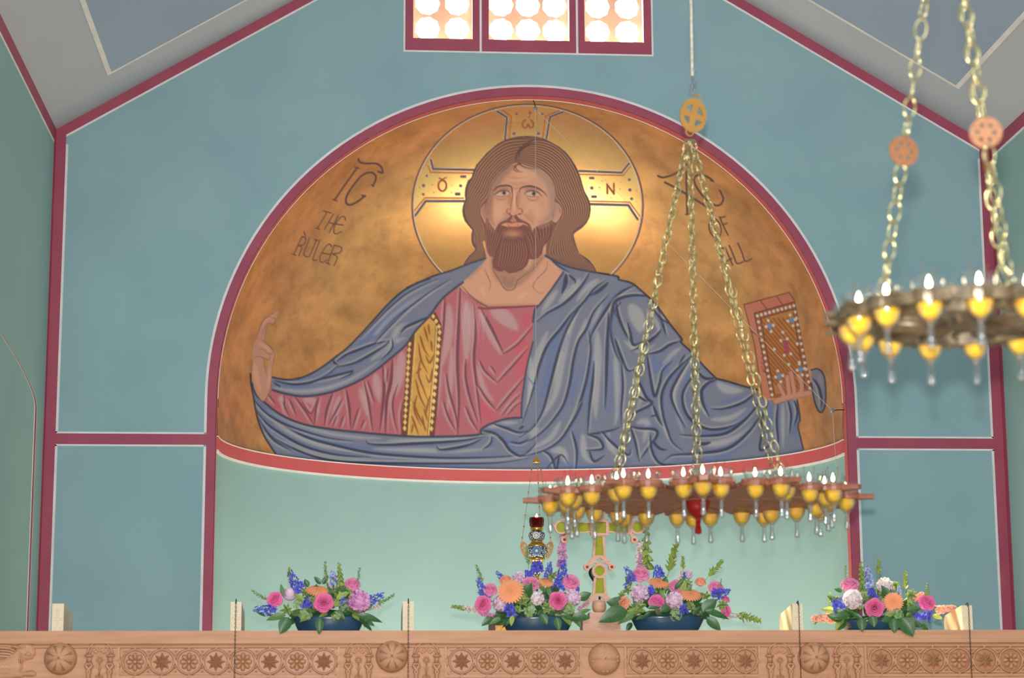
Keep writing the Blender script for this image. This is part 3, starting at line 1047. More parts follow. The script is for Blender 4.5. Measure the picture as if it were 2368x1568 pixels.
# ---- hair
HB, HDK, HLT = (116, 78, 68), (82, 58, 56), (152, 108, 84)
hair = CF([(740, 18), (820, 25), (905, 45), (990, 85), (1075, 135), (1150, 195), (1205, 265), (1250, 335), (1280, 400), (1305, 470), (1325, 545), (1345, 610), (1385, 680), (1408, 745), (1412, 810), (1400, 880), (1370, 945), (1320, 1000), (1270, 1035), (1238, 1058), (1228, 1080),
           (1240, 1130), (1262, 1200), (1290, 1270), (1345, 1305), (1400, 1345), (1440, 1395), (1468, 1440), (1490, 1520), (1400, 1500), (1250, 1450), (1050, 1390), (930, 1310), (940, 1150), (600, 900), (260, 1150), (300, 1320), (200, 1350), (45, 1408), (65, 1360), (110, 1300), (160, 1255), (180, 1225), (150, 1185), (135, 1130),
           (135, 1080), (148, 1025), (110, 980), (70, 930), (48, 870), (42, 810), (52, 755), (75, 700), (68, 650), (72, 590), (95, 510), (140, 460), (160, 395), (190, 330), (250, 260), (300, 200), (360, 150), (420, 100), (490, 65), (570, 38), (650, 22)])
fill(hair, HB, HR)


def rs(P, n=60):
    P = smoothline(P, 8)
    s_ = np.r_[0, np.cumsum(np.hypot(*np.diff(P, axis=0).T))]
    t = np.linspace(0, s_[-1], n)
    return np.c_[np.interp(t, s_, P[:, 0]), np.interp(t, s_, P[:, 1])]


def family(a, b, n, w_, cd, cl, clip, wob=0.0, soft=1.6):
    A_, B_ = rs(a), rs(b)
    for i in range(n):
        t = (i + 0.5) / n
        P = A_ * (1 - t) + B_ * t
        if wob:
            P = P + np.c_[np.zeros(60), np.sin(np.linspace(0, 6, 60) + i) * wob]
        stroke(P, w_, cl, soft, 0.75, 'both', clip=clip, smooth=False)
        t2 = (i + 1.0) / n
        P = A_ * (1 - t2) + B_ * t2
        stroke(P, w_ * 0.7, cd, soft, 0.85, 'both', clip=clip, smooth=False)


LI = [(600, 292), (520, 350), (440, 420), (380, 500), (345, 560), (330, 620), (310, 680), (250, 750), (225, 830), (240, 920), (270, 1000), (262, 1100), (262, 1200), (250, 1300), (200, 1345)]
LO = [(760, 50), (560, 58), (430, 112), (310, 210), (200, 340), (155, 460), (100, 560), (82, 700), (62, 800), (95, 930), (155, 1030), (148, 1130), (188, 1222), (120, 1310), (70, 1388)]
RI = [(655, 300), (760, 335), (850, 375), (930, 432), (990, 500), (1020, 580), (1032, 680), (1080, 740), (1108, 820), (1100, 900), (1050, 965), (1010, 1050), (985, 1150), (960, 1280), (1060, 1330)]
RO_ = [(640, 180), (780, 70), (950, 80), (1090, 155), (1200, 280), (1285, 450), (1335, 605), (1395, 750), (1388, 885), (1305, 995), (1225, 1060), (1252, 1200), (1310, 1292), (1425, 1395), (1465, 1450)]
family(CF(LI), CF(LO), 9, 3.6, (70, 46, 46), (172, 124, 94), [HR])
family(CF(RI), CF(RO_), 12, 3.6, (70, 46, 46), (172, 124, 94), [HR])
for p in ([(640, 250), (660, 180), (740, 120), (830, 100)], [(610, 290), (630, 200), (700, 120), (820, 60)]):
    stroke(CF(p), 3.2, (70, 48, 48), 1.6, 0.9, 'both', clip=[HR])
stroke(CF(hair and [(740, 18), (905, 45), (1075, 135), (1205, 265), (1280, 400), (1325, 545), (1385, 680), (1412, 810), (1370, 945), (1238, 1058), (1262, 1200), (1345, 1305), (1440, 1395), (1478, 1470)]), 7, (84, 68, 74), 5, 0.85, None, clip=[HR])
stroke(CF([(740, 18), (570, 38), (420, 100), (300, 200), (190, 330), (140, 460), (72, 590), (75, 700), (42, 810), (70, 930), (148, 1025), (135, 1130), (180, 1225), (110, 1300), (45, 1408)]), 7, (84, 68, 74), 5, 0.85, None, clip=[HR])

# ---- himation (blue)
BLU, BDK, BLT, BSAT = (104, 105, 120), (54, 54, 70), (158, 151, 147), (84, 98, 138)
robeA = C3([(455, 722), (560, 742), (660, 732), (760, 692), (860, 627), (920, 580), (1000, 520), (1100, 420), (1200, 310), (1300, 200), (1400, 110), (1500, 50), (1600, 15)]) + \
    C1([(150, 1395), (250, 1350), (330, 1320), (400, 1300), (480, 1270), (560, 1240), (645, 1213), (640, 1230), (560, 1310), (480, 1385)]) + \
    C3([(1700, 150), (1600, 280), (1500, 390), (1430, 490), (1340, 570), (1230, 660), (1110, 740), (980, 800), (850, 842), (700, 862), (580, 847), (470, 817), (450, 790)])
robeB = C3([(310, 700), (315, 780), (330, 860), (345, 950), (370, 1050), (410, 1150), (460, 1230), (490, 1275), (700, 1400), (1200, 1460), (2600, 1460), (2600, 1000), (2400, 900), (2262, 1010), (2150, 1025), (2040, 1060),
            (1972, 1100), (1960, 1135), (1850, 1147), (1700, 1152), (1500, 1152), (1300, 1140), (1100, 1122), (900, 1100), (720, 1070), (580, 1022), (480, 962), (400, 897), (350, 850), (320, 770)])
robeC = C3([(2262, 1015), (2265, 900), (2280, 780), (2300, 650), (2340, 480)]) + \
    C4([(88, 500), (100, 420), (130, 390), (200, 300), (275, 190), (165, 85), (200, 95), (270, 140), (350, 165), (450, 185), (520, 200), (610, 213), (625, 235), (700, 255), (760, 300), (800, 340), (850, 385), (900, 450), (950, 520), (1017, 605), (1012, 625),
        (1090, 700), (1160, 780), (1235, 855), (1300, 870), (1400, 900), (1470, 915), (1490, 930), (1500, 960), (1560, 985), (1740, 985), (1752, 1060), (1757, 1110), (1745, 1150), (1760, 1220), (1778, 1295), (1770, 1440), (0, 1460)])
robeE = C4([(1826, 800), (1870, 793), (1905, 830), (1917, 900), (1917, 1000), (1905, 1048), (1880, 1062), (1850, 1000), (1828, 880)])
fill(robeB, BLU, RB)
fill(robeA, BLU, RB)
fill(robeC, BLU, RB)
fill(robeE, (108, 104, 112), RB)

# broad tones first
for T_, p, w_, c_ in (
        (C3, [(480, 735), (620, 755), (760, 725), (870, 660)], 10, BSAT), (C3, [(560, 792), (700, 812), (850, 790), (1000, 745)], 5, BSAT), (C3, [(1020, 560), (1150, 450), (1290, 310), (1420, 200)], 14, BSAT),
        (C3, [(480, 800), (640, 825), (800, 815), (960, 770), (1100, 700), (1230, 610)], 10, BLT), (C3, [(1200, 420), (1350, 280), (1500, 170), (1650, 80)], 14, BLT), (C3, [(1330, 480), (1370, 380), (1480, 330)], 14, BLT),
        (C3, [(1050, 470), (1180, 350), (1300, 240)], 8, BLT), (C3, [(1180, 600), (1290, 500), (1420, 440)], 14, BLT),
        (C3, [(400, 940), (560, 1070), (760, 1160), (1000, 1215), (1200, 1230)], 10, BSAT), (C3, [(420, 960), (560, 1040), (780, 1110), (1000, 1150), (1250, 1165)], 11, BLT), (C3, [(380, 1010), (480, 1120), (640, 1200), (860, 1280)], 9, BSAT),
        (C3, [(480, 1060), (640, 1150), (820, 1220), (1040, 1255)], 8, BLT), (C3, [(1300, 1180), (1600, 1175), (1880, 1165)], 8, BLT), (C3, [(1200, 1240), (1500, 1250), (1800, 1255), (2050, 1240)], 11, BLT),
        (C3, [(700, 1300), (1000, 1380), (1500, 1400), (2200, 1400)], 16, BSAT), (C3, [(1250, 1315), (1600, 1325), (2000, 1322)], 7, BSAT), (C3, [(600, 1240), (800, 1310), (1100, 1370), (1500, 1375)], 9, BLT),
        (C3, [(2010, 1090), (2120, 1060), (2230, 1050)], 12, BLT), (C3, [(2100, 1150), (2200, 1210), (2300, 1230)], 12, BSAT), (C3, [(2320, 560), (2330, 760), (2310, 950)], 14, BLT),
        (C4, [(240, 300), (190, 370), (140, 440)], 14, BLT), (C4, [(380, 230), (330, 300), (250, 370)], 16, BLT), (C4, [(500, 230), (420, 290), (360, 370)], 14, BLT), (C4, [(180, 560), (120, 700), (80, 880), (50, 1050)], 16, BLT),
        (C4, [(290, 440), (240, 580), (190, 740), (160, 900), (110, 1050)], 14, BSAT), (C4, [(360, 440), (300, 580), (260, 760), (230, 940), (160, 1080)], 20, BLT), (C4, [(420, 480), (370, 620), (330, 780)], 10, BLT),
        (C4, [(520, 380), (470, 480), (430, 560)], 14, BLT), (C4, [(490, 560), (490, 720), (480, 900), (480, 1100)], 22, BLT), (C4, [(600, 720), (620, 880), (620, 1040), (600, 1140)], 18, BLT), (C4, [(700, 400), (740, 470), (760, 560)], 34, BLT),
        (C4, [(660, 620), (760, 680), (850, 640)], 12, BLT), (C4, [(800, 420), (860, 500), (880, 560)], 14, BLT), (C4, [(540, 620), (540, 800), (530, 1000), (560, 1060), (580, 960), (580, 760)], 7, BSAT),
        (C4, [(840, 700), (860, 800), (900, 720)], 18, BSAT), (C4, [(960, 700), (920, 780), (960, 860)], 14, BSAT), (C4, [(1010, 660), (960, 700), (900, 760)], 10, BLT), (C4, [(1080, 740), (1020, 830), (970, 950), (990, 1080), (1030, 1200)], 10, BLT),
        (C4, [(1240, 880), (1300, 920), (1400, 930)], 20, BLT), (C4, [(1160, 900), (1130, 980), (1170, 1080)], 12, BLT), (C4, [(1260, 1010), (1370, 980), (1440, 950)], 10, BSAT), (C4, [(1200, 1110), (1320, 1100), (1420, 1040)], 12, BLT),
        (C4, [(1090, 1180), (1220, 1210), (1360, 1170)], 10, BSAT), (C4, [(1100, 1260), (1240, 1260), (1380, 1210), (1460, 1140)], 14, BLT), (C4, [(960, 1360), (1120, 1370), (1300, 1330), (1440, 1240)], 14, BSAT), (C4, [(1060, 820), (1040, 900), (1060, 1000)], 10, BSAT),
        (C4, [(720, 840), (760, 960), (740, 1040)], 14, BLT), (C4, [(740, 1130), (800, 1130), (780, 1250)], 16, BLT), (C4, [(880, 980), (900, 1120), (930, 1230)], 10, BLT), (C4, [(560, 1180), (560, 1260), (620, 1340)], 14, BLT),
        (C4, [(120, 1160), (60, 1230)], 14, BLT), (C4, [(260, 1120), (200, 1220), (90, 1290)], 12, BLT), (C4, [(190, 1300), (270, 1310), (300, 1400)], 18, BLT), (C4, [(400, 1200), (410, 1330), (460, 1380)], 16, BLT), (C4, [(650, 1320), (700, 1390)], 18, BSAT),
        (C4, [(80, 1380), (300, 1400), (560, 1420), (800, 1420)], 18, BSAT), (C4, [(1570, 1020), (1570, 1180), (1560, 1280)], 16, BSAT), (C4, [(1650, 1010), (1650, 1150), (1650, 1280)], 10, BLT), (C4, [(1720, 1080), (1730, 1250)], 10, BSAT), (C4, [(1880, 830), (1890, 950)], 8, (128, 122, 124)),
        (C4, [(330, 1020), (350, 900), (380, 800)], 10, BSAT), (C4, [(430, 700), (400, 860), (380, 960)], 8, BSAT)):
    stroke(T_(p), w_, c_, 9, 0.62, 'both', clip=[RB])

folds = [
    (C3, [(480, 748), (620, 776), (760, 756), (870, 702), (950, 632)], 4, -1), (C3, [(760, 752), (880, 722), (1000, 692), (1042, 680), (1030, 702), (950, 738)], 4, 1), (C3, [(905, 600), (915, 622), (940, 632)], 4, 0),
    (C3, [(930, 612), (1000, 562), (1100, 522), (1200, 485), (1312, 462)], 4.5, -1), (C3, [(1312, 462), (1270, 502), (1150, 575), (1050, 625), (930, 652)], 4.5, 1), (C3, [(1100, 440), (1200, 335), (1320, 215), (1430, 125), (1560, 55), (1660, 15)], 2.6, 1),
    (C3, [(1250, 400), (1350, 300), (1480, 200), (1600, 110), (1750, 15)], 3, 1), (C3, [(1392, 402), (1430, 362), (1500, 330), (1600, 285)], 5, 1), (C3, [(1330, 440), (1328, 520), (1250, 600)], 3, 1), (C3, [(475, 762), (520, 790), (490, 775)], 3, 0), (C3, [(1200, 480), (1330, 340), (1450, 230)], 2.4, 1),
    (C3, [(330, 880), (420, 980), (520, 1050), (700, 1150), (900, 1210), (1150, 1265), (1400, 1290), (1700, 1305), (2000, 1302), (2200, 1290), (2330, 1268)], 4.6, 1), (C3, [(350, 960), (430, 1060), (560, 1150), (700, 1222), (850, 1267), (1000, 1290), (1175, 1298)], 4.4, 1),
    (C3, [(370, 1020), (450, 1140), (560, 1210), (750, 1290), (950, 1332), (1200, 1342), (1500, 1346), (1800, 1346), (2100, 1340), (2310, 1308)], 4.6, -1), (C3, [(345, 900), (420, 980), (560, 1062), (760, 1132), (900, 1166), (1045, 1182)], 3, 1),
    (C3, [(1140, 1183), (1172, 1206), (1300, 1212), (1500, 1202), (1700, 1192), (1900, 1172), (2035, 1140)], 5, -1), (C3, [(1650, 1224), (1680, 1247), (1800, 1232), (1900, 1206), (1975, 1170)], 5, -1), (C3, [(1960, 1137), (2060, 1130), (2130, 1182), (2180, 1250), (2260, 1290), (2340, 1232), (2368, 1190)], 5, 1),
    (C3, [(2060, 1060), (2150, 1090), (2240, 1122), (2310, 1108)], 4.5, 1), (C3, [(2180, 1190), (2260, 1197), (2335, 1150)], 4, 1), (C3, [(1980, 1110), (2040, 1118), (2100, 1138)], 4, 1), (C3, [(2050, 1150), (2040, 1200), (1980, 1250)], 3, 1),
    (C3, [(400, 1080), (480, 1180), (600, 1250)], 3, 1),
    (C4, [(440, 195), (400, 262), (340, 332), (270, 392), (180, 442), (108, 502)], 5, 1), (C4, [(296, 200), (290, 262), (268, 322)], 8, -1), (C4, [(312, 205), (352, 242), (345, 262)], 4, 0), (C4, [(560, 250), (500, 302), (430, 342)], 7, 1),
    (C4, [(545, 240), (470, 292), (400, 382), (330, 452), (260, 542), (180, 642), (130, 762), (100, 882), (62, 1012), (22, 1130)], 5, 1), (C4, [(400, 372), (310, 522), (262, 642), (222, 782), (192, 902), (150, 1052), (92, 1152), (32, 1202), (0, 1222)], 5, -1),
    (C4, [(560, 332), (472, 432), (422, 542), (372, 622), (340, 742), (322, 862), (292, 982), (252, 1062), (172, 1162), (82, 1232), (0, 1262)], 5, 1), (C4, [(725, 268), (640, 312), (580, 372), (520, 462), (462, 562), (432, 650)], 5, -1),
    (C4, [(440, 560), (450, 660), (440, 762), (420, 872), (382, 1002), (342, 1102), (272, 1222), (182, 1292), (62, 1332), (0, 1342)], 5, 1), (C4, [(838, 342), (740, 332), (660, 342), (602, 372), (582, 442), (572, 552), (602, 682), (640, 760)], 5.5, 1),
    (C4, [(640, 372), (600, 430), (620, 480)], 4, 0), (C4, [(610, 382), (622, 462), (662, 562), (712, 642)], 5, -1), (C4, [(680, 500), (696, 562), (716, 642), (780, 622), (842, 592)], 5, 1), (C4, [(892, 540), (862, 582), (782, 642), (700, 682)], 5, 1), (C4, [(870, 420), (902, 522), (918, 582)], 5, -1),
    (C4, [(562, 440), (556, 562), (550, 702), (546, 862), (540, 1040)], 6, 1), (C4, [(470, 742), (460, 882), (442, 1022), (428, 1202)], 5, -1), (C4, [(428, 1202), (502, 1232), (522, 1292), (420, 1302)], 4.5, 1), (C4, [(600, 602), (642, 722), (680, 802), (732, 792)], 5, -1),
    (C4, [(428, 1202), (520, 1190), (600, 1170), (640, 1150)], 4, 0), (C4, [(640, 760), (650, 900), (640, 1040), (640, 1150)], 4, -1),
    (C4, [(720, 800), (792, 962), (830, 1010), (740, 1060), (700, 1092), (690, 1152)], 5, 1), (C4, [(690, 1152), (760, 1165), (850, 1172), (862, 1212), (800, 1300), (750, 1372)], 5, 1), (C4, [(700, 1160), (730, 1260), (750, 1372)], 4, -1), (C4, [(740, 960), (810, 1002)], 4, 0),
    (C4, [(800, 702), (832, 902), (852, 962), (880, 882), (900, 802), (962, 742)], 5, -1), (C4, [(1002, 622), (942, 642), (880, 682), (800, 702)], 5, 1), (C4, [(1092, 702), (1002, 782), (932, 862), (892, 962), (902, 1082), (932, 1182), (962, 1252), (1022, 1302)], 5, 1),
    (C4, [(1062, 742), (992, 852), (952, 952), (982, 1052), (1042, 1162)], 5, -1), (C4, [(1132, 792), (1062, 872), (1022, 962), (1042, 1062), (1102, 1132), (1202, 1172), (1332, 1152), (1422, 1102), (1502, 1022)], 5, -1), (C4, [(1232, 862), (1182, 882), (1142, 932), (1152, 1012), (1192, 1092)], 6, 1),
    (C4, [(1492, 932), (1402, 1002), (1282, 1042), (1202, 1042)], 4.5, 1), (C4, [(1502, 1000), (1422, 1102), (1302, 1192), (1152, 1212), (1002, 1202)], 5, -1), (C4, [(1512, 1080), (1432, 1192), (1302, 1292), (1102, 1322), (962, 1332), (902, 1372)], 5.5, -1), (C4, [(1200, 1252), (1150, 1262), (1100, 1248)], 6, 0),
    (C4, [(822, 1202), (832, 1302), (882, 1382), (1002, 1412)], 4.5, 1), (C4, [(832, 1240), (880, 1290), (930, 1300)], 5, 0), (C4, [(152, 1302), (202, 1342), (232, 1432)], 4.5, 1), (C4, [(252, 1332), (236, 1432)], 4, 0), (C4, [(332, 1182), (362, 1302), (356, 1432)], 4.5, 1), (C4, [(440, 1300), (470, 1370), (540, 1330)], 4, 0),
    (C4, [(520, 1182), (580, 1252), (680, 1330), (700, 1290)], 4.5, 1), (C4, [(170, 1420), (260, 1330), (310, 1390)], 3, 0), (C4, [(1522, 1180), (1510, 1302), (1602, 1242)], 4, 0), (C4, [(1560, 1000), (1520, 1100), (1522, 1182), (1560, 1190)], 4, 0), (C4, [(1622, 1000), (1612, 1122), (1622, 1252), (1615, 1330)], 4, 1), (C4, [(1682, 990), (1702, 1082), (1692, 1202)], 4, 1),
    (C4, [(1722, 990), (1742, 1062), (1722, 1152)], 4, 1), (C4, [(1838, 852), (1872, 902), (1892, 982), (1890, 1045)], 5, 1), (C4, [(190, 95), (250, 150), (320, 190)], 3, 1), (C4, [(400, 1000), (350, 1100), (300, 1180)], 4, 1), (C4, [(30, 1150), (0, 1170)], 4, 0), (C4, [(960, 520), (880, 470), (800, 360)], 3, 1),
    (C4, [(1230, 850), (1160, 850), (1100, 790)], 5, 0), (C4, [(1040, 700), (1000, 770)], 3, 0), (C4, [(930, 1390), (1040, 1400), (1200, 1380)], 4, 0), (C4, [(840, 1020), (870, 1100), (900, 1150)], 5, 1), (C4, [(870, 1080), (820, 1090)], 3, 0), (C4, [(600, 1380), (640, 1420)], 3, 0)]
for T_, p, w_, sd in folds:
    P = T_(p)
    if sd:
        stroke(offs(P, 5.0 * sd), 4.5, BLT, 5, 0.58, 'both', clip=[RB])
        stroke(offs(P, -5 * sd), 6, BSAT, 6, 0.5, 'both', clip=[RB])
    stroke(P, w_ * 1.35, BDK, 1.8, 0.95, 'both', clip=[RB])
# striped shading of the long folds
for i in range(9):
    stroke(C4([(290 - i * 4, 560 + i * 12), (320 - i * 4, 600 + i * 12)]), 3, BSAT, 2, 0.35, 'both', clip=[RB])
    stroke(C4([(40 + i * 8, 830 + i * 10), (80 + i * 9, 870 + i * 12)]), 3, BSAT, 2, 0.35, 'both', clip=[RB])
# edges
for T_, p, w_ in ((C3, [(455, 722), (560, 742), (660, 732), (760, 692), (860, 627), (920, 580), (1000, 520), (1100, 420), (1200, 310), (1300, 200), (1400, 110), (1500, 50), (1600, 15)], 4.5), (C1, [(120, 1410), (250, 1350), (330, 1320), (400, 1300), (480, 1270), (560, 1240), (645, 1213)], 4),
                  (C3, [(1840, 40), (1700, 150), (1600, 280), (1500, 390), (1430, 490), (1340, 570), (1230, 660), (1110, 740), (980, 800), (850, 842), (700, 862), (580, 847), (470, 817)], 5), (C3, [(310, 700), (315, 780), (330, 860), (345, 950), (370, 1050), (410, 1150), (460, 1230), (490, 1275)], 4),
                  (C3, [(320, 770), (350, 850), (400, 897), (480, 962), (580, 1022), (720, 1070), (900, 1100), (1100, 1122), (1300, 1140), (1500, 1152), (1700, 1152), (1850, 1147), (1960, 1135), (1972, 1100), (2040, 1060), (2150, 1025), (2262, 1015)], 5),
                  (C3, [(2262, 1015), (2265, 900), (2280, 780), (2300, 650), (2345, 470)], 4), (C4, [(88, 500), (100, 420), (130, 390), (200, 300), (278, 188)], 4.5), (C4, [(165, 85), (270, 140), (350, 165), (450, 185), (610, 213), (625, 235), (700, 255), (760, 300), (850, 385), (950, 520), (1017, 605), (1012, 625), (1090, 700), (1160, 780), (1235, 855)], 4.5),
                  (C4, [(1235, 855), (1300, 870), (1400, 900), (1490, 922)], 4.5), (C4, [(1740, 985), (1752, 1060), (1757, 1110), (1745, 1150), (1760, 1220), (1778, 1295)], 3.5), (C4, [(1826, 800), (1870, 793), (1905, 830), (1917, 900), (1917, 1000), (1905, 1048), (1880, 1062), (1850, 1000), (1828, 880)], 3.2)):
    stroke(T_(p), w_, (58, 58, 74), 1.5, 0.95, None)

# ---- face
face = CF([(590, 312), (520, 366), (440, 432), (390, 500), (360, 550), (338, 620), (318, 690), (292, 760), (282, 850), (300, 950), (310, 1050), (340, 1200), (420, 1380), (600, 1460), (750, 1390), (900, 1240), (985, 1050), (1002, 900), (1022, 780), (1028, 680), (1022, 600), (1002, 520), (962, 452), (902, 397), (812, 362), (722, 334), (650, 312)])
earl = CF([(290, 728), (252, 765), (230, 810), (238, 870), (260, 920), (275, 955), (297, 960), (310, 925), (302, 880), (284, 830)])
earr = CF([(1026, 722), (1070, 740), (1100, 780), (1110, 830), (1095, 880), (1070, 925), (1045, 950), (1015, 945), (998, 925), (1008, 880), (1018, 800)])
for p in (earl, earr):
    fill(p, (182, 126, 104), FC, smooth=4)
    stroke(p + [p[0]], 2.4, (104, 66, 60), 1.4, 0.9, None)
fill(face, SK, FC, smooth=3)
fclip = [FC]
for p, w_, c_, a_ in (([(600, 330), (470, 430), (370, 560), (320, 700), (300, 850), (310, 960)], 22, (132, 96, 84), 0.7), ([(700, 345), (860, 390), (970, 480), (1015, 620), (1015, 780), (980, 880), (880, 950)], 26, (142, 116, 104), 0.75), ([(620, 400), (700, 430), (820, 430)], 26, SKL, 0.7),
                      ([(450, 760), (430, 840), (470, 900)], 30, SKL, 0.6), ([(760, 760), (820, 820), (860, 860)], 30, SKL, 0.6), ([(330, 640), (340, 760), (340, 900), (390, 980)], 14, (140, 98, 84), 0.6), ([(520, 600), (545, 660), (540, 760)], 8, (152, 106, 88), 0.7), ([(650, 620), (632, 720), (640, 790)], 10, (156, 110, 92), 0.7),
                      ([(440, 590), (500, 575), (550, 590)], 8, (150, 106, 90), 0.7), ([(700, 590), (780, 575), (860, 595)], 8, (150, 106, 90), 0.7), ([(598, 600), (596, 720), (592, 830)], 5, (206, 156, 130), 0.8), ([(520, 480), (620, 500), (760, 480)], 2, (206, 160, 136), 0.6), ([(540, 520), (640, 535), (740, 525)], 2, (156, 108, 92), 0.5),
                      ([(500, 440), (620, 470), (780, 450)], 2, (156, 108, 92), 0.45), ([(480, 850), (520, 880), (440, 930)], 10, (160, 110, 92), 0.5), ([(700, 860), (760, 900), (800, 960)], 10, (160, 110, 92), 0.5), ([(770, 800), (780, 870), (830, 900)], 12, (170, 118, 100), 0.5), ([(600, 575), (612, 585), (640, 570)], 2, (140, 92, 80), 0.7)):
    stroke(CF(p), w_, c_, max(2, w_ * 0.6), a_, 'both', clip=fclip)
# ear detail
stroke(CF([(262, 770), (258, 840), (285, 900)]), 3, (140, 92, 78), 2.5, 0.7, 'both')
stroke(CF([(1070, 775), (1085, 820), (1068, 850)]), 4, (128, 104, 96), 2.5, 0.8, 'both')
# ---- beard
BE, BED, BEL = (112, 70, 64), (84, 52, 50), (144, 96, 82)
beard = CF([(305, 890), (335, 950), (365, 990), (395, 1030), (432, 965), (520, 990), (580, 1000), (640, 990), (700, 962), (760, 1000), (790, 1060), (802, 1015), (835, 985), (900, 962), (955, 945), (997, 915), (1000, 1000), (988, 1080), (952, 1150), (908, 1200), (892, 1280), (852, 1322), (800, 1342), (757, 1332), (732, 1400), (682, 1450), (602, 1478),
            (545, 1490), (490, 1455), (460, 1470), (410, 1460), (370, 1420), (360, 1360), (370, 1310), (335, 1305), (305, 1250), (286, 1150), (280, 1080), (276, 990)])
fill(beard, BE, BD)
stroke(CF([(300, 920), (340, 1000), (400, 1060)]), 12, (150, 104, 88), 10, 0.6, 'both', clip=[BD])
stroke(CF([(850, 990), (930, 980), (990, 940)]), 10, (150, 108, 92), 9, 0.7, 'both', clip=[BD])
family(CF([(300, 930), (292, 1060), (300, 1180), (330, 1290), (370, 1290)]), CF([(470, 1060), (440, 1160), (400, 1260), (390, 1380), (470, 1450)]), 7, 2.4, (74, 44, 44), (152, 100, 86), [BD], soft=1.3)
family(CF([(480, 1080), (450, 1200), (430, 1330), (420, 1400), (500, 1430)]), CF([(690, 1080), (730, 1200), (740, 1300), (690, 1420), (580, 1465)]), 11, 2.4, (74, 44, 44), (152, 100, 86), [BD], soft=1.3)
family(CF([(700, 1060), (750, 1160), (770, 1260), (800, 1320), (840, 1300)]), CF([(985, 950), (985, 1040), (950, 1130), (895, 1200), (870, 1270)]), 8, 2.4, (74, 44, 44), (152, 100, 86), [BD], soft=1.3)
x, y = CF([(580, 1058)])[0]
spot(x, y + 2, 33, 17, (186, 126, 98), 0.8, 1.0, clip=[BD])
for i in range(13):
    t = (i - 6) / 6
    stroke(CF([(580 + 60 * t, 1085), (580 + 110 * t, 1150)]), 1.4, BED, 1.2, 0.6, 'both', clip=[BD])
for p in ([(562, 858), (540, 892), (490, 922), (440, 947), (412, 985), (388, 1042), (425, 1008), (458, 966), (512, 946), (562, 944), (578, 920)], [(608, 858), (650, 900), (710, 932), (762, 966), (792, 1050), (802, 1092), (768, 1040), (738, 976), (690, 946), (640, 940), (596, 922)]):
    fill(CF(p), (104, 66, 60), BD, smooth=4)
family(CF([(562, 880), (490, 935), (430, 980), (395, 1035)]), CF([(560, 935), (500, 940), (450, 965), (410, 1015)]), 4, 1.4, BED, BEL, [BD], soft=1.2)
family(CF([(612, 870), (700, 935), (760, 980), (795, 1080)]), CF([(610, 930), (680, 942), (735, 980), (770, 1040)]), 4, 1.4, BED, BEL, [BD], soft=1.2)
stroke(CF([(276, 990), (286, 1150), (305, 1250), (335, 1305), (370, 1310)]), 2, (150, 112, 98), 1.6, 0.7, None)
# mouth, nose, eyes
fill(CF([(525, 953), (540, 986), (600, 993), (634, 981), (640, 953), (580, 948)]), (192, 122, 102), FC, smooth=4)
for p, w_ in (([(455, 952), (520, 941), (570, 947), (600, 940), (650, 939), (720, 952)], 2.6), ([(525, 953), (540, 986), (600, 993), (634, 981), (640, 953)], 1.8)):
    stroke(CF(p), w_, (132, 62, 56), 1.2, 0.95, 'both')
fill(CF([(552, 928), (570, 900), (585, 905), (600, 900), (622, 928), (580, 936)]), (168, 112, 94), FC, smooth=3)
stroke(CF([(578, 885), (580, 915)]), 2, (140, 84, 74), 1.4, 0.8, 'both')
for p, w_ in (([(562, 590), (578, 650), (568, 720), (556, 800), (552, 850)], 2.4), ([(552, 850), (572, 876), (606, 872), (640, 852)], 2.8), ([(545, 798), (522, 806), (516, 832), (530, 850), (552, 852)], 2.4), ([(640, 798), (664, 794), (682, 815), (676, 848), (642, 855)], 2.4), ([(640, 610), (622, 680), (626, 760), (636, 798)], 1.6)):
    stroke(CF(p), w_, (134, 68, 60), 1.4, 0.9, 'both')
stroke(CF([(536, 850), (552, 856)]), 4, (84, 54, 50), 1.6, 0.9, 'both'); stroke(CF([(640, 856), (668, 852)]), 3.4, (84, 54, 50), 1.6, 0.9, 'both')
for p, w_ in (([(372, 606), (420, 566), (480, 550), (540, 552), (570, 575), (578, 640)], 4.0), ([(650, 622), (662, 582), (712, 560), (782, 558), (852, 580), (912, 622), (946, 664)], 4.0)):
    stroke(CF(p), w_, (76, 54, 54), 1.6, 0.95, 'both')
for ew, ic, ir, lid, fold_, low, bag in (
        ([(398, 642), (440, 615), (490, 604), (536, 620), (546, 640), (510, 655), (450, 659)], (487, 628), 21, [(372, 652), (400, 636), (440, 611), (490, 602), (540, 615), (550, 642)], [(396, 612), (450, 592), (510, 588), (550, 604)], [(388, 658), (450, 667), (520, 657), (548, 640)], [(388, 672), (430, 696), (482, 696), (528, 672)]),
        ([(715, 636), (750, 615), (800, 608), (850, 630), (872, 652), (820, 660), (760, 657)], (806, 636), 23, [(704, 642), (740, 613), (800, 605), (852, 626), (898, 668)], [(698, 622), (740, 596), (800, 590), (872, 612)], [(714, 646), (760, 667), (832, 667), (884, 658)], [(728, 676), (772, 706), (822, 706), (872, 672)])):
    fill(CF(ew), (182, 150, 134), FC, smooth=3)
    x, y = CF([ic])[0]
    spot(x, y, ir / 4.6, ir / 4.6, (98, 68, 62), 1, 0.25, clip=[FC])
    spot(x + 0.4, y, 2.4, 2.4, (44, 34, 38), 1, 0.3, clip=[FC])
    stroke(CF(lid), 2.8, (72, 50, 52), 1.2, 0.95, 'both')
    stroke(CF(fold_), 1.8, (134, 84, 74), 1.2, 0.8, 'both')
    stroke(CF(low), 1.8, (120, 78, 70), 1.2, 0.8, 'both')
    stroke(CF(bag), 2.4, (128, 98, 90), 1.6, 0.8, 'both')
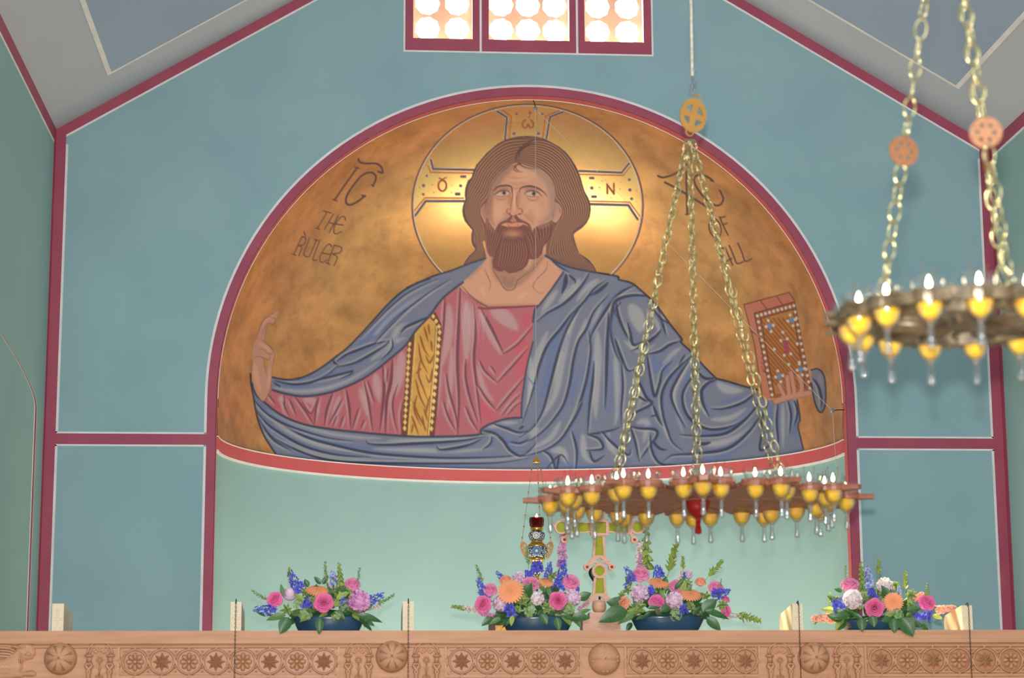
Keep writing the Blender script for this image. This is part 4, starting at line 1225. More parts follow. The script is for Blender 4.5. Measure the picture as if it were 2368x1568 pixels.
# forelock
for p in ([(660, 318), (612, 335), (592, 372), (622, 402), (682, 402)], [(610, 345), (618, 375), (650, 396)], [(640, 312), (700, 350), (800, 376)]):
    stroke(CF(p), 4, (98, 66, 60), 1.6, 0.9, 'end')

# ---- raised hand
HS = (168, 118, 98)
palm = CHD([(130, 990), (135, 860), (150, 770), (170, 740), (280, 760), (300, 790), (320, 900), (345, 1000), (370, 860), (390, 790), (400, 700), (440, 658), (467, 658), (452, 760), (422, 900), (412, 1060), (397, 1190), (360, 1290), (310, 1372), (278, 1372), (210, 1290), (160, 1180)])
fing = CHD([(150, 772), (140, 700), (160, 600), (200, 510), (260, 510), (320, 550), (430, 660), (425, 700), (390, 722), (385, 780), (360, 795), (300, 770), (230, 750)])
indx = CHD([(200, 515), (230, 400), (260, 310), (310, 230), (360, 195), (430, 145), (512, 93), (492, 170), (465, 220), (467, 250), (432, 302), (362, 287), (346, 320), (332, 420), (312, 545), (260, 515)])
for p in (palm, fing, indx):
    fill(p, HS, HD)
for p, w_ in (([(180, 850), (200, 1050), (260, 1250)], 14), ([(390, 900), (380, 1050), (350, 1200)], 7), ([(230, 560), (330, 620), (400, 690)], 7), ([(280, 350), (330, 250), (450, 170)], 6)):
    stroke(CHD(p), w_, (188, 134, 110), 6, 0.7, 'both', clip=[HD])
HL = (116, 76, 76)
for p in ([(150, 772), (230, 750), (300, 772), (360, 795), (385, 780), (390, 720)], [(200, 512), (260, 510), (320, 550), (430, 660), (425, 700), (390, 720), (340, 690), (270, 645), (190, 640)], [(300, 780), (318, 900), (345, 1005)], [(200, 515), (230, 400), (260, 310), (310, 230), (360, 195), (512, 93)], [(360, 197), (410, 205), (455, 215), (467, 250), (432, 302), (362, 287), (300, 380), (268, 500)], [(345, 330), (325, 440), (312, 545)], [(130, 990), (135, 860), (150, 770)], [(410, 1060), (397, 1190), (360, 1290), (310, 1372), (270, 1368), (190, 1260), (150, 1150)], [(462, 660), (450, 760), (420, 900), (410, 1060)]):
    stroke(CHD(p), 1.8, HL, 1.4, 0.8, 'both')

# ---- book and the hand that holds it
fill(CBK([(75, 165), (465, 60), (515, 135), (655, 880), (650, 932), (590, 922), (345, 968), (240, 988), (165, 500)]), (152, 82, 64), BK)
for i in range(7):
    t = i / 7
    a, b, c_ = np.array((75, 165)) * (1 - t) + np.array((165, 240)) * t, np.array((465, 60)) * (1 - t) + np.array((515, 140)) * t, np.array((240, 985)) * (1 - t) + np.array((312, 972)) * t
    stroke(CBK([tuple(c_), tuple(a), tuple(b)]), 1.5, (186, 130, 104), 1.0, 0.7, None, smooth=False)
fill(CBK([(165, 240), (515, 140), (655, 900), (645, 930), (310, 972)]), (134, 78, 52), BK)
fill(CBK([(220, 285), (500, 207), (605, 900), (338, 940)]), (168, 112, 62), BK, 0.3)
pan = CBK([(220, 285), (500, 207), (605, 900), (338, 940)])
for i in range(24):
    o = -420 + i * 40
    P = CBK([(230 + max(0, o), 285 - min(0, o)), (230 + max(0, o) + 330, 285 - min(0, o) + 400)])
    stroke(P, 4.2, (132, 74, 46), 1.2, 0.75, None, clip=[BK]) if 0 <= o < 240 or o < 0 else None
fill(CBK([(338, 940), (605, 900), (655, 900), (645, 930), (310, 975)]), (134, 78, 52), BK)
fill(CBK([(500, 207), (515, 140), (660, 900), (605, 900)]), (134, 78, 52), BK)
fill(CBK([(165, 240), (222, 285), (340, 940), (310, 972)]), (134, 78, 52), BK)
for p in ([(75, 165), (465, 60), (515, 135)], [(75, 165), (165, 500), (240, 985)], [(165, 242), (515, 142), (655, 895)], [(165, 242), (312, 970)], [(222, 285), (500, 207)], [(222, 285), (340, 940)], [(500, 207), (605, 890)], [(218, 130), (275, 208)], [(360, 95), (412, 170)], [(135, 395), (215, 440)], [(240, 740), (290, 760)]):
    stroke(CBK(p), 1.8, (76, 48, 44), 1.2, 0.9, None, smooth=False)
PRL = (178, 166, 158)
pe = []
for i in range(10):
    t = i / 9
    pe.append((192 + (508 - 192) * t, 263 + (175 - 263) * t))
for i in range(1, 14):
    t = i / 13
    pe.append((192 + (318 - 192) * t, 263 + (945 - 263) * t))
    pe.append((508 + (645 - 508) * t, 175 + (888 - 175) * t))
pe += [(412, 405), (338, 552), (537, 505), (463, 683), (395, 477), (450, 462), (424, 604), (481, 592), (555, 665)]
for gx_, gy_ in ((300, 352), (488, 303), (568, 727), (382, 787)):
    pe += [(gx_ - 32, gy_ + 5), (gx_ + 30, gy_ - 8), (gx_ - 14, gy_ - 48), (gx_ + 12, gy_ + 46)]
for a, b in pe:
    x, y = CBK([(a, b)])[0]
    spot(x, y, 3.4, 3.8, PRL, 1, 0.35, clip=[BK])
for a, b in ((300, 352), (488, 303), (568, 727), (382, 787)):
    x, y = CBK([(a, b)])[0]
    spot(x, y, 4.6, 6.4, (88, 116, 158), 1, 0.3, clip=[BK])
fill(CBK([(415, 480), (452, 475), (468, 590), (432, 592)]), (140, 62, 80), BK)
FS = (172, 116, 96)
for p, w_ in (([(352, 1000), (430, 975), (520, 950), (640, 930)], 13), ([(378, 862), (400, 905), (420, 955), (390, 985)], 9.5), ([(450, 790), (458, 870), (470, 960)], 10), ([(482, 755), (500, 850), (515, 950)], 10), ([(545, 780), (572, 850), (572, 905), (548, 940)], 10)):
    stroke(CBK(p), w_ + 2.0, (126, 78, 66), 1.4, 0.9, None, lab=H2, gold=0)
for p, w_ in (([(352, 1000), (430, 975), (520, 950), (640, 930)], 13), ([(378, 862), (400, 905), (420, 955), (390, 985)], 9.5), ([(450, 790), (458, 870), (470, 960)], 10), ([(482, 755), (500, 850), (515, 950)], 10), ([(545, 780), (572, 850), (572, 905), (548, 940)], 10)):
    stroke(CBK(p), w_ - 1.0, FS, 1.4, 1, None, lab=H2, gold=0)
for p in ([(432, 800), (440, 960)], [(475, 800), (492, 955)], [(535, 830), (530, 935)]):
    stroke(CBK(p), 1.6, (126, 78, 66), 1.2, 0.7, 'both')

# ------------------------------------------------------------------ carry it over onto the dome
GAIN = np.array([1.26, 1.42, 1.56])
STEP = 2


def mural_material():
    mt, nt, p = new_mat('mural_paint_and_gold_leaf')
    N, K = nt.nodes, nt.links
    at = N.new('ShaderNodeAttribute')
    at.attribute_name = 'paint'
    # patchy gold leaf: broad clouds and small worn flecks
    c1, f1 = noise_mix(nt, (0.70, 0.69, 0.68, 1), (1.15, 1.12, 1.06, 1), 3.2, 6.0, 0.36, 0.66, stretch=(1.0, 1.0, 1.3))
    c2, f2 = noise_mix(nt, (0.84, 0.82, 0.82, 1), (1.0, 1.0, 1.0, 1), 9.0, 5.0, 0.38, 0.50)
    mu = N.new('ShaderNodeMix'); mu.data_type = 'RGBA'; mu.blend_type = 'MULTIPLY'; mu.inputs[0].default_value = 1.0
    K.new(c1, mu.inputs[6]); K.new(c2, mu.inputs[7])
    one = N.new('ShaderNodeMix'); one.data_type = 'RGBA'
    one.inputs[6].default_value = (1, 1, 1, 1)
    pz = N.new('ShaderNodeMapRange')
    pz.inputs[1].default_value = 0.8; pz.inputs[2].default_value = 1.0; pz.inputs[3].default_value = 1.0; pz.inputs[4].default_value = 0.25
    K.new(at.outputs['Alpha'], pz.inputs[0])
    gm = N.new('ShaderNodeMath'); gm.operation = 'MULTIPLY'
    K.new(pz.outputs[0], gm.inputs[0]); K.new(at.outputs['Alpha'], gm.inputs[1])
    K.new(gm.outputs[0], one.inputs[0]); K.new(mu.outputs[2], one.inputs[7])
    m2 = N.new('ShaderNodeMix'); m2.data_type = 'RGBA'; m2.blend_type = 'MULTIPLY'; m2.inputs[0].default_value = 1.0
    K.new(at.outputs['Color'], m2.inputs[6]); K.new(one.outputs[2], m2.inputs[7])
    K.new(m2.outputs[2], p.inputs['Base Color'])
    me_ = N.new('ShaderNodeMath'); me_.operation = 'MULTIPLY'; me_.inputs[1].default_value = 0.74
    K.new(at.outputs['Alpha'], me_.inputs[0]); K.new(me_.outputs[0], p.inputs['Metallic'])
    rr = N.new('ShaderNodeMapRange')
    rr.inputs[3].default_value = 0.62; rr.inputs[4].default_value = 0.27
    K.new(at.outputs['Alpha'], rr.inputs[0]); K.new(rr.outputs[0], p.inputs['Roughness'])
    p.inputs['Specular IOR Level'].default_value = 0.3
    return mt


M['mural'] = mural_material()


def dome_hit(X, Y, k):
    """where the sight lines through these photo points meet the dome (k slightly <1 lies in front of the plaster)"""
    dx = (X - 1184) / FPX
    dy = (Y - 784) / FPX
    D_ = FW[None] + RT[None] * dx[:, None] - UP[None] * dy[:, None]
    a, b = RF * k, CB * k
    o = EYE - np.array([ACX, SOF, ACZ])

    def quad_(zs):
        A_ = (D_[:, 0] / a) ** 2 + (D_[:, 1] / b) ** 2 + zs * (D_[:, 2] / a) ** 2
        B_ = 2 * (o[0] * D_[:, 0] / a ** 2 + o[1] * D_[:, 1] / b ** 2 + zs * o[2] * D_[:, 2] / a ** 2)
        C_ = (o[0] / a) ** 2 + (o[1] / b) ** 2 + zs * (o[2] / a) ** 2 - 1
        ds = B_ * B_ - 4 * A_ * C_
        ok = ds > 0
        t = (-B_ + np.sqrt(np.where(ok, ds, 0))) / (2 * A_)
        return EYE[None] + D_ * t[:, None], ok
    P1, ok1 = quad_(1.0)
    P0, ok0 = quad_(0.0)
    low = P0[:, 2] < ACZ
    P = np.where(low[:, None], P0, P1)
    ok = np.where(low, ok0, ok1) & (P[:, 1] > SOF - 0.0) & (P[:, 2] > CZ1 - 0.02)
    return P, ok


def build_mural():
    ny, nx = CH // STEP, CW // STEP
    yy, xx = np.meshgrid(np.arange(ny) * STEP, np.arange(nx) * STEP, indexing='ij')
    P, ok = dome_hit((xx.ravel() + OX + STEP / 2.0), (yy.ravel() + OY + STEP / 2.0), 0.9985)
    ok = ok.reshape(ny, nx)

    def sample(A_):
        B_ = A_[:ny * STEP, :nx * STEP]
        return B_.reshape(ny, STEP, nx, STEP, *A_.shape[2:]).mean(axis=(1, 3))
    rgb = np.clip(lin(sample(IMG)) * GAIN, 0, 0.95)
    al = sample(GOLD)
    col = np.concatenate([rgb, al[..., None]], -1).reshape(-1, 4)
    lb_ = LAB[STEP // 2:ny * STEP:STEP, STEP // 2:nx * STEP:STEP][:ny, :nx]
    okf = ok[:-1, :-1] & ok[1:, :-1] & ok[:-1, 1:] & ok[1:, 1:]
    idx = np.arange(ny * nx).reshape(ny, nx)
    quads = np.stack([idx[:-1, :-1], idx[1:, :-1], idx[1:, 1:], idx[:-1, 1:]], -1)
    fl = lb_[1:, 1:]
    root = thing('mural', (ACX, SOF + CB, CZ1), 'gold ground mural of a bearded haloed figure in blue robe on the apse dome', 'mural')
    names = {GR: 'gold_ground', HA: 'halo', HR: 'hair', FC: 'face', BD: 'beard', TU: 'tunic', RB: 'robe', HD: 'raised_hand', BK: 'book', H2: 'holding_hand', LT: 'lettering', LT2: 'lettering', CV: 'gold_stripe'}
    labs = {GR: 'patchy gold leaf ground', HA: 'gold halo with a cross', TU: 'red tunic with pale folds', RB: 'blue grey cloak with dark folds', LT: 'dark painted letters IC THE RULER', LT2: 'dark painted letters XC OF ALL', BK: 'jewelled book with red page edges'}
    for k_, nm in names.items():
        q_ = quads[okf & (fl == k_)]
        if not len(q_):
            continue
        u_, inv = np.unique(q_, return_inverse=True)
        me = bpy.data.meshes.new(nm)
        V_ = P[u_] - np.array([ACX, SOF + CB, CZ1])
        Fq = inv.reshape(-1, 4)
        me.vertices.add(len(u_)); me.vertices.foreach_set('co', V_.ravel())
        me.loops.add(Fq.size); me.loops.foreach_set('vertex_index', Fq.ravel().astype(np.int32))
        me.polygons.add(len(Fq)); me.polygons.foreach_set('loop_start', (np.arange(len(Fq)) * 4).astype(np.int32))
        me.polygons.foreach_set('use_smooth', [True] * len(Fq))
        me.update(calc_edges=True)
        ca = me.attributes.new('paint', 'FLOAT_COLOR', 'POINT')
        ca.data.foreach_set('color', col[u_].ravel().astype(np.float32))
        me.materials.append(M['mural'])
        obj(nm, me, root, labs.get(k_))


build_mural()
# the dome itself carries the same gold leaf up to its edges
vs, fs = dome()
dm = MB().add(vs, fs).mesh('wall_apse_dome', 'mural', True)
ca = dm.attributes.new('paint', 'FLOAT_COLOR', 'POINT')
c_ = np.tile(np.r_[lin(GOLDC) * GAIN, 0.8], (len(vs), 1))
ca.data.foreach_set('color', c_.ravel().astype(np.float32))
struct(obj('wall_apse_dome', dm), 'gold coloured half dome of the apse')

# ================================================================== carved beam of the iconostasis
BY = -4.24
BT, BC, BB = 2.125, 2.064, 1.80      # top, underside of the plain cornice, bottom of the frieze


def bxp(px, y=1520):
    return float(on_y(px, y, BY)[0])


def bz(px, y):
    return float(on_y(px, y, BY)[2])


beam = thing('carved_beam', (0, BY, BB), 'long carved wooden beam of the altar screen with rosette frieze', 'beam')


def rel(mb_, name, mt, parent=beam, smooth=False, label=None, loc=(0, 0, 0), rot=None, scale=None):
    o = mb_.build(name, mt, parent, smooth, label)
    o.location = loc
    if rot is not None:
        o.rotation_euler = rot
    return o


X0, X1 = -WX + 0.002, WX - 0.002
rel(MB().box((X0, 0, 0), (X1, 0.40, BC - BB)), 'frieze_board', 'oak')
cor = MB().box((X0, -0.022, BC - BB), (X1, 0.42, BT - BB))
rel(cor, 'cornice', 'oak', label='plain projecting top moulding')
rel(MB().tube([(X0, -0.004, BC - BB - 0.014), (X1, -0.004, BC - BB - 0.014)], 0.008, 8), 'bead_moulding', 'oak')
for xp in (-3.2, -1.05, 1.03, 3.2):
    rel(MB().lathe([(0.10, -BB), (0.10, -BB + 0.1), (0.07, -BB + 0.13), (0.065, -0.1), (0.10, -0.03), (0.11, 0.0)], 20), 'column', 'oak', smooth=False, loc=(xp, 0.2, 0))

RC = bz(1200, 1529) - BB      # height of the circle centres above the beam's foot
PITCHB = 0.1295


def petal_rosette():
    mb_ = MB()
    for k in range(8):
        a = 2 * PI * k / 8
        p = [(0.006, 0.0), (0.016, -0.008), (0.034, -0.0135), (0.043, -0.008), (0.0455, 0.0), (0.043, 0.008), (0.034, 0.0135), (0.016, 0.008)]
        R_ = Matrix.Rotation(-a, 4, 'Y')
        mb_.relief(p, 0.011, 0.008, 0.006, R_)
    mb_.lathe([(0.0105, 0), (0.009, 0.009), (0.004, 0.012)], 10, Matrix.Rotation(PI / 2, 4, 'X'))
    return mb_.mesh('rosette', 'oak', True)


def star_boss():
    mb_ = MB()
    vs = [(0, -0.012, 0)]
    for k in range(16):
        a = 2 * PI * k / 16
        r_ = 0.047 if k % 2 == 0 else 0.027
        vs.append((r_ * math.cos(a), -0.0135 if k % 2 == 0 and False else (-0.002 if k % 2 == 0 else -0.001), r_ * math.sin(a)))
    # ridge points give each ray two facets
    for k in range(8):
        a = 2 * PI * k / 8
        vs.append((0.022 * math.cos(a), -0.016, 0.022 * math.sin(a)))
    fs = []
    for k in range(8):
        t, l_, r_, m_ = 1 + 2 * k, 1 + (2 * k - 1) % 16, 1 + (2 * k + 1) % 16, 17 + k
        fs += [(0, l_, m_), (l_, t, m_), (t, r_, m_), (r_, 0, m_)]
    mb_.add(vs, fs)
    return mb_.mesh('star_boss', 'oak')


def ring_mesh(r_, t=0.006):
    return MB().tube([(r_ * math.cos(a), -0.003, r_ * math.sin(a)) for a in np.linspace(0, 2 * PI, 36, endpoint=False)], t, 7, True).mesh('ring', 'oak', True)


ME_ROS, ME_STAR, ME_RING = petal_rosette(), star_boss(), ring_mesh(0.0585)
ME_KNOT = MB().tube([(0.0, -0.004, -0.030), (0.010, -0.010, -0.012), (0.0, -0.013, 0.0), (-0.010, -0.010, 0.012), (0.0, -0.004, 0.030)], 0.0065, 7).mesh('knot', 'oak', True)
lf = MB()
for sg in (-1, 1):
    lf.tube([(0, -0.002, -0.002), (sg * 0.012, -0.005, 0.006), (sg * 0.022, -0.006, 0.004), (sg * 0.024, -0.005, -0.004), (sg * 0.017, -0.004, -0.006)], 0.0034, 6)
lf.relief([(0, 0.018), (0.007, 0.004), (0, -0.012), (-0.007, 0.004)], 0.008, 0.006, 0.004)
ME_LEAF = lf.mesh('leaf_carving', 'oak', True)
tri = MB()
tri.prism([(-0.030, 0.0), (0.030, 0.0), (0.0, 0.024)], [[(-0.016, 0.005), (0.016, 0.005), (0.0, 0.017)]], 0.008, Matrix.Translation((0, -0.008, 0)))
tri.relief([(-0.007, 0.010), (0, 0.017), (0.007, 0.010), (0, 0.003)], 0.008, 0.005, 0.003)
ME_TRI = tri.mesh('corner_carving', 'oak', False)


def panel(x0, x1, centres, first_star):
    p = MB()
    h0, h1 = RC - 0.078, RC + 0.078
    p.prism([(x0, h0), (x1, h0), (x1, h1), (x0, h1)], [[(x0 + 0.010, h0 + 0.010), (x1 - 0.010, h0 + 0.010), (x1 - 0.010, h1 - 0.010), (x0 + 0.010, h1 - 0.010)]], 0.010, Matrix.Translation((0, -0.010, 0)))
    p.prism([(x0 + 0.018, h0 + 0.018), (x1 - 0.018, h0 + 0.018), (x1 - 0.018, h1 - 0.018), (x0 + 0.018, h1 - 0.018)], [[(x0 + 0.023, h0 + 0.023), (x1 - 0.023, h0 + 0.023), (x1 - 0.023, h1 - 0.023), (x0 + 0.023, h1 - 0.023)]], 0.007, Matrix.Translation((0, -0.007, 0)))
    fr = p.build('panel_frame', 'oak', beam)
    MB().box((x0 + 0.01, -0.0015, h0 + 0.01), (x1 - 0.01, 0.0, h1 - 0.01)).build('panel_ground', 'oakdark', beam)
    for i, cx in enumerate(centres):
        put(ME_RING, 'ring', beam, (cx, 0, RC), None, (1, 2.0, 1))
        put(ME_STAR if (i % 2 == 0) == first_star else ME_ROS, 'star_boss' if (i % 2 == 0) == first_star else 'rosette', beam, (cx, 0, RC), None, (1, 2.0, 1))
        if i < len(centres) - 1:
            mx = (cx + centres[i + 1]) / 2
            put(ME_KNOT, 'knot', beam, (mx, 0, RC), (0, 0.25, 0))
            for sg in (-1, 1):
                put(ME_TRI, 'corner_carving', beam, (mx, 0, RC + sg * 0.058), (0, PI if sg > 0 else 0, 0))
                put(ME_LEAF, 'leaf_carving', beam, (mx, -0.001, RC + sg * 0.040), (0, PI if sg > 0 else 0, 0), 0.7)
        for sg in (-1, 1):
            put(ME_KNOT, 'knot', beam, (cx, 0, RC + sg * 0.066), (0, PI / 2 * 0.85, 0), 0.75)
    for ex, d in ((x0 + 0.03, 1), (x1 - 0.03, -1)):
        for sg in (-1, 1):
            put(ME_LEAF, 'leaf_carving', beam, (ex, 0, RC + sg * 0.052), (0, (PI / 4) * sg * d, 0), 0.75)
        put(ME_KNOT, 'knot', beam, (ex - d * 0.018, 0, RC), (0, 0.2, 0), 0.8)


panel(bxp(272), bxp(786), [bxp(313 + 62.3 * k) for k in range(8)], False)
panel(bxp(1028), bxp(1345), [bxp(1067 + 59.8 * k) for k in range(5)], True)
panel(bxp(1443), bxp(1757), [bxp(1484 + 59.7 * k) for k in range(5)], True)
panel(bxp(1998), bxp(2480), [bxp(2037 + 59.8 * k) for k in range(7)], True)


# bosses: pierced globes and the plain one with a cross
def boss_mesh(kind):
    mb_ = MB()
    R_ = 0.079
    prof = [(R_ * math.cos(a), R_ * math.sin(a) * 0.9) for a in np.linspace(0, PI / 2 - 0.01, 16)]
    X = Matrix.Rotation(PI / 2, 4, 'X')
    mb_.lathe(prof, 32, X)
    return mb_.mesh('boss', 'oak', True)


ME_BOSS = boss_mesh('a')


def arcband(dirv, half, w_, lift):
    """raised band running over the globe through its pole in direction dirv"""
    mb_ = MB()
    vs, fs = [], []
    n = 14
    for i in range(n):
        a = -half + 2 * half * i / (n - 1)
        for sgn in (-1, 1):
            t = np.array([math.cos(dirv), 0, math.sin(dirv)])
            b_ = np.array([-math.sin(dirv), 0, math.cos(dirv)])
            c = t * math.sin(a) * 0.079 + np.array([0, -math.cos(a) * 0.9 * 0.079, 0])
            pt = c + b_ * sgn * w_ / 2
            pt[1] = -0.9 * math.sqrt(max(0.079 ** 2 - pt[0] ** 2 - pt[2] ** 2, 0)) - lift
            vs.append(tuple(pt))
    for i in range(n - 1):
        fs.append((2 * i, 2 * i + 2, 2 * i + 3, 2 * i + 1))
    mb_.add(vs, fs)
    return mb_


CROSSB = MB()
for dv in (0, PI / 2):
    q_ = arcband(dv, 1.45, 0.012, 0.005)
    CROSSB.add(q_.v, q_.f)
ME_CROSSB = CROSSB.mesh('cross_band', 'oak')
CUT_SHADES = MB()
for k in range(8):
    a = 2 * PI * (k + 0.5) / 8
    tri_ = [(0.018, 0.4), (0.052, 0.30), (0.058, 0.0), (0.052, -0.30)]
    vs_, fs_ = [], []
    for i in range(5):
        r_ = 0.024 + 0.040 * i / 4
        for j in range(3):
            th = a + (j - 1) * 0.15 * (0.25 + 0.75 * i / 4) * (1.0 if i < 4 else 0.9)
            x_, z_ = r_ * math.cos(th), r_ * math.sin(th)
            vs_.append((x_, -0.9 * math.sqrt(0.079 ** 2 - x_ * x_ - z_ * z_) - 0.0015, z_))
    for i in range(4):
        for j in range(2):
            k0 = i * 3 + j
            fs_.append((k0, k0 + 1, k0 + 4, k0 + 3))
    CUT_SHADES.add(vs_, fs_)
M['shade'] = mat('cut_shade_brown', (150, 102, 74), 0.7, scale=20)  # darker wedges laid on the globe paint the shade inside the cuts
ME_CUT_SHADES = CUT_SHADES.mesh('cut_shading', 'shade')
for px, yy in ((140, 1523), (906, 1518), (1881, 1521)):
    b = put(ME_BOSS, 'boss', beam, (bxp(px, yy), 0, bz(px, yy) - BB), label='globe boss carved with a pierced cross pattern')
    put(ME_CROSSB, 'cross_band', b)
    put(ME_CUT_SHADES, 'cut_shading', b)
b = put(ME_BOSS, 'boss', beam, (bxp(1397, 1524), 0, bz(1397, 1524) - BB), label='plain round boss with a fine raised cross')
q_ = MB()
for dv in (0, PI / 2):
    t_ = arcband(dv, 1.3, 0.005, 0.006)
    q_.add(t_.v, t_.f)
for sx_ in (-1, 1):
    for sz in (-1, 1):
        for hor in (0, 1):
            px_, pz_ = (0.062 * sx_, 0.010 * sz) if hor else (0.010 * sx_, 0.062 * sz)
            q_.lathe([(0.006, 0), (0.004, 0.004)], 8, Matrix.Translation((px_, -0.9 * math.sqrt(max(0.079 ** 2 - px_ ** 2 - pz_ ** 2, 0)), pz_)) @ Matrix.Rotation(PI / 2, 4, 'X'))
q_.build('cross_band', 'oak', b)
# beaded scroll rows under the globes
SCR = MB()
for k in range(5):
    x_ = -0.068 + k * 0.034
    SCR.tube([(x_ - 0.014, -0.003, 0.010), (x_ - 0.008, -0.006, 0.022), (x_ + 0.006, -0.006, 0.022), (x_ + 0.010, -0.005, 0.010), (x_ + 0.002, -0.004, 0.006)], 0.0042, 6)
ME_SCR = SCR.mesh('scroll_row', 'oak', True)
for px in (140, 906, 1881):
    put(ME_SCR, 'scroll_row', beam, (bxp(px), 0, bz(px, 1523) - BB - 0.118))


# little arcades: half-round arch with star, knotted columns, flower between
def arcade_mesh():
    mb_ = MB()
    mb_.tube([(0.060 * math.cos(a), -0.003, 0.062 + 0.060 * math.sin(a)) for a in np.linspace(0, PI, 18)], 0.006, 6)
    mb_.tube([(0.046 * math.cos(a), -0.003, 0.062 + 0.046 * math.sin(a)) for a in np.linspace(0, PI, 16)], 0.0035, 6)
    for k in range(5):
        a = PI * (k + 0.5) / 5
        c, s_ = math.cos(a), math.sin(a)
        o_ = (0.008 * c, -0.006, 0.066 + 0.008 * s_)
        t_ = (0.042 * c, -0.002, 0.066 + 0.042 * s_)
        m_ = (0.022 * c, -0.013, 0.066 + 0.022 * s_)
        l_ = (0.020 * c - 0.009 * s_, -0.001, 0.066 + 0.020 * s_ + 0.009 * c)
        r_ = (0.020 * c + 0.009 * s_, -0.001, 0.066 + 0.020 * s_ - 0.009 * c)
        mb_.add([o_, t_, m_, l_, r_], [(0, 2, 3), (3, 2, 1), (1, 2, 4), (4, 2, 0)])
    for sg in (-1, 1):
        mb_.box((sg * 0.052 - 0.020, -0.010, 0.050), (sg * 0.052 + 0.020, 0, 0.060))
        mb_.box((sg * 0.050 - 0.012, -0.008, 0.020), (sg * 0.050 + 0.012, 0, 0.050))
        for d in (-0.009, 0.009):
            mb_.tube([(sg * 0.050 + d, -0.006, 0.018), (sg * 0.050 + d * 1.6, -0.008, 0.004), (sg * 0.050 - d * 0.9, -0.011, -0.022), (sg * 0.050 + d * 0.4, -0.010, -0.048), (sg * 0.050 - d, -0.008, -0.085)], 0.0085, 7)
        mb_.tube([(sg * 0.050 - 0.018, -0.008, 0.002), (sg * 0.050 - 0.012, -0.010, 0.016), (sg * 0.050 + 0.012, -0.010, 0.016), (sg * 0.050 + 0.018, -0.008, 0.002)], 0.006, 6)
    for k in range(8):
        a = 2 * PI * k / 8
        mb_.relief([(0.004, 0), (0.012, -0.006), (0.020, 0), (0.012, 0.006)], 0.008, 0.005, 0.004, Matrix.Translation((0, -0.002, 0.036)) @ Matrix.Rotation(a, 4, 'Y'))
    mb_.tube([(0, -0.004, 0.018), (0.002, -0.005, -0.010), (-0.002, -0.005, -0.040)], 0.004, 6)
    for sg in (-1, 1):
        mb_.relief([(0, -0.010), (sg * 0.014, 0.006), (sg * 0.012, -0.006), (sg * 0.003, -0.018)], 0.007, 0.005, 0.004)
        mb_.tube([(sg * 0.010 + 0.007 * math.cos(a), -0.005, -0.046 + 0.007 * math.sin(a)) for a in np.linspace(0, 2 * PI, 10, endpoint=False)], 0.003, 5, True)
    return mb_.mesh('arcade_carving', 'oak', True)


ME_ARC = arcade_mesh()
for px in (231, 829, 986, 1803, 1957):
    put(ME_ARC, 'arcade_carving', beam, (bxp(px), 0, bz(px, 1543) - BB), None, (1, 1.8, 1))

# winged lion carved in relief at the left end
gp = tr(0, 1360, 3.947)


def gw(pts):
    return [(bxp(x, 1520), bz(x, y) - BB) for x, y in gp(pts)]


lion = MB()
lion.relief(gw([(90, 512), (140, 525), (190, 500), (250, 496), (300, 515), (328, 560), (328, 610), (300, 650), (250, 660), (225, 665), (232, 690), (215, 680), (212, 730), (200, 770), (260, 752), (310, 750), (342, 775), (335, 805), (300, 812), (230, 806), (200, 821), (-60, 860), (-60, 650), (40, 640), (120, 590), (140, 560)]), 0.022, 0.022, 0.009)
for y_ in (520, 545, 570, 595, 620):
    P_ = gw([(-60, y_ + 4), (20, y_ + 2), (90, y_ + 8), (140, y_ + 30)])
    lion.tube([(p[0], -0.010, p[1]) for p in P_], 0.006, 6)
P_ = gw([(225, 600), (260, 570), (295, 585), (300, 620), (260, 635), (215, 620)])
lion.relief(P_, 0.026, 0.012, 0.006, Matrix.Translation((0, -0.006, 0)))
for a, b_ in (((110, 530), (180, 548)), ((180, 548), (235, 535)), ((190, 590), (185, 680)), ((205, 600), (205, 690))):
    P_ = gw([a, b_])
    lion.tube([(p[0], -0.022, p[1]) for p in P_], 0.005, 6)
for k in range(9):
    cx_, cy_ = 10 + (k % 3) * 40, 690 + (k // 3) * 40
    P_ = gw([(cx_ - 18, cy_), (cx_, cy_ + 16), (cx_ + 18, cy_)])
    lion.tube([(p[0], -0.021, p[1]) for p in smoothline(P_, 4)], 0.003, 5)
lion.build('lion_carving', 'oak', beam, True, 'winged lion carved in relief')

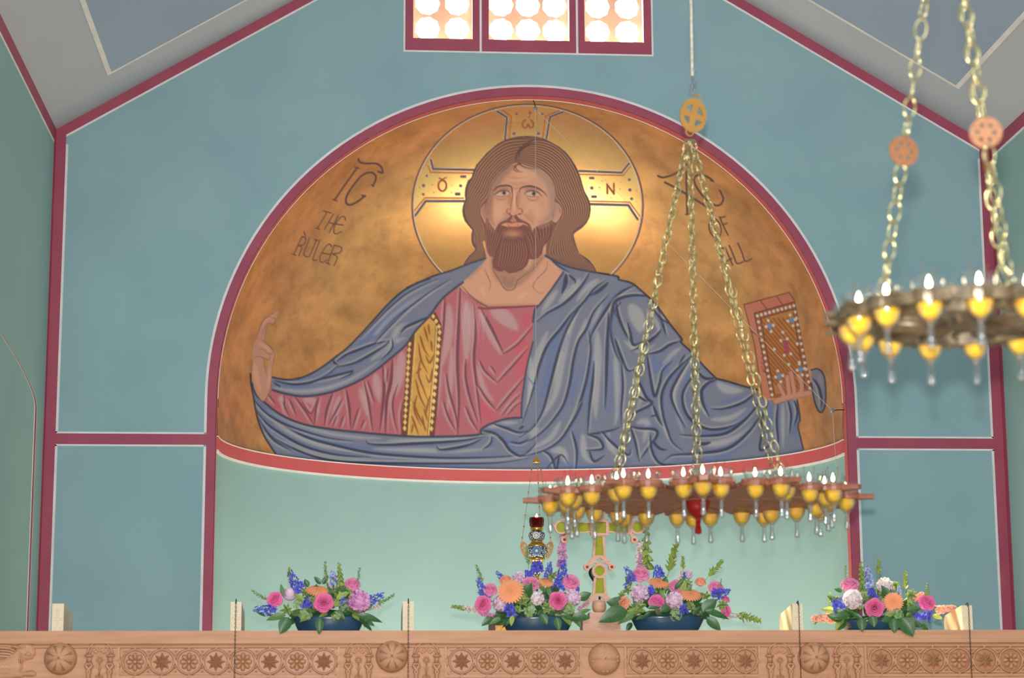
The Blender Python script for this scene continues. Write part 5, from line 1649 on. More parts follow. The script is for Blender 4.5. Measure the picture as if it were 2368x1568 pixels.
# ---- brackets standing on the beam, each with an iron hook
BR = [(120, 147, 1396, 'cream carved bracket block at the far left of the beam without a chain', False),
      (533, 558, 1392, 'cream carved bracket block with chain left of the leftmost flower bowl', True),
      (931, 957, 1391, 'cream carved bracket block with chain right of the leftmost flower bowl', True),
      (1833, 1857, 1396, 'sunlit cream bracket block with chain left of the rightmost flower bowl', True),
      (2225, 2249, 1400, 'sunlit cream bracket block with chain at the right end past the last bowl', True)]
for x0p, x1p, yt, lab_, ch in BR:
    xa, xb = float(on_y(x0p, 1430, BY)[0]), float(on_y(x1p, 1430, BY)[0])
    wd, h = xb - xa, float(on_y(x0p, yt, BY)[2]) - BT
    t = thing('bracket_block', ((xa + xb) / 2, BY, BT), lab_, 'bracket', 'carved bracket blocks on the beam')
    hw = wd / 2
    prof = [(0, 0), (0.33, 0), (0.33, h * 0.45), (0.325, h * 0.62), (0.30, h * 0.74), (0.0, h)]
    vs = [(-hw, p[0], p[1]) for p in prof] + [(hw, p[0], p[1]) for p in prof]
    n = len(prof)
    fs = [tuple(range(n)), tuple(range(2 * n - 1, n - 1, -1))] + [(i, i + n, (i + 1) % n + n, (i + 1) % n) for i in range(n)]
    MB().add(vs, fs).build('block', 'stone', t)
    cr = MB()
    k_ = h / 0.125
    for pts in ([(-0.004, 0.105), (-0.004, 0.062), (-0.022, 0.062)], [(0.004, 0.105), (0.004, 0.062), (0.022, 0.062)], [(-0.022, 0.053), (-0.004, 0.053), (-0.004, 0.022), (-0.010, 0.014), (-0.018, 0.018), (-0.022, 0.032), (-0.016, 0.030)],
                [(0.022, 0.053), (0.004, 0.053), (0.004, 0.022), (0.010, 0.014), (0.018, 0.018), (0.022, 0.032), (0.016, 0.030)], [(-0.004, 0.105), (-0.011, 0.108)], [(0.004, 0.105), (0.011, 0.108)]):
        cr.tube([(p[0] * wd / 0.056, -0.0005, p[1] * k_ * 0.95) for p in pts], 0.0017, 5)
    cr.build('carved_cross', 'stone', t, label='incised cross with curling anchor foot')
    if ch:
        hk = MB().tube([(0, 0.03, h * 0.96), (0, 0.0, h + 0.008), (0, -0.012, h + 0.012), (0, -0.020, h + 0.004), (0, -0.016, h - 0.008)], 0.003, 6)
        hk.build('hook', 'iron', t)
        c_ = MB()
        zz = h - 0.008
        i = 0
        while BT + zz > 1.55:
            ax = 1 if i % 2 else 0
            c_.tube([((0.0032 * math.cos(a)) * (1 - ax), -0.030 + 0.0032 * math.cos(a) * ax, zz + 0.0062 * math.sin(a)) for a in np.linspace(0, 2 * PI, 8, endpoint=False)], 0.0011, 4, True)
            zz -= 0.0098
            i += 1
        cx = (xa + xb) / 2
        side = 'left' if cx < 0 else 'right'
        o = c_.build('lamp_chain', 'iron')
        o['kind'] = 'stuff'
        o.location = (cx, BY, BT)
        nm_ = {533: 'first', 931: 'second', 1833: 'third', 2225: 'fourth'}[x0p]
        tag(o, 'thin dark iron chain hanging from a bracket block, %s chain from the left' % nm_, 'chain', 'dark lamp chains on the beam')
        del o['kind']

# ================================================================== chandeliers
def link_mesh(w_=0.030, h_=0.050, t=0.0024, mt='brass'):
    return MB().tube([((w_ / 2 - t) * math.cos(a), 0, (h_ / 2 - t) * math.sin(a)) for a in np.linspace(0, 2 * PI, 16, endpoint=False)], t, 6, True).mesh('chain_link', mt, True)


ME_LINK = link_mesh()


def chain(parent, p0, p1, pitch=0.0425, me=None, jitter=0.0):
    p0, p1 = Vector(p0), Vector(p1)
    d = p1 - p0
    n = max(1, round(d.length / pitch))
    q = d.normalized().to_track_quat('Z', 'Y')
    for i in range(n):
        c = p0 + d * ((i + 0.5) / n)
        tw = Quaternion((0, 0, 1), (PI / 2 if i % 2 else 0) + 0.5 + random.uniform(-jitter, jitter))
        put(me or ME_LINK, 'chain_link', parent, c, q @ tw)


def medallion(r=0.055, d=0.006, mt='brassdisc', fine=False):
    hs = []
    if not fine:
        for k in range(4):
            a0, a1 = k * PI / 2 + 0.30, (k + 1) * PI / 2 - 0.30
            hs.append([(0.018 * math.cos((a0 + a1) / 2), 0.018 * math.sin((a0 + a1) / 2))] + [(r * 0.74 * math.cos(a), r * 0.74 * math.sin(a)) for a in np.linspace(a0, a1, 8)])
    else:
        for k in range(6):
            a = k * PI / 3
            hs.append(circle(r * 0.52 * math.cos(a), r * 0.52 * math.sin(a), r * 0.15, 10))
        for k in range(6):
            a = (k + 0.5) * PI / 3
            hs.append(circle(r * 0.80 * math.cos(a), r * 0.80 * math.sin(a), r * 0.07, 8))
    m_ = MB().prism(circle(0, 0, r, 36, r * 1.22 if not fine else r), hs, d, Matrix.Translation((0, -d / 2, 0)))
    return m_.mesh('medallion', mt)


# profile of a standing oil glass: origin where it rests in its wooden ring
GP = [(0.0, -0.104), (0.006, -0.103), (0.0088, -0.097), (0.0075, -0.086), (0.0055, -0.074), (0.0068, -0.066), (0.0050, -0.060), (0.0062, -0.054), (0.014, -0.047), (0.023, -0.036), (0.0285, -0.022), (0.0305, -0.004), (0.033, 0.012), (0.0365, 0.030), (0.0375, 0.038)]
GIN = [(0.0355, 0.038), (0.0345, 0.030), (0.031, 0.012), (0.0285, -0.004), (0.0265, -0.021), (0.0215, -0.034), (0.012, -0.043), (0.0, -0.046)]


def cup_meshes(sfx='', s=1.0):
    gb_ = MB().lathe([(r_ * s, z * s) for r_, z in GP + GIN], 20)
    gb_.mi = [1 if max(gb_.v[i][2] for i in f_) < -0.045 * s else 0 for f_ in gb_.f]
    g = gb_.mesh('glass_cup', ['glass', 'glass_solid'], True)
    oi = [(0.0, -0.0455), (0.0115, -0.0425), (0.0210, -0.0335), (0.0260, -0.0207), (0.0280, -0.004), (0.0296, 0.007), (0.0300, 0.010), (0.0, 0.0102)]
    o = MB().lathe([(r_ * s, z * s) for r_, z in oi], 18).mesh('amber_oil', 'oil', True)
    w = MB()
    w.lathe([(0.010 * s, 0.008 * s), (0.013 * s, 0.010 * s), (0.013 * s, 0.014 * s), (0.006 * s, 0.018 * s)], 12)
    for sg in (-1, 1):
        w.tube([(sg * 0.013 * s, 0, 0.018 * s), (sg * 0.016 * s, 0, 0.058 * s)], 0.0008 * s, 5)
        w.tube([(sg * 0.016 * s + 0.0022 * math.cos(a) * s, 0, 0.060 * s + 0.0022 * s * math.sin(a)) for a in np.linspace(0, 2 * PI, 8, endpoint=False)], 0.0007 * s, 4, True)
    wk = w.mesh('wick_float', 'wick')
    f_ = MB().lathe([(r_ * s, z * s) for r_, z in [(0.0, 0.019), (0.0036, 0.022), (0.0050, 0.027), (0.0045, 0.032), (0.0025, 0.038), (0.0006, 0.044)]], 10).mesh('flame', 'flame', True)
    return g, o, wk, f_


CUP = cup_meshes()


def votive(loc, rotz, label, group, lit=True, s=1.0):
    t = thing('oil_lamp_glass', loc, label, 'oil lamp', group, (0, 0, rotz))
    put(CUP[0], 'glass_cup', t, scale=s)
    put(CUP[1], 'amber_oil', t, scale=s)
    put(CUP[2], 'wick_float', t, scale=s)
    if lit:
        put(CUP[3], 'flame', t, scale=s)
    return t


def ordinal(k):
    return ['first', 'second', 'third', 'fourth', 'fifth', 'sixth', 'seventh', 'eighth', 'ninth', 'tenth', 'eleventh', 'twelfth', 'thirteenth', 'fourteenth', 'fifteenth', 'sixteenth', 'seventeenth', 'eighteenth', 'nineteenth', 'twentieth'][k]


def label_ring(spots, ctr_y, what):
    """spots: list of (x,y,z); tells each glass of a ring by its place in the near or far row"""
    out = [None] * len(spots)
    for near in (True, False):
        ids = [i for i, p in enumerate(spots) if (p[1] < ctr_y) == near]
        px = {i: float(np.dot(np.array(spots[i]) - EYE, RT) / np.dot(np.array(spots[i]) - EYE, FW)) for i in ids}
        ids.sort(key=lambda i: px[i])
        for k, i in enumerate(ids):
            out[i] = '%s amber oil glass from the left in the %s row of %s' % (ordinal(k), 'near' if near else 'far', what)
    return out


# ---- the wooden wheel chandelier over the beam
d2 = 7.51
C2P = np.array([0.0, EYE[1] + d2, EYE[2] + 0.855])
ch2 = thing('wheel_chandelier', C2P, 'carved reddish wooden wheel chandelier hung on brass chains before the mural', 'chandelier')
VIEW2 = -math.atan2(C2P[0] - EYE[0], d2)      # the wheel hangs with a chain towards the viewer
ROT2 = VIEW2 + math.radians(2.0)
RTIP, RFL = 0.535, 0.478


def arm_mesh():
    """one fan-shaped arm along local -y (towards the viewer for angle 0)"""
    mb_ = MB()
    # ribs fanning from the hub
    for k in range(7):
        f_ = (k - 3) / 3
        x1_, x0_ = f_ * 0.092, f_ * 0.011
        mb_.tube([(x0_, -0.055, 0.004), (x1_ * 0.55, -0.25, 0.001), (x1_, -0.425, -0.002)], 0.009, 5, radii=[0.0065, 0.0085, 0.0115])
    # solid web under the ribs
    z0, z1 = -0.010, 0.002
    out = [(-0.012, -0.05), (0.012, -0.05), (0.098, -0.42), (0.104, -0.455), (0.094, -0.475), (0.078, -0.49), (0.060, -0.505), (0.050, -0.53), (0.032, -0.555), (0.016, -0.575), (-0.016, -0.575), (-0.032, -0.555), (-0.050, -0.53), (-0.060, -0.505), (-0.078, -0.49), (-0.094, -0.475), (-0.104, -0.455), (-0.098, -0.42)]
    holes_ = [circle(0, -RTIP, 0.038, 18), circle(RFL * math.sin(math.radians(7.6)), -RFL * math.cos(math.radians(7.6)), 0.038, 18), circle(-RFL * math.sin(math.radians(7.6)), -RFL * math.cos(math.radians(7.6)), 0.038, 18)]
    X = Matrix.Translation((0, 0, z0)) @ Matrix.Rotation(PI / 2, 4, 'X') @ Matrix.Scale(-1, 4, (0, 1, 0))
    X = Matrix(((1, 0, 0, 0), (0, 0, 1, 0), (0, 1, 0, z0), (0, 0, 0, 1)))
    mb_.prism([(a, b) for a, b in out], holes_, 0.016, X)
    return mb_.mesh('arm', 'horoswood')


ME_ARM = arm_mesh()
ringm = MB().lathe([(0.0325, -0.012), (0.044, -0.012), (0.046, 0.0), (0.044, 0.012), (0.0325, 0.012)], 20)
ME_HOLD = MB()
vs, fs = [], []
prof = [(0.0375, -0.012), (0.048, -0.012), (0.0505, 0.0), (0.048, 0.012), (0.0375, 0.012)]
n = 20
for r_, z in prof:
    vs += [(r_ * math.cos(2 * PI * k / n), r_ * math.sin(2 * PI * k / n), z) for k in range(n)]
for i in range(len(prof)):
    j = (i + 1) % len(prof)
    fs += [(i * n + k, i * n + (k + 1) % n, j * n + (k + 1) % n, j * n + k) for k in range(n)]
ME_HOLD.add(vs, fs)
ME_HOLDER = ME_HOLD.mesh('cup_ring', 'horoswood')
ME_TIPBAR = MB().add([(-0.024, -0.570, -0.011), (0.024, -0.570, -0.011), (0.024, -0.570, 0.011), (-0.024, -0.570, 0.011), (-0.014, -0.635, -0.008), (0.014, -0.635, -0.008), (0.014, -0.635, 0.008), (-0.014, -0.635, 0.008)],
                     [(0, 1, 2, 3), (7, 6, 5, 4), (0, 4, 5, 1), (1, 5, 6, 2), (2, 6, 7, 3), (3, 7, 4, 0)]).mesh('tip_bar', 'horoswood')
spots2 = []
for k in range(12):
    a = 2 * PI * k / 12 + ROT2
    R_ = (0, 0, a)
    arm = put(ME_ARM, 'arm', ch2, (0, 0, 0), R_)
    put(ME_TIPBAR, 'tip_bar', arm)
    for rr_, da in ((RTIP, 0), (RFL, math.radians(7.6)), (RFL, -math.radians(7.6))):
        x_, y_ = rr_ * math.sin(da), -rr_ * math.cos(da)
        put(ME_HOLDER, 'cup_ring', arm, (x_, y_, 0.002))
        spots2.append(tuple(C2P + np.array([x_ * math.cos(a) - y_ * math.sin(a), x_ * math.sin(a) + y_ * math.cos(a), 0.002])))
hub = MB().lathe([(0.085, -0.012), (0.09, 0.0), (0.085, 0.014), (0.045, 0.02), (0.042, 0.02), (0.042, -0.012)], 28)
hub.build('hub', 'horoswood', ch2)
labs2 = label_ring(spots2, C2P[1], 'the wooden wheel chandelier')
for i, (p, lb_) in enumerate(zip(spots2, labs2)):
    votive(p, random.uniform(0, PI), lb_, 'oil glasses on the wooden wheel chandelier', lit=(i % 7 != 4), s=1.17)
# the red glass in the hub
rg = thing('red_lamp_glass', C2P + np.array([0, 0, -0.01]), 'deep red glass lamp in the hub of the wooden wheel chandelier', 'oil lamp')
MB().lathe([(r_ * 1.45, z * 1.15) for r_, z in GP + GIN], 24).build('glass_cup', 'redglass', rg, True)
MB().lathe([(0.0, -0.05), (0.018, -0.047), (0.030, -0.038), (0.037, -0.022), (0.040, 0.0), (0.0, 0.004)], 20).build('wick_float', 'wick', rg)
# chains to the medallion
top2 = np.array([0.0, 0.0, float(on_y(1605, 322, C2P[1])[2] - C2P[2])])
for k in range(6):
    a = 2 * PI * k / 6 + VIEW2 + 0.02
    chain(ch2, (0.354 * math.sin(a), -0.354 * math.cos(a), 0.02), (0.010 * math.sin(a), -0.010 * math.cos(a), top2[2] - 0.004), jitter=0.35)
mc = on_y(1603, 267, C2P[1]) - C2P
md = put(medallion(0.056), 'medallion', ch2, mc, (0, 0.25, 0.35), label='flat gilded disc pierced with a cross')
put(MB().tube([(0.014 * math.cos(a), 0, 0.066 + 0.022 * math.sin(a)) for a in np.linspace(-0.2, PI + 0.2, 12)], 0.003, 6).mesh('loop', 'brassdisc'), 'loop', md)
put(MB().tube([(0.016 * math.cos(a), 0, -0.066 - 0.018 * math.sin(a)) for a in np.linspace(-0.2, PI + 0.2, 12)], 0.003, 6).mesh('loop', 'brassdisc'), 'loop', md)
sw = MB()
hz = mc[2] + 0.085
sw.tube([(mc[0] + 0.006 * math.cos(a), 0, hz + 0.010 + 0.012 * math.sin(a)) for a in np.linspace(0, 2 * PI, 12, endpoint=False)], 0.0028, 6, True)
sw.lathe([(0.004, hz + 0.020), (0.006, hz + 0.026), (0.006, hz + 0.034), (0.004, hz + 0.040)], 8, Matrix.Translation((mc[0], 0, 0)))
sw.tube([(mc[0] + 0.012 * math.cos(a), 0, hz + 0.056 + 0.018 * math.sin(a)) for a in np.linspace(0, 2 * PI, 14, endpoint=False)], 0.0028, 6, True)
sw.tube([(mc[0] + 0.004, 0, hz + 0.074), (mc[0] + 0.008, 0, hz + 0.09), (mc[0] + 0.012, 0, hz + 0.104)], 0.004, 6)
sw.build('swivel_hook', 'steel', ch2)
rp = MB().tube([(mc[0], 0, hz + 0.070), (mc[0] + 0.001, 0, hz + 0.3), (mc[0] - 0.002, 0, RIDGE - C2P[2])], 0.0058, 7)
rp.build('rope', 'rope', ch2)

# ---- the smaller chandelier close to the camera
d1 = 4.2
C1P = np.array([float(on_y(2230, 700, EYE[1] + d1)[0]), EYE[1] + d1, EYE[2] + 0.858])
ch1 = thing('ring_chandelier', C1P, 'blurred brass and wood ring chandelier close to the camera at right', 'chandelier')
R1 = 0.235
VIEW1 = -math.atan2(C1P[0] - EYE[0], d1)
N1 = 15


def annulus(r0, r1, z0, z1, n=60):
    mb_ = MB()
    vs, fs = [], []
    for r_, z in ((r0, z0), (r1, z0), (r1, z1), (r0, z1)):
        vs += [(r_ * math.cos(2 * PI * k / n), r_ * math.sin(2 * PI * k / n), z) for k in range(n)]
    for i in range(4):
        j = (i + 1) % 4
        fs += [(i * n + k, i * n + (k + 1) % n, j * n + (k + 1) % n, j * n + k) for k in range(n)]
    return mb_.add(vs, fs)


annulus(0.185, 0.200, -0.022, 0.004).build('inner_ring', 'horosbrass', ch1)
annulus(0.262, 0.272, -0.014, 0.010).build('outer_ring', 'horosbrass', ch1)
spots1 = []
hold1 = MB()
vs, fs = [], []
prof = [(0.031, -0.014), (0.041, -0.014), (0.043, 0.0), (0.041, 0.014), (0.031, 0.014)]
n = 18
for r_, z in prof:
    vs += [(r_ * math.cos(2 * PI * k / n), r_ * math.sin(2 * PI * k / n), z) for k in range(n)]
for i in range(len(prof)):
    j = (i + 1) % len(prof)
    fs += [(i * n + k, i * n + (k + 1) % n, j * n + (k + 1) % n, j * n + k) for k in range(n)]
ME_HOLD1 = hold1.add(vs, fs).mesh('cup_ring', 'horosbrass')
sp = MB()
sp.tube([(0, -0.03, -0.012), (0.012, -0.10, -0.016), (-0.004, -0.19, -0.012)], 0.008, 6)
ME_STUB = MB().tube([(0, -0.268, 0), (0, -0.296, 0)], 0.006, 6).mesh('stub', 'horosbrass')
ME_SPOKE = sp.mesh('spoke', 'horosbrass', True)
for k in range(N1):
    a = 2 * PI * (k / N1) + math.radians(7.4) + VIEW1
    x_, y_ = R1 * math.sin(a), -R1 * math.cos(a)
    spots1.append(tuple(C1P + np.array([x_, y_, 0.0])))
    put(ME_HOLD1, 'cup_ring', ch1, (x_, y_, 0))
    put(ME_SPOKE, 'spoke', ch1, (0, 0, 0), (0, 0, a + PI / N1))
    for hz1 in (-0.010, 0.008):
        put(ME_STUB, 'stub', ch1, (0, 0, hz1), (0, 0, a + PI / N1))
MB().lathe([(0.05, -0.02), (0.06, -0.01), (0.05, 0.006)], 20).build('hub', 'horosbrass', ch1)
labs1 = label_ring(spots1, C1P[1], 'the blurred ring chandelier')
for p, lb_ in zip(spots1, labs1):
    votive(p, random.uniform(0, PI), lb_, 'oil glasses on the ring chandelier', True, 1.0)
apex1 = np.array([0, 0, float(on_y(2230, -310, C1P[1])[2] - C1P[2])])
ME_MED1 = medallion(0.033, 0.005, 'copperdisc', True)
for k, a in enumerate((-PI / 2 - 0.05, math.radians(32), math.radians(148))):
    a += VIEW1
    b = np.array([0.175 * math.sin(a), -0.175 * math.cos(a), 0.012])
    tm = 0.36
    m_ = b + (apex1 - b) * tm
    u_ = (apex1 - b) / np.linalg.norm(apex1 - b)
    chain(ch1, b, m_ - u_ * 0.030, jitter=0.3)
    chain(ch1, m_ + u_ * 0.030, apex1, jitter=0.3)
    put(ME_MED1, 'medallion', ch1, m_, (0, 0.1, 0.2 if k == 0 else (-0.3 if k == 1 else 1.2)), label='copper coloured pierced disc on the chain')
MB().tube([tuple(apex1), (apex1[0], 0, 7.6 - C1P[2])], 0.0058, 7).build('rope', 'rope', ch1)

# ================================================================== hanging lamp, cords, cross
def wall_pt(x, y, Y):
    return on_y(x, y, Y)


LY = 0.02
hk = np.array(wall_pt(1233, 232, SOF * 0.5))
pl = np.array(wall_pt(1238, 252, LY))
pr_ = np.array(wall_pt(1925, 950, LY))
pw = np.array([ACX + RF - 0.004, 0.05, wall_pt(1950, 948, 0.05)[2]])
pe = np.array(wall_pt(1945, 1250, LY))
lp = np.array(wall_pt(1240, 1053, LY))
cordt = thing('pulley_cord', (pl[0], pl[1], pl[2]), 'thin pale cord running over two pulleys across the mural', 'cord')


def loc_(p, o=pl):
    return tuple(np.array(p) - o)


MB().tube([loc_(pl), loc_(lp)], 0.0016, 5).build('cord', 'cord', cordt)
MB().tube([loc_(pl), loc_(pr_)], 0.0014, 5).build('cord', 'cord', cordt)
MB().tube([loc_(pr_), loc_(pe)], 0.0014, 5).build('cord', 'cord', cordt)
for p, q in ((pl, hk), (pr_, pw)):
    MB().tube([loc_(p), loc_((p + q) / 2 + np.array([0.004, 0, 0.004])), loc_(q)], 0.0035, 6).build('pulley_hook', 'iron', cordt)
    X = Matrix.Translation(loc_(p)) @ Matrix.Rotation(PI / 2, 4, 'X')
    MB().lathe([(0.010, -0.006), (0.016, -0.005), (0.012, 0.0), (0.016, 0.005), (0.010, 0.006)], 14, X).build('pulley', 'steel', cordt)

# ---- enamelled hanging lamp
PXM = 14.62 / FPX       # metres per pixel at the arch plane


def enamel():
    mt, nt, p = new_mat('painted_enamel')
    N, K = nt.nodes, nt.links
    tc = N.new('ShaderNodeTexCoord')
    vo = N.new('ShaderNodeTexVoronoi'); vo.feature = 'DISTANCE_TO_EDGE'; vo.inputs['Scale'].default_value = 62
    K.new(tc.outputs['Object'], vo.inputs['Vector'])
    rp_ = N.new('ShaderNodeValToRGB')
    el = rp_.color_ramp.elements
    el[0].position, el[0].color = 0.10, L4((44, 48, 76))
    el[1].position, el[1].color = 0.20, L4((226, 224, 222))
    e = el.new(0.42); e.color = L4((226, 224, 222))
    e = el.new(0.50); e.color = L4((150, 66, 60))
    K.new(vo.outputs['Distance'], rp_.inputs[0])
    K.new(rp_.outputs[0], p.inputs['Base Color'])
    p.inputs['Roughness'].default_value = 0.25
    return mt


M['enamel'] = enamel()
M['blueenamel'] = mat('blue_enamel', (84, 140, 186), 0.3, scale=20)
M['whiteenamel'] = mat('white_enamel', (226, 224, 222), 0.3, scale=20)
M['darkenamel'] = mat('dark_enamel', (46, 44, 66), 0.3, scale=20)
zl = lambda y: float(wall_pt(1240, y, LY)[2])
Z0 = zl(1208)
kl = thing('hanging_lamp', (lp[0], LY, zl(1345)), 'gold and enamel hanging lamp with red glass before the apse', 'hanging lamp')
zb_ = zl(1345)


def zz(y):
    return zl(y) - zb_


def lth(prof, name, mt, parent=kl, n=24, sm=True):
    return MB().lathe([(r_ * PXM, zz(y)) for r_, y in prof], n).build(name, mt, parent, sm)


lth([(12, 1220), (16, 1217), (17.5, 1205), (16.5, 1197), (15.5, 1197), (15.0, 1206), (11, 1214)], 'red_glass', 'ruby', n=8, sm=False)
lth([(11, 1229), (14.5, 1227), (15, 1222), (13.5, 1219)], 'collar', 'goldmetal')
lth([(12, 1251), (17, 1247), (19.5, 1240), (18.5, 1233), (12.5, 1228)], 'enamel_globe', 'enamel')
lth([(16, 1261), (14.5, 1255), (12.5, 1252), (13, 1250)], 'collar', 'goldmetal')
lth([(22.5, 1266), (20, 1260), (15, 1256)], 'shoulder', 'goldmetal')
lth([(18, 1290), (22, 1286), (24.5, 1276), (24, 1268), (21.5, 1264)], 'enamel_body', 'enamel')
lth([(13, 1301), (15.5, 1297), (19.5, 1294), (18.5, 1290)], 'collar', 'goldmetal')
lth([(8, 1328), (13, 1318), (14.5, 1308), (12, 1300)], 'enamel_foot', 'enamel')
lth([(1, 1345), (5, 1340), (4, 1334), (8, 1328)], 'finial', 'goldmetal')
for yc_, r_, R_ in ((1276, 11, 24.6), (1240, 8.5, 19.6)):
    md_ = MB().lathe([(r_ * PXM, 0.0), (r_ * PXM * 0.9, 0.006)], 20, Matrix.Translation((-3 * PXM, -R_ * PXM + 0.002, zz(yc_))) @ Matrix.Rotation(PI / 2, 4, 'X'))
    o = md_.build('medallion', 'blueenamel' if r_ > 10 else 'whiteenamel', kl)
    dots = MB()
    for k in range(8):
        a = k * PI / 4
        dots.lathe([(r_ * PXM * 0.14, 0), (r_ * PXM * 0.12, 0.002)], 8, Matrix.Translation(((-3 + 0.55 * r_ * math.cos(a)) * PXM, -R_ * PXM - 0.004, zz(yc_) + 0.55 * r_ * math.sin(a) * PXM)) @ Matrix.Rotation(PI / 2, 4, 'X'))
    dots.build('dots', 'darkenamel', o)
    MB().lathe([(r_ * PXM * 0.3, 0), (r_ * PXM * 0.25, 0.002)], 10, Matrix.Translation((-3 * PXM, -R_ * PXM - 0.004, zz(yc_))) @ Matrix.Rotation(PI / 2, 4, 'X')).build('centre', 'whiteenamel', o)
MB().lathe([(0.0, zz(1199)), (0.010, zz(1197)), (0.008, zz(1193)), (0.001, zz(1188))], 8).build('flame', 'flame', kl)
# pierced wings and their chains
for sg in (-1, 1):
    oc = [(20, 1268), (23, 1258), (30, 1252), (37, 1254), (39, 1263), (36, 1275), (30, 1286), (24, 1292), (20, 1286)]
    hs = [circle(28 * PXM, zz(1262), 3.2 * PXM, 10), circle(33 * PXM, zz(1267), 2.2 * PXM, 8), circle(27.5 * PXM, zz(1272), 2.4 * PXM, 8), circle(30 * PXM, zz(1279), 1.8 * PXM, 8), circle(24.5 * PXM, zz(1281), 1.6 * PXM, 8)]
    w_ = MB().prism([(x * PXM, zz(y)) for x, y in oc], hs, 0.006)
    if sg < 0:
        w_.v = [(-a, b, c) for a, b, c in w_.v]
        w_.f = [tuple(reversed(f_)) for f_ in w_.f]
    w_.build('pierced_wing', 'brassdisc', kl)
cap = MB().lathe([(11 * PXM, zz(1070)), (10.5 * PXM, zz(1068.5)), (7 * PXM, zz(1066)), (4.5 * PXM, zz(1060)), (3 * PXM, zz(1058)), (1 * PXM, zz(1056)), (1 * PXM, zz(1053))], 18)
cap.build('bell_cap', 'goldmetal', kl, True)
for ax, ay, bx_, by_ in ((-9, -0.01, -35, -0.0), (9, 0.01, 33, 0.0), (2, -0.03, 4, -0.10)):
    c = MB()
    a_, b_ = np.array([ax * PXM, ay, zz(1069)]), np.array([bx_ * PXM, by_, zz(1252) if abs(bx_) > 10 else zz(1200)])
    c.tube([a_, b_], 0.0016, 5)
    n = 7
    for k in range(n):
        p = a_ + (b_ - a_) * (k + 0.7) / n
        c.lathe([(0.0015, -0.008), (0.0055, -0.003), (0.0055, 0.003), (0.0015, 0.008)], 8, Matrix.Translation(p))
    c.build('lamp_chain', 'goldmetal', kl)

# ---- the standing cross on the beam
CY = BY + 0.12


def cpt(x, y):
    p = on_y(x, y, CY)
    return float(p[0]), float(p[2])


cx0, cz0 = cpt(1387, 1455)
cz0 = BT
crs = thing('standing_cross', (cx0, CY, BT), 'tall wooden cross with yellow green glass panels and red stones on the beam', 'cross')


def cl(pts):
    return [(cpt(x, y)[0] - cx0, cpt(x, y)[1] - BT) for x, y in pts]


def ccirc(x, y, r_, n=20):
    return cl([(x + r_ * math.cos(2 * PI * k / n), y + r_ * math.sin(2 * PI * k / n)) for k in range(n)])


M['cross_wood'] = mat('pale_pink_wood', (204, 158, 132), 0.5, c2=(190, 142, 116), scale=8, stretch=(3, 3, 12))
M['acid_glass'] = mat('yellow_green_glass', (176, 178, 30), 0.2, c2=(188, 190, 44), scale=12, trans=0.45, spec=0.5)
d_ = 0.026


def fr(outer_, holes_=(), name='frame', mt='cross_wood', d=0.026, y=0.0, parent=crs):
    return MB().prism(cl(outer_) if not isinstance(outer_[0][0], np.floating) else outer_, holes_, d, Matrix.Translation((0, y, 0))).build(name, mt, parent)


b0 = cl([(1345, 1432), (1432, 1432)])
MB().box((b0[0][0], -0.05, 0), (b0[1][0], 0.09, b0[0][1])).build('plinth', 'cross_wood', crs)
b1_ = cl([(1362, 1417), (1418, 1417)])
MB().box((b1_[0][0], -0.035, b0[0][1]), (b1_[1][0], 0.075, b1_[0][1])).build('plinth_step', 'cross_wood', crs)
kz0, kz1 = b1_[0][1], cl([(1387, 1389)])[0][1]
kr = 17 / 468
MB().lathe([(kr * 0.55, kz0), (kr * 0.9, kz0 + (kz1 - kz0) * 0.2), (kr, kz0 + (kz1 - kz0) * 0.55), (kr * 0.9, kz0 + (kz1 - kz0) * 0.85), (kr * 0.8, kz1)], 24, Matrix.Translation((0, 0.015, 0))).build('knob', 'cross_wood', crs, True)
MB().prism(cl([(1352, 1404), (1348, 1396), (1354, 1390), (1368, 1378), (1370, 1373), (1404, 1373), (1406, 1378), (1420, 1390), (1426, 1396), (1422, 1404), (1414, 1404), (1405, 1391), (1369, 1391), (1360, 1404)]), [cl([(1375, 1387), (1387, 1378), (1399, 1387)])], d_ - 0.006, Matrix.Translation((0, 0.001, 0))).build('foot', 'cross_wood', crs)
G = lambda pts, nm='glass_panel': MB().prism(cl(pts), (), 0.008, Matrix.Translation((0, 0.009, 0))).build(nm, 'acid_glass', crs)
MB().prism(cl([(1370, 1374), (1374, 1335), (1400, 1335), (1404, 1374)]), [cl([(1376, 1372), (1379, 1337), (1395, 1337), (1398, 1372)])], d_ - 0.006, Matrix.Translation((0, 0.0025, 0))).build('lower_shaft', 'cross_wood', crs)
G([(1376, 1372), (1379, 1337), (1395, 1337), (1398, 1372)])
MB().prism(ccirc(1386.5, 1320, 17.5), [ccirc(1386.5, 1320, 11.5)], d_).build('ring', 'cross_wood', crs)
MB().prism(ccirc(1386.5, 1320, 11.8), (), 0.008, Matrix.Translation((0, 0.009, 0))).build('glass_panel', 'acid_glass', crs)
MB().prism(cl([(1372, 1286), (1401, 1286), (1406, 1292), (1414, 1303), (1408, 1308), (1398, 1301), (1392, 1304), (1381, 1304), (1375, 1301), (1365, 1308), (1359, 1303), (1367, 1292)]), [cl([(1378, 1295), (1386.5, 1289), (1395, 1295), (1386.5, 1301)])], d_ - 0.006, Matrix.Translation((0, 0.002, 0))).build('collar', 'cross_wood', crs)
MB().prism(cl([(1375, 1237), (1398, 1237), (1402, 1287), (1370, 1287)]), [cl([(1379, 1240), (1393, 1240), (1396, 1284), (1376, 1284)])], d_ - 0.006, Matrix.Translation((0, 0.003, 0))).build('upper_shaft', 'cross_wood', crs)
G([(1379, 1240), (1393, 1240), (1396, 1284), (1376, 1284)])
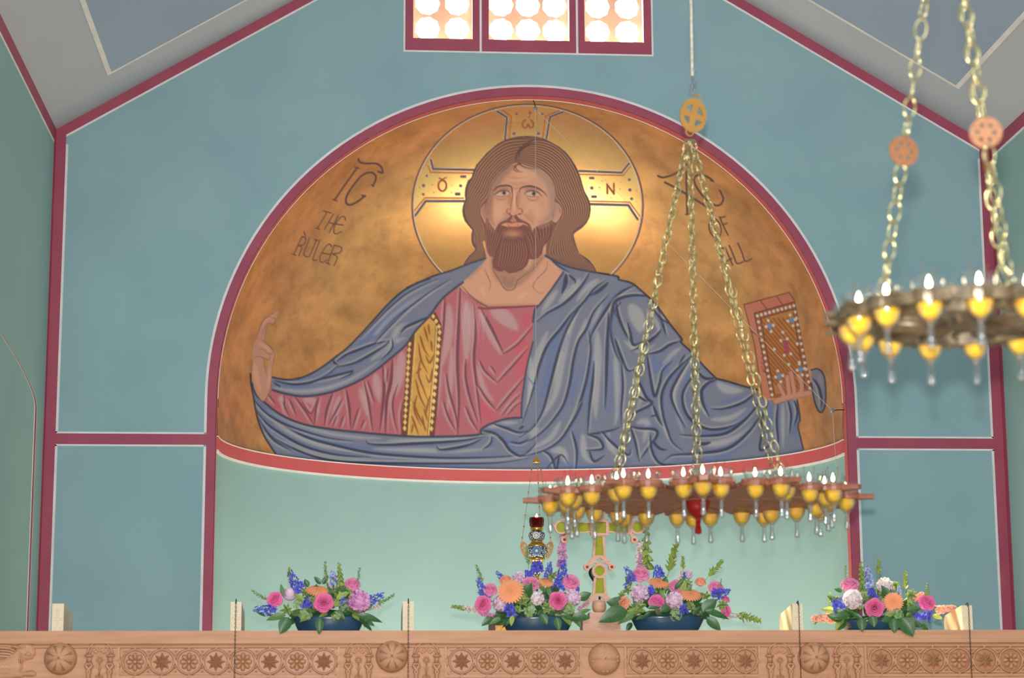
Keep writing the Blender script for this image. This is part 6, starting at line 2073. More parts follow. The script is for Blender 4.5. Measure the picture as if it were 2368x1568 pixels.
MB().prism(cl([(1366, 1238), (1366, 1202), (1407, 1202), (1407, 1238)]), [cl([(1372, 1233), (1372, 1207), (1401, 1207), (1401, 1233)])], d_ + 0.006, Matrix.Translation((0, -0.003, 0))).build('centre_square', 'cross_wood', crs)
G([(1372, 1233), (1372, 1207), (1401, 1207), (1401, 1233)])
for sg in (-1, 1):
    mx_ = lambda x: 1386.5 + sg * x
    MB().prism(cl([(mx_(20), 1208), (mx_(20), 1231), (mx_(76), 1236), (mx_(76), 1203)]), [cl([(mx_(22), 1211), (mx_(22), 1228), (mx_(66), 1232), (mx_(66), 1207)])], d_ - 0.006, Matrix.Translation((0, 0.0015, 0))).build('arm', 'cross_wood', crs)
    G([(mx_(22), 1211), (mx_(22), 1228), (mx_(66), 1232), (mx_(66), 1207)])
    MB().prism(ccirc(mx_(88), 1219, 16.5), [ccirc(mx_(88), 1219, 12)], d_).build('ring', 'cross_wood', crs)
    MB().prism(ccirc(mx_(88), 1219, 12.2), (), 0.008, Matrix.Translation((0, 0.009, 0))).build('glass_panel', 'acid_glass', crs)
    MB().prism(cl([(mx_(102), 1214), (mx_(108), 1208), (mx_(110), 1212), (mx_(104), 1220)]), (), d_ - 0.006, Matrix.Translation((0, 0.0045, 0))).build('tip', 'cross_wood', crs)
    for jx, jy, ax_, ay_ in ((81, 1248, 72, 1234), (28.5, 1311, 24, 1304), (81, 1190, 72, 1204), (28.5, 1127, 24, 1134)):
        j = MB().prism(ccirc(mx_(jx), jy, 8.2, 16), (), d_).build('stone_ring', 'cross_wood', crs)
        if jy != 1311 and jy != 1127:
            MB().prism(cl([(mx_(ax_ - 5), ay_ - 2), (mx_(ax_ + 4), ay_ - 2), (mx_(jx + 4), jy), (mx_(jx - 4), jy)]), (), d_ - 0.006, Matrix.Translation((0, 0.003, 0))).build('stem', 'cross_wood', crs)
        gc = cl([(mx_(jx), jy)])[0]
        MB().lathe([(0.0075, 0.0), (0.0062, 0.004), (0.003, 0.006)], 12, Matrix.Translation((gc[0], 0.0, gc[1])) @ Matrix.Rotation(PI / 2, 4, 'X')).build('red_stone', 'rubygem', j)
MB().prism(cl([(1375, 1203), (1398, 1203), (1402, 1150), (1370, 1150)]), [cl([(1379, 1200), (1393, 1200), (1396, 1154), (1376, 1154)])], d_ - 0.006, Matrix.Translation((0, 0.003, 0))).build('top_shaft', 'cross_wood', crs)
G([(1379, 1200), (1393, 1200), (1396, 1154), (1376, 1154)])
MB().prism(ccirc(1386, 1135, 17.5), [ccirc(1386, 1135, 11.5)], d_).build('ring', 'cross_wood', crs)
MB().prism(ccirc(1386, 1135, 11.8), (), 0.008, Matrix.Translation((0, 0.009, 0))).build('glass_panel', 'acid_glass', crs)
j = MB().prism(ccirc(1383, 1104, 7, 16), (), d_).build('stone_ring', 'cross_wood', crs)
MB().prism(cl([(1379, 1120), (1391, 1120), (1387, 1108), (1380, 1108)]), (), d_ - 0.006, Matrix.Translation((0, 0.003, 0))).build('stem', 'cross_wood', crs)
gc = cl([(1383, 1104)])[0]
MB().lathe([(0.0075, 0.0), (0.0062, 0.004), (0.003, 0.006)], 12, Matrix.Translation((gc[0], 0.0, gc[1])) @ Matrix.Rotation(PI / 2, 4, 'X')).build('red_stone', 'rubygem', j)

# ---- small black gooseneck lamp standing behind the cross
GY_ = BY + 0.30
gq = lambda x, y: on_y(x, y, GY_)
gb = gq(1385, 1420)
gl = thing('gooseneck_lamp', (gb[0], GY_, BT), 'small black curved lamp standing behind the cross', 'lamp')
gt = lambda pts: [tuple(gq(x, y) - np.array([gb[0], GY_, BT])) for x, y in pts]
pts_ = smoothline(np.array(gt([(1386, 1446), (1387, 1410), (1386, 1375), (1381, 1352), (1374, 1336)])), 5)
MB().tube(pts_, 0.006, 8).build('stem', 'black', gl, True)
hd = smoothline(np.array(gt([(1376, 1344), (1370, 1332), (1368, 1324), (1373, 1318), (1379, 1321)])), 5)
MB().tube(hd, 0.01, 10, radii=[0.010 + 0.006 * math.sin(PI * i / (len(hd) - 1)) for i in range(len(hd))]).build('lamp_head', 'black', gl, True)
MB().lathe([(0.035, 0), (0.036, 0.008), (0.02, 0.014), (0.008, 0.02)], 20).build('base', 'black', gl, True)

# ---- little icon leaning behind the second bowl
IY = BY + 0.26
ia, ib = on_y(1130, 1455, IY), on_y(1176, 1424, IY)
ic = thing('small_icon', ((ia[0] + ib[0]) / 2, IY, BT), 'small gold and red icon panel with brown side behind the second bowl', 'icon')
w_, h_ = (ib[0] - ia[0]), ib[2] - BT
M['icon_brown'] = mat('icon_edge_brown', (84, 46, 34), 0.5, scale=12)
M['icon_gold'] = mat('icon_gold_paint', (206, 156, 62), 0.4, 0.3, c2=(176, 104, 48), scale=60)
M['icon_red'] = mat('icon_red_paint', (176, 62, 44), 0.5, scale=20)
MB().box((-w_ / 2, 0, 0), (w_ / 2, 0.02, h_)).build('panel', 'icon_brown', ic)
MB().box((-w_ / 2 + 0.034, -0.002, 0.002), (w_ / 2 - 0.003, 0, h_ - 0.003)).build('painted_face', 'icon_gold', ic)
MB().prism([(-0.008, h_ * 0.5), (0.012, h_ * 0.45), (0.02, h_ * 0.75), (0.004, h_ * 0.95), (-0.01, h_ * 0.8)], (), 0.002, Matrix.Translation((0, -0.004, 0))).build('red_robe', 'icon_red', ic)

# ================================================================== flower bowls
def grad_mat(name, c_base, c_tip, rough=0.8, trans=0.25, z0=0.15, z1=0.75, noise=0.0):
    """petals: base colour runs into the tip colour along the flower's own axis"""
    mt, nt, p = new_mat(name)
    N, K = nt.nodes, nt.links
    at = N.new('ShaderNodeAttribute'); at.attribute_name = 'tint'
    rp_ = N.new('ShaderNodeValToRGB')
    rp_.color_ramp.elements[0].position, rp_.color_ramp.elements[0].color = z0, L4(c_base)
    rp_.color_ramp.elements[1].position, rp_.color_ramp.elements[1].color = z1, L4(c_tip)
    K.new(at.outputs['Fac'], rp_.inputs[0])
    K.new(rp_.outputs[0], p.inputs['Base Color'])
    p.inputs['Roughness'].default_value = rough
    p.inputs['Specular IOR Level'].default_value = 0.25
    tr_ = N.new('ShaderNodeBsdfTranslucent')
    K.new(rp_.outputs[0], tr_.inputs[0])
    mx = N.new('ShaderNodeMixShader'); mx.inputs[0].default_value = trans
    K.new(p.outputs[0], mx.inputs[1]); K.new(tr_.outputs[0], mx.inputs[2])
    K.new(mx.outputs[0], nt.nodes['Material Output'].inputs[0])
    return mt


M['rose_hot'] = grad_mat('hot_pink_petal', (244, 190, 206), (242, 104, 170))
M['rose_pink'] = grad_mat('pink_petal', (246, 216, 220), (240, 132, 180))
M['rose_peach'] = grad_mat('peach_petal', (246, 220, 198), (248, 160, 130))
M['peony_pale'] = grad_mat('pale_pink_peony', (226, 188, 214), (240, 216, 232))
M['peony_lilac'] = grad_mat('lilac_pink_peony', (216, 146, 200), (236, 180, 222))
M['peony_white'] = grad_mat('white_peony', (234, 206, 214), (246, 238, 238))
M['gerbera'] = grad_mat('orange_gerbera', (246, 140, 96), (252, 172, 126), z0=0.1, z1=0.6)
M['gerb_eye'] = mat('gerbera_eye', (176, 168, 74), 0.8, c2=(204, 140, 70), scale=200)
M['delph'] = grad_mat('blue_delphinium', (70, 66, 190), (112, 120, 224))
M['delph_pale'] = grad_mat('pale_delphinium', (120, 130, 216), (206, 214, 240))
M['stock'] = grad_mat('pink_stock', (206, 120, 176), (232, 176, 208))
M['stock_pale'] = grad_mat('pale_stock', (226, 196, 200), (240, 228, 214))
M['stock_coral'] = grad_mat('coral_stock', (240, 150, 130), (250, 216, 190))
M['stem'] = mat('green_stem', (104, 132, 66), 0.6, scale=20)
M['leaf'] = mat('dark_green_leaf', (44, 86, 44), 0.38, c2=(70, 112, 58), scale=14, trans=0.15, spec=0.5)
M['leaf_mid'] = mat('mid_green_leaf', (82, 118, 64), 0.45, c2=(110, 142, 84), scale=14, trans=0.2)
M['leaf_lime'] = mat('lime_leaf', (154, 176, 82), 0.5, c2=(178, 198, 104), scale=14, trans=0.3)
M['leaf_edge'] = mat('yellow_leaf_edge', (216, 196, 92), 0.5, c2=(228, 212, 120), scale=14, trans=0.2)
M['sage'] = mat('sage_green_bud', (138, 168, 112), 0.55, c2=(160, 186, 130), scale=20, trans=0.2)


class FB(MB):
    """mesh builder that also keeps a 0..1 tint for every vertex"""
    def __init__(s):
        super().__init__()
        s.t = []

    def add(s, vs, fs, xf=None, mi=0, tint=None):
        super().add(vs, fs, xf, mi)
        s.t += list(tint) if tint is not None else [0.5] * len(vs)
        return s

    def mesh(s, name, mats, smooth=True):
        me = super().mesh(name, mats, smooth)
        a = me.attributes.new('tint', 'FLOAT', 'POINT')
        a.data.foreach_set('value', s.t)
        return me

    def petal(s, phi, w_, path, cup=0.3, nu=5, xf=None, ruffle=0.0, tint=None, mi=0, wpow=0.6):
        """path: list of (radius, height); w_: half angle or width; petal wraps about the axis"""
        vs, fs, tt = [], [], []
        m_ = len(path)
        for j, (r_, z) in enumerate(path):
            v = j / (m_ - 1)
            half = w_ * min(1.0, 0.45 + 1.1 * v) * (1.0 if v < 0.8 else (0.90 if v < 0.95 else 0.70))
            for i in range(nu):
                u = -1 + 2 * i / (nu - 1)
                a = phi + u * half
                rr_ = r_ * (1 - cup * 0.12 * u * u)
                zz_ = z - cup * 0.10 * u * u * v + ruffle * math.sin(u * 7 + phi * 5 + j) * v
                vs.append((rr_ * math.cos(a), rr_ * math.sin(a), zz_))
                tt.append(v if tint is None else tint[0] + (tint[1] - tint[0]) * v)
        for j in range(m_ - 1):
            for i in range(nu - 1):
                a = j * nu + i
                fs.append((a, a + 1, a + nu + 1, a + nu))
        return s.add(vs, fs, xf, mi, tt)


def rose(open_=1.0, seed=1):
    r = random.Random(seed)
    b = FB()
    b.lathe([(0.02, -0.42), (0.16, -0.38), (0.22, -0.30)], 10)
    layers = [(3, 0.06, 0.09, 0.34, 1.3), (4, 0.12, 0.17, 0.35, 1.0), (4, 0.19, 0.25, 0.33, 0.95), (5, 0.26, 0.33, 0.28, 0.80), (5, 0.33, 0.41, 0.20, 0.78), (5, 0.39, 0.47 * open_, 0.08, 0.74)]
    for li, (n, r0, r1, top, half) in enumerate(layers):
        o = r.uniform(0, 6)
        for k in range(n):
            t_ = top + r.uniform(-0.03, 0.03)
            c = 0.025 + 0.014 * li
            path = [(0.10, -0.36), (r0 * 0.95, -0.24), (r0 + 0.06, -0.02), (r1 * 0.97, t_ - 0.08), (r1 + c * 0.6, t_), (r1 + c * 1.1, t_ - 0.05 - 0.02 * li)]
            b.petal(o + 2 * PI * k / n + r.uniform(-0.1, 0.1), half, path, 0.8, 6, tint=(0.0, 1.0 - 0.05 * li))
    return b


def ball(R_):
    t = MB().lathe([(R_ * math.cos(a), R_ * math.sin(a)) for a in np.linspace(-1.5, 1.5, 9)], 14)
    return t.v, t.f


def peony(seed=1, closed=False):
    r = random.Random(seed)
    b = FB()
    for li, (n, R_, hi_) in enumerate(((8, 0.53, 0.02), (8, 0.47, 0.10))):
        o = r.uniform(0, 6)
        for k in range(n):
            th = 0.5
            path = []
            for v in np.linspace(0, 1, 6):
                a = -1.25 + v * (1.25 + hi_ * 2.3)
                path.append((max(0.03, R_ * math.cos(a)), R_ * math.sin(a) * 0.88 + r.uniform(-0.012, 0.012)))
            b.petal(o + 2 * PI * k / n, 0.55, path, 0.5, 6, ruffle=0.03, tint=(0.0, 0.9))
    b.add(*ball(0.37), tint=[0.55] * len(ball(0.37)[0]))
    if not closed:
        for k in range(80):
            a, e = r.uniform(0, 2 * PI), math.asin(r.uniform(-0.05, 1.0))
            c = Vector((math.cos(a) * math.cos(e) * 0.40, math.sin(a) * math.cos(e) * 0.40, math.sin(e) * 0.38))
            q = c.to_track_quat('Z', 'Y') @ Quaternion((0, 0, 1), r.uniform(0, 6))
            X = Matrix.Translation(c) @ q.to_matrix().to_4x4()
            b.petal(0, 1.0, [(0.02, -0.12), (0.08, -0.04), (0.12, 0.05), (0.14, 0.11)], 0.8, 5, X, ruffle=0.03, tint=(0.1, 1.0))
    else:
        for k in range(6):
            path = [(0.30, 0.20), (0.24, 0.34), (0.14, 0.42), (0.03, 0.44)]
            b.petal(2 * PI * k / 6, 0.6, path, 0.3, 5, tint=(0.6, 1.0))
    return b


def gerbera():
    b = FB()
    for n, L_, z, o in ((26, 0.50, 0.0, 0), (24, 0.44, 0.035, 0.12), (18, 0.26, 0.06, 0.05)):
        for k in range(n):
            a = 2 * PI * k / n + o
            X = Matrix.Rotation(a, 4, 'Z')
            vs, tt = [], []
            for v, w_, dz in ((0.14, 0.020, 0.0), (0.35, 0.036, 0.03), (0.70, 0.045, 0.025), (0.92, 0.036, -0.01), (1.0, 0.010, -0.03)):
                for u in (-1, 0, 1):
                    vs.append((L_ * v, u * w_ * (L_ / 0.5), z + dz - abs(u) * -0.012))
                    tt.append(v * 0.9)
            fs = [(j * 3 + i, (j + 1) * 3 + i, (j + 1) * 3 + i + 1, j * 3 + i + 1) for j in range(4) for i in (0, 1)]
            b.add(vs, fs, X, 0, tt)
    b.lathe([(0.12, 0.02), (0.125, 0.06), (0.09, 0.085), (0.03, 0.08)], 16, mi=1)
    b.lathe([(0.015, -0.3), (0.02, -0.1), (0.10, -0.02)], 8, mi=2)
    return b


def floret(b, X, s, r, mi=0):
    for k in range(5):
        a = 2 * PI * k / 5 + r.uniform(-0.2, 0.2)
        Y = X @ Matrix.Rotation(a, 4, 'Z') @ Matrix.Scale(s, 4)
        vs = [(0.08, 0, 0), (0.5, -0.34, 0.20), (0.62, 0, 0.12), (0.5, 0.34, 0.20), (1.0, 0, 0.34)]
        b.add(vs, [(0, 1, 2), (0, 2, 3), (1, 4, 2), (2, 4, 3)], Y, mi, [0, 0.6, 0.4, 0.6, 1])


def spike(n=12, length=1.0, spread=0.16, size=0.11, seed=1, dense=False, top_small=0.5):
    """flower spike along +z, length 1"""
    r = random.Random(seed)
    b = FB()
    b.tube([(0, 0, 0), (0.02, 0, length * 0.5), (0, 0.01, length)], 0.012, 5, mi=1)
    for i in range(n):
        v = (i + 0.5) / n
        z = length * (0.08 + 0.92 * v)
        a = i * 2.4 + r.uniform(-0.3, 0.3)
        s_ = size * (1 - (1 - top_small) * v)
        d = spread * (1 - 0.65 * v)
        c = Vector((math.cos(a) * d, math.sin(a) * d, z))
        dr = Vector((math.cos(a), math.sin(a), 0.25 + r.uniform(-0.2, 0.4)))
        X = Matrix.Translation(c) @ dr.to_track_quat('Z', 'Y').to_matrix().to_4x4()
        b.tube([(0, 0, z - 0.04), tuple(c)], 0.006, 4, mi=1)
        floret(b, X, s_ * r.uniform(0.85, 1.2), r)
        if dense:
            X2 = Matrix.Translation(c + Vector((r.uniform(-.05, .05), r.uniform(-.05, .05), r.uniform(-.03, .03)))) @ dr.to_track_quat('Z', 'X').to_matrix().to_4x4()
            floret(b, X2, s_, r)
    return b


def leaf_shape(b, L_, w_, X=None, fold=0.25, droop=0.2, mi=0, edge_mi=None, ew=0.22):
    n = 6
    rows_ = []
    for j in range(n + 1):
        v = j / n
        hw = w_ * 0.5 * math.sin(PI * min(1, v ** 0.8)) ** 0.85 if 0 < v < 1 else 0.002
        z = -droop * L_ * v * v
        us = (-1, -(1 - ew), 0, 1 - ew, 1) if edge_mi is not None else (-1, -0.5, 0, 0.5, 1)
        rows_.append([(u * hw, L_ * v, z + abs(u) * hw * fold) for u in us])
    vs = [p for r_ in rows_ for p in r_]
    o = len(b.v)
    f_in, f_ed = [], []
    for j in range(n):
        for i in range(4):
            q_ = (j * 5 + i, j * 5 + i + 1, (j + 1) * 5 + i + 1, (j + 1) * 5 + i)
            (f_ed if edge_mi is not None and i in (0, 3) else f_in).append(q_)
    b.add(vs, f_in, X, mi)
    if f_ed:
        b.f += [tuple(k + o for k in q_) for q_ in f_ed]
        b.mi += [edge_mi] * len(f_ed)
    return b


def rosette_sprig(seed):
    r = random.Random(seed)
    b = FB()
    for k in range(7):
        a = 2 * PI * k / 7 + r.uniform(-0.3, 0.3)
        e = r.uniform(0.3, 1.0)
        X = Matrix.Rotation(a, 4, 'Z') @ Matrix.Rotation(e, 4, 'X')
        leaf_shape(b, r.uniform(0.45, 0.62), 0.30, X, 0.35, 0.3, 0, 1, 0.20)
    return b


def bud_sprig(seed, n=16, fat=1.0):
    r = random.Random(seed)
    b = FB()
    P = [(0, 0, 0), (0.05, 0.02, 0.35), (0.02, 0.0, 0.7), (0.06, 0.01, 1.0)]
    b.tube(smoothline(P, 4), 0.012, 5, mi=0)
    for i in range(n):
        v = 0.25 + 0.75 * i / (n - 1)
        x = np.interp(v, [0, .35, .7, 1], [0, .05, .02, .06])
        a = i * 2.4
        X = Matrix.Translation((x, 0, v)) @ Matrix.Rotation(a, 4, 'Z') @ Matrix.Rotation(r.uniform(0.5, 1.0), 4, 'X')
        leaf_shape(b, 0.22 * fat * (1.15 - 0.6 * v), 0.13 * fat, X, 0.4, 0.0, 0)
    return b


def bell_spike(seed, n=15):
    r = random.Random(seed)
    b = FB()
    b.tube([(0, 0, 0), (0.01, 0, 0.5), (0, 0, 1.0)], 0.014, 5)
    for i in range(n):
        v = 0.10 + 0.90 * i / (n - 1)
        a = i * 2.2
        s_ = 0.11 * (1.2 - 0.7 * v)
        X = Matrix.Translation((0, 0, v)) @ Matrix.Rotation(a, 4, 'Z') @ Matrix.Translation((0, s_ * 0.6, 0)) @ Matrix.Rotation(-0.9, 4, 'X')
        b.lathe([(0.2 * s_, -0.5 * s_), (0.6 * s_, -0.1 * s_), (0.95 * s_, 0.5 * s_), (0.55 * s_, 0.35 * s_)], 8, X)
    return b


def hydr(seed):
    r = random.Random(seed)
    b = FB()
    for k in range(26):
        a, e = r.uniform(0, 2 * PI), r.uniform(0.1, 1.4)
        c = Vector((math.cos(a) * math.cos(e), math.sin(a) * math.cos(e), math.sin(e))) * 0.40
        X = Matrix.Translation(c) @ c.to_track_quat('Z', 'Y').to_matrix().to_4x4()
        floret(b, X, 0.17, r)
    return b


FM = {}
for k_ in range(3):
    FM['rose', k_] = rose(1.0, 11 + k_)
    FM['peony', k_] = peony(21 + k_)
FM['bud', 0] = peony(31, True)
FM['gerbera', 0] = gerbera()


def fmesh(key, name, mats, sm=True):
    return FM[key].mesh(name, mats, sm)


FMESH = {}
for v_ in ('hot', 'pink', 'peach'):
    for k_ in range(3):
        FMESH['rose_' + v_, k_] = fmesh(('rose', k_), 'rose', ['rose_' + v_])
for v_ in ('pale', 'lilac', 'white'):
    for k_ in range(3):
        FMESH['peony_' + v_, k_] = fmesh(('peony', k_), 'peony', ['peony_' + v_])
FMESH['bud', 0] = fmesh(('bud', 0), 'peony_bud', ['peony_pale'])
FMESH['gerbera', 0] = fmesh(('gerbera', 0), 'gerbera', ['gerbera', 'gerb_eye', 'stem'])
for k_ in range(3):
    FMESH['delph', k_] = spike(13, 1.0, 0.20, 0.24, 41 + k_).mesh('delphinium', ['delph', 'stem'])
    FMESH['delphpale', k_] = spike(16, 1.0, 0.16, 0.20, 51 + k_, True).mesh('delphinium', ['delph_pale', 'stem'])
    FMESH['delphball', k_] = spike(13, 0.8, 0.34, 0.34, 61 + k_).mesh('delphinium', ['delph', 'stem'])
    FMESH['varieg', k_] = rosette_sprig(71 + k_).mesh('variegated_sprig', ['leaf_mid', 'leaf_edge'])
    FMESH['sprig', k_] = bud_sprig(81 + k_).mesh('green_sprig', ['sage'])
    FMESH['lime', k_] = bud_sprig(91 + k_, 18, 1.4).mesh('lime_sprig', ['leaf_lime'])
    FMESH['hydr', k_] = hydr(95 + k_).mesh('green_floret_head', ['sage'])
FMESH['stock', 0] = spike(34, 1.0, 0.10, 0.085, 101, True, 0.8).mesh('stock_spike', ['stock', 'stem'])
FMESH['stockpale', 0] = spike(34, 1.0, 0.11, 0.085, 102, True, 0.7).mesh('stock_spike', ['stock_pale', 'stem'])
FMESH['coral', 0] = spike(26, 1.0, 0.18, 0.13, 103, True, 0.7).mesh('stock_spike', ['stock_coral', 'stem'])
FMESH['bells', 0] = bell_spike(111).mesh('bell_spike', ['leaf_lime'])
for k_, (w_, dr_, mt_) in enumerate(((0.55, 0.25, 'leaf'), (0.40, 0.35, 'leaf_mid'), (0.72, 0.18, 'leaf'), (0.30, 0.5, 'leaf'), (0.45, 0.2, 'leaf_lime'))):
    b_ = FB()
    leaf_shape(b_, 1.0, w_, None, 0.30, dr_, 0)
    b_.tube([(0, 0, 0.004), (0, 0.5, -dr_ * 0.25 + 0.004), (0, 0.96, -dr_ * 0.92 + 0.004)], 0.012, 4, mi=1)
    FMESH['leaf', k_] = b_.mesh('leaf', [mt_, 'leaf_mid'])

TOCAM = Vector((EYE[0], EYE[1], EYE[2] + 0.2))


def face_q(pos, yaw=0.0, pitch=0.0, roll=0.0):
    """rotation turning +z of a flower towards the camera, then by yaw (to the right) and pitch (up), in degrees"""
    d = (Vector((EYE[0] * 0.6, EYE[1], pos[2])) - Vector(pos)).normalized()
    d = Quaternion((0, 0, 1), math.radians(yaw)) @ d
    ax = d.cross(Vector((0, 0, 1))).normalized()
    d = Quaternion(ax, math.radians(pitch)) @ d
    return d.to_track_quat('Z', 'Y') @ Quaternion((0, 0, 1), roll)


def arrangement(org, s, bowl, items, label, seed, nfill=100):
    r = random.Random(seed)
    ox, oy = org
    AY = BY + 0.16

    def P(x, y, dy=0.0):
        return Vector(on_y(ox + x / s, oy + y / s, AY + dy))
    bx0, bx1, by, fx0, fx1, fy = bowl
    l_, r_ = P(bx0, by), P(bx1, by)
    fl, frr = P(fx0, fy), P(fx1, fy)
    cx = (l_.x + r_.x) / 2
    root = thing('flower_arrangement', (cx, AY, BT), label, 'flowers', 'flower bowls along the beam')
    O = Vector((cx, AY, BT))
    hw, fw = (r_.x - l_.x) / 2, (frr.x - fl.x) / 2
    hz_ = l_.z - BT
    prof = [(fw * 0.98, 0.0), (fw * 1.02, 0.004)]
    for v in np.linspace(0.15, 1, 6):
        prof.append((fw + (hw - fw) * v ** 0.75, hz_ * v))
    prof += [(hw * 0.97, hz_), (hw * 0.90, hz_ * 0.75), (fw * 0.8, hz_ * 0.3)]
    MB().lathe(prof, 40, None, 0, 1.0, 0.52).build('bowl', 'bowl', root, True, 'navy blue glazed oval bowl')
    MB().lathe([(hw * 0.85, hz_ * 0.7), (hw * 0.8, hz_ * 1.05), (hw * 0.5, hz_ * 1.35), (hw * 0.1, hz_ * 1.45)], 18, None, 0, 1.0, 0.5).build('moss', 'leaf', root, True)
    pxm = 1.0 / (FPX / 10.5) / s     # metres per crop pixel here
    for it in items:
        kind, x, y, d = it[:4]
        opt = it[4] if len(it) > 4 else {}
        p = P(x, y, opt.get('dy', -0.06))
        loc = p - O
        key = [k for k in FMESH if k[0] == kind]
        me = FMESH[key[opt.get('v', r.randrange(len(key))) % len(key)]]
        size = d * pxm
        lb_ = opt.get('label')
        if kind.startswith('rose') or kind.startswith('peony') or kind in ('bud', 'gerbera', 'hydr', 'varieg'):
            q = face_q(p, opt.get('yaw', r.uniform(-12, 12)), opt.get('pitch', 12), r.uniform(0, 6))
            sc_ = size if kind not in ('varieg',) else size * 0.9
            o = put(me, me.name.split('.')[0], root, loc, q, sc_, lb_)
        elif kind == 'leaf':
            # d is the length; ang: direction in the picture, degrees from +x, up positive
            a = math.radians(opt.get('ang', -90))
            dr = Vector((math.cos(a), opt.get('fw', -0.25), math.sin(a))).normalized()
            nz = Vector((EYE[0] - p.x, EYE[1] - p.y, 3.0)).normalized()
            xx = dr.cross(nz).normalized()
            zz_ = xx.cross(dr)
            R_ = Matrix((xx, dr, zz_)).transposed()
            o = put(me, 'leaf', root, loc, R_.to_quaternion(), size, lb_)
        else:
            # spikes and sprigs: x,y is the foot, d the length
            a = math.radians(opt.get('ang', 90))
            dr = Vector((math.cos(a), opt.get('fw', -0.1), math.sin(a))).normalized()
            q = dr.to_track_quat('Z', 'Y') @ Quaternion((0, 0, 1), r.uniform(0, 6))
            o = put(me, me.name.split('.')[0], root, loc, q, size, lb_)
    # leaves that fill the mound
    x0_, x1_ = fx0 - 40, fx1 + 40
    top = opt_top(items)
    for i in range(nfill):
        u = r.random()
        x = bx0 + (bx1 - bx0) * (0.04 + 0.92 * u)
        hump = math.sin(PI * u) ** 0.7
        y = by + 10 - r.random() ** 0.9 * (by - top) * 0.72 * hump
        p = P(x, y, r.uniform(-0.10, 0.03))
        a = math.radians(90 - (u - 0.5) * 170 + r.uniform(-70, 70))
        if y > by - 60:
            a = math.radians(r.choice((-1, 1)) * r.uniform(0, 50) + (180 if u < 0.5 else 0))
        dr = Vector((math.cos(a), r.uniform(-0.8, 0.1), math.sin(a))).normalized()
        nz = Vector((EYE[0] - p.x + r.uniform(-4, 4), EYE[1] - p.y, r.uniform(0, 8))).normalized()
        xx = dr.cross(nz).normalized()
        R_ = Matrix((xx, dr, xx.cross(dr))).transposed()
        put(FMESH['leaf', r.choice((0, 0, 1, 1, 3, 2, 4) if i % 9 else (4,))], 'leaf', root, p - O, R_.to_quaternion(), r.uniform(0.04, 0.085))
    return root


def opt_top(items):
    ys = [it[2] for it in items if it[0].startswith('rose') or it[0].startswith('peony')]
    return min(ys)


arrangement((560, 1260), 5.92, (688, 1685, 985, 760, 1560, 1147), [
    ('rose_hot', 445, 745, 205, dict(yaw=-22, pitch=15, dy=-0.09)), ('bud', 655, 665, 200, dict(pitch=40)), ('gerbera', 1030, 625, 320, dict(pitch=58, yaw=5, dy=-0.10)), ('rose_hot', 1115, 790, 250, dict(pitch=12, yaw=-4, dy=-0.14, v=1)),
    ('peony_lilac', 1600, 770, 300, dict(pitch=5, yaw=8, dy=-0.12)), ('rose_pink', 1510, 545, 205, dict(pitch=45, dy=-0.03)), ('delph', 800, 660, 330, dict(ang=118)), ('delphpale', 1250, 660, 300, dict(ang=92, dy=0)), ('delph', 460, 900, 290, dict(ang=176, dy=-0.1)), ('delphball', 880, 860, 170, dict(ang=80, dy=-0.12)),
    ('delph', 1680, 800, 280, dict(ang=24)), ('delphball', 1390, 830, 130, dict(ang=95, dy=-0.1)), ('sprig', 400, 800, 300, dict(ang=150)), ('sprig', 1150, 560, 310, dict(ang=94)), ('bells', 1350, 600, 340, dict(ang=94)), ('lime', 650, 500, 170, dict(ang=95)), ('sprig', 1570, 560, 240, dict(ang=84)), ('sprig', 1780, 860, 330, dict(ang=28)), ('stockpale', 1680, 880, 230, dict(ang=10)),
    ('varieg', 860, 660, 170), ('varieg', 1300, 660, 190), ('varieg', 610, 900, 200, dict(dy=-0.12)), ('varieg', 950, 750, 110, dict(dy=-0.13)), ('varieg', 1440, 640, 150), ('hydr', 765, 815, 160, dict(dy=-0.12)), ('hydr', 860, 960, 190, dict(dy=-0.15)), ('hydr', 1290, 980, 150, dict(dy=-0.15)), ('hydr', 1400, 860, 140, dict(dy=-0.1)),
    ('leaf', 640, 990, 250, dict(ang=-118, v=2, dy=-0.18)), ('leaf', 1065, 1000, 215, dict(ang=-92, v=0, dy=-0.19)), ('leaf', 600, 960, 260, dict(ang=190, v=1, dy=-0.14)), ('leaf', 1600, 1000, 240, dict(ang=-40, v=3, dy=-0.1)), ('leaf', 1560, 960, 340, dict(ang=-8, v=3, dy=-0.14)), ('leaf', 560, 700, 160, dict(ang=100, v=1)), ('leaf', 1080, 540, 140, dict(ang=130, v=0, dy=0)), ('leaf', 1100, 540, 140, dict(ang=60, v=0, dy=0)), ('leaf', 900, 580, 120, dict(ang=110, v=2, dy=0)), ('leaf', 1650, 1000, 130, dict(ang=-75, v=1)),
    ('stockpale', 1230, 600, 110, dict(ang=120)), ('leaf', 330, 980, 140, dict(ang=150, v=3, dy=-0.1))],
    'navy bowl of flowers at left with lilac peony at its right end', 1)
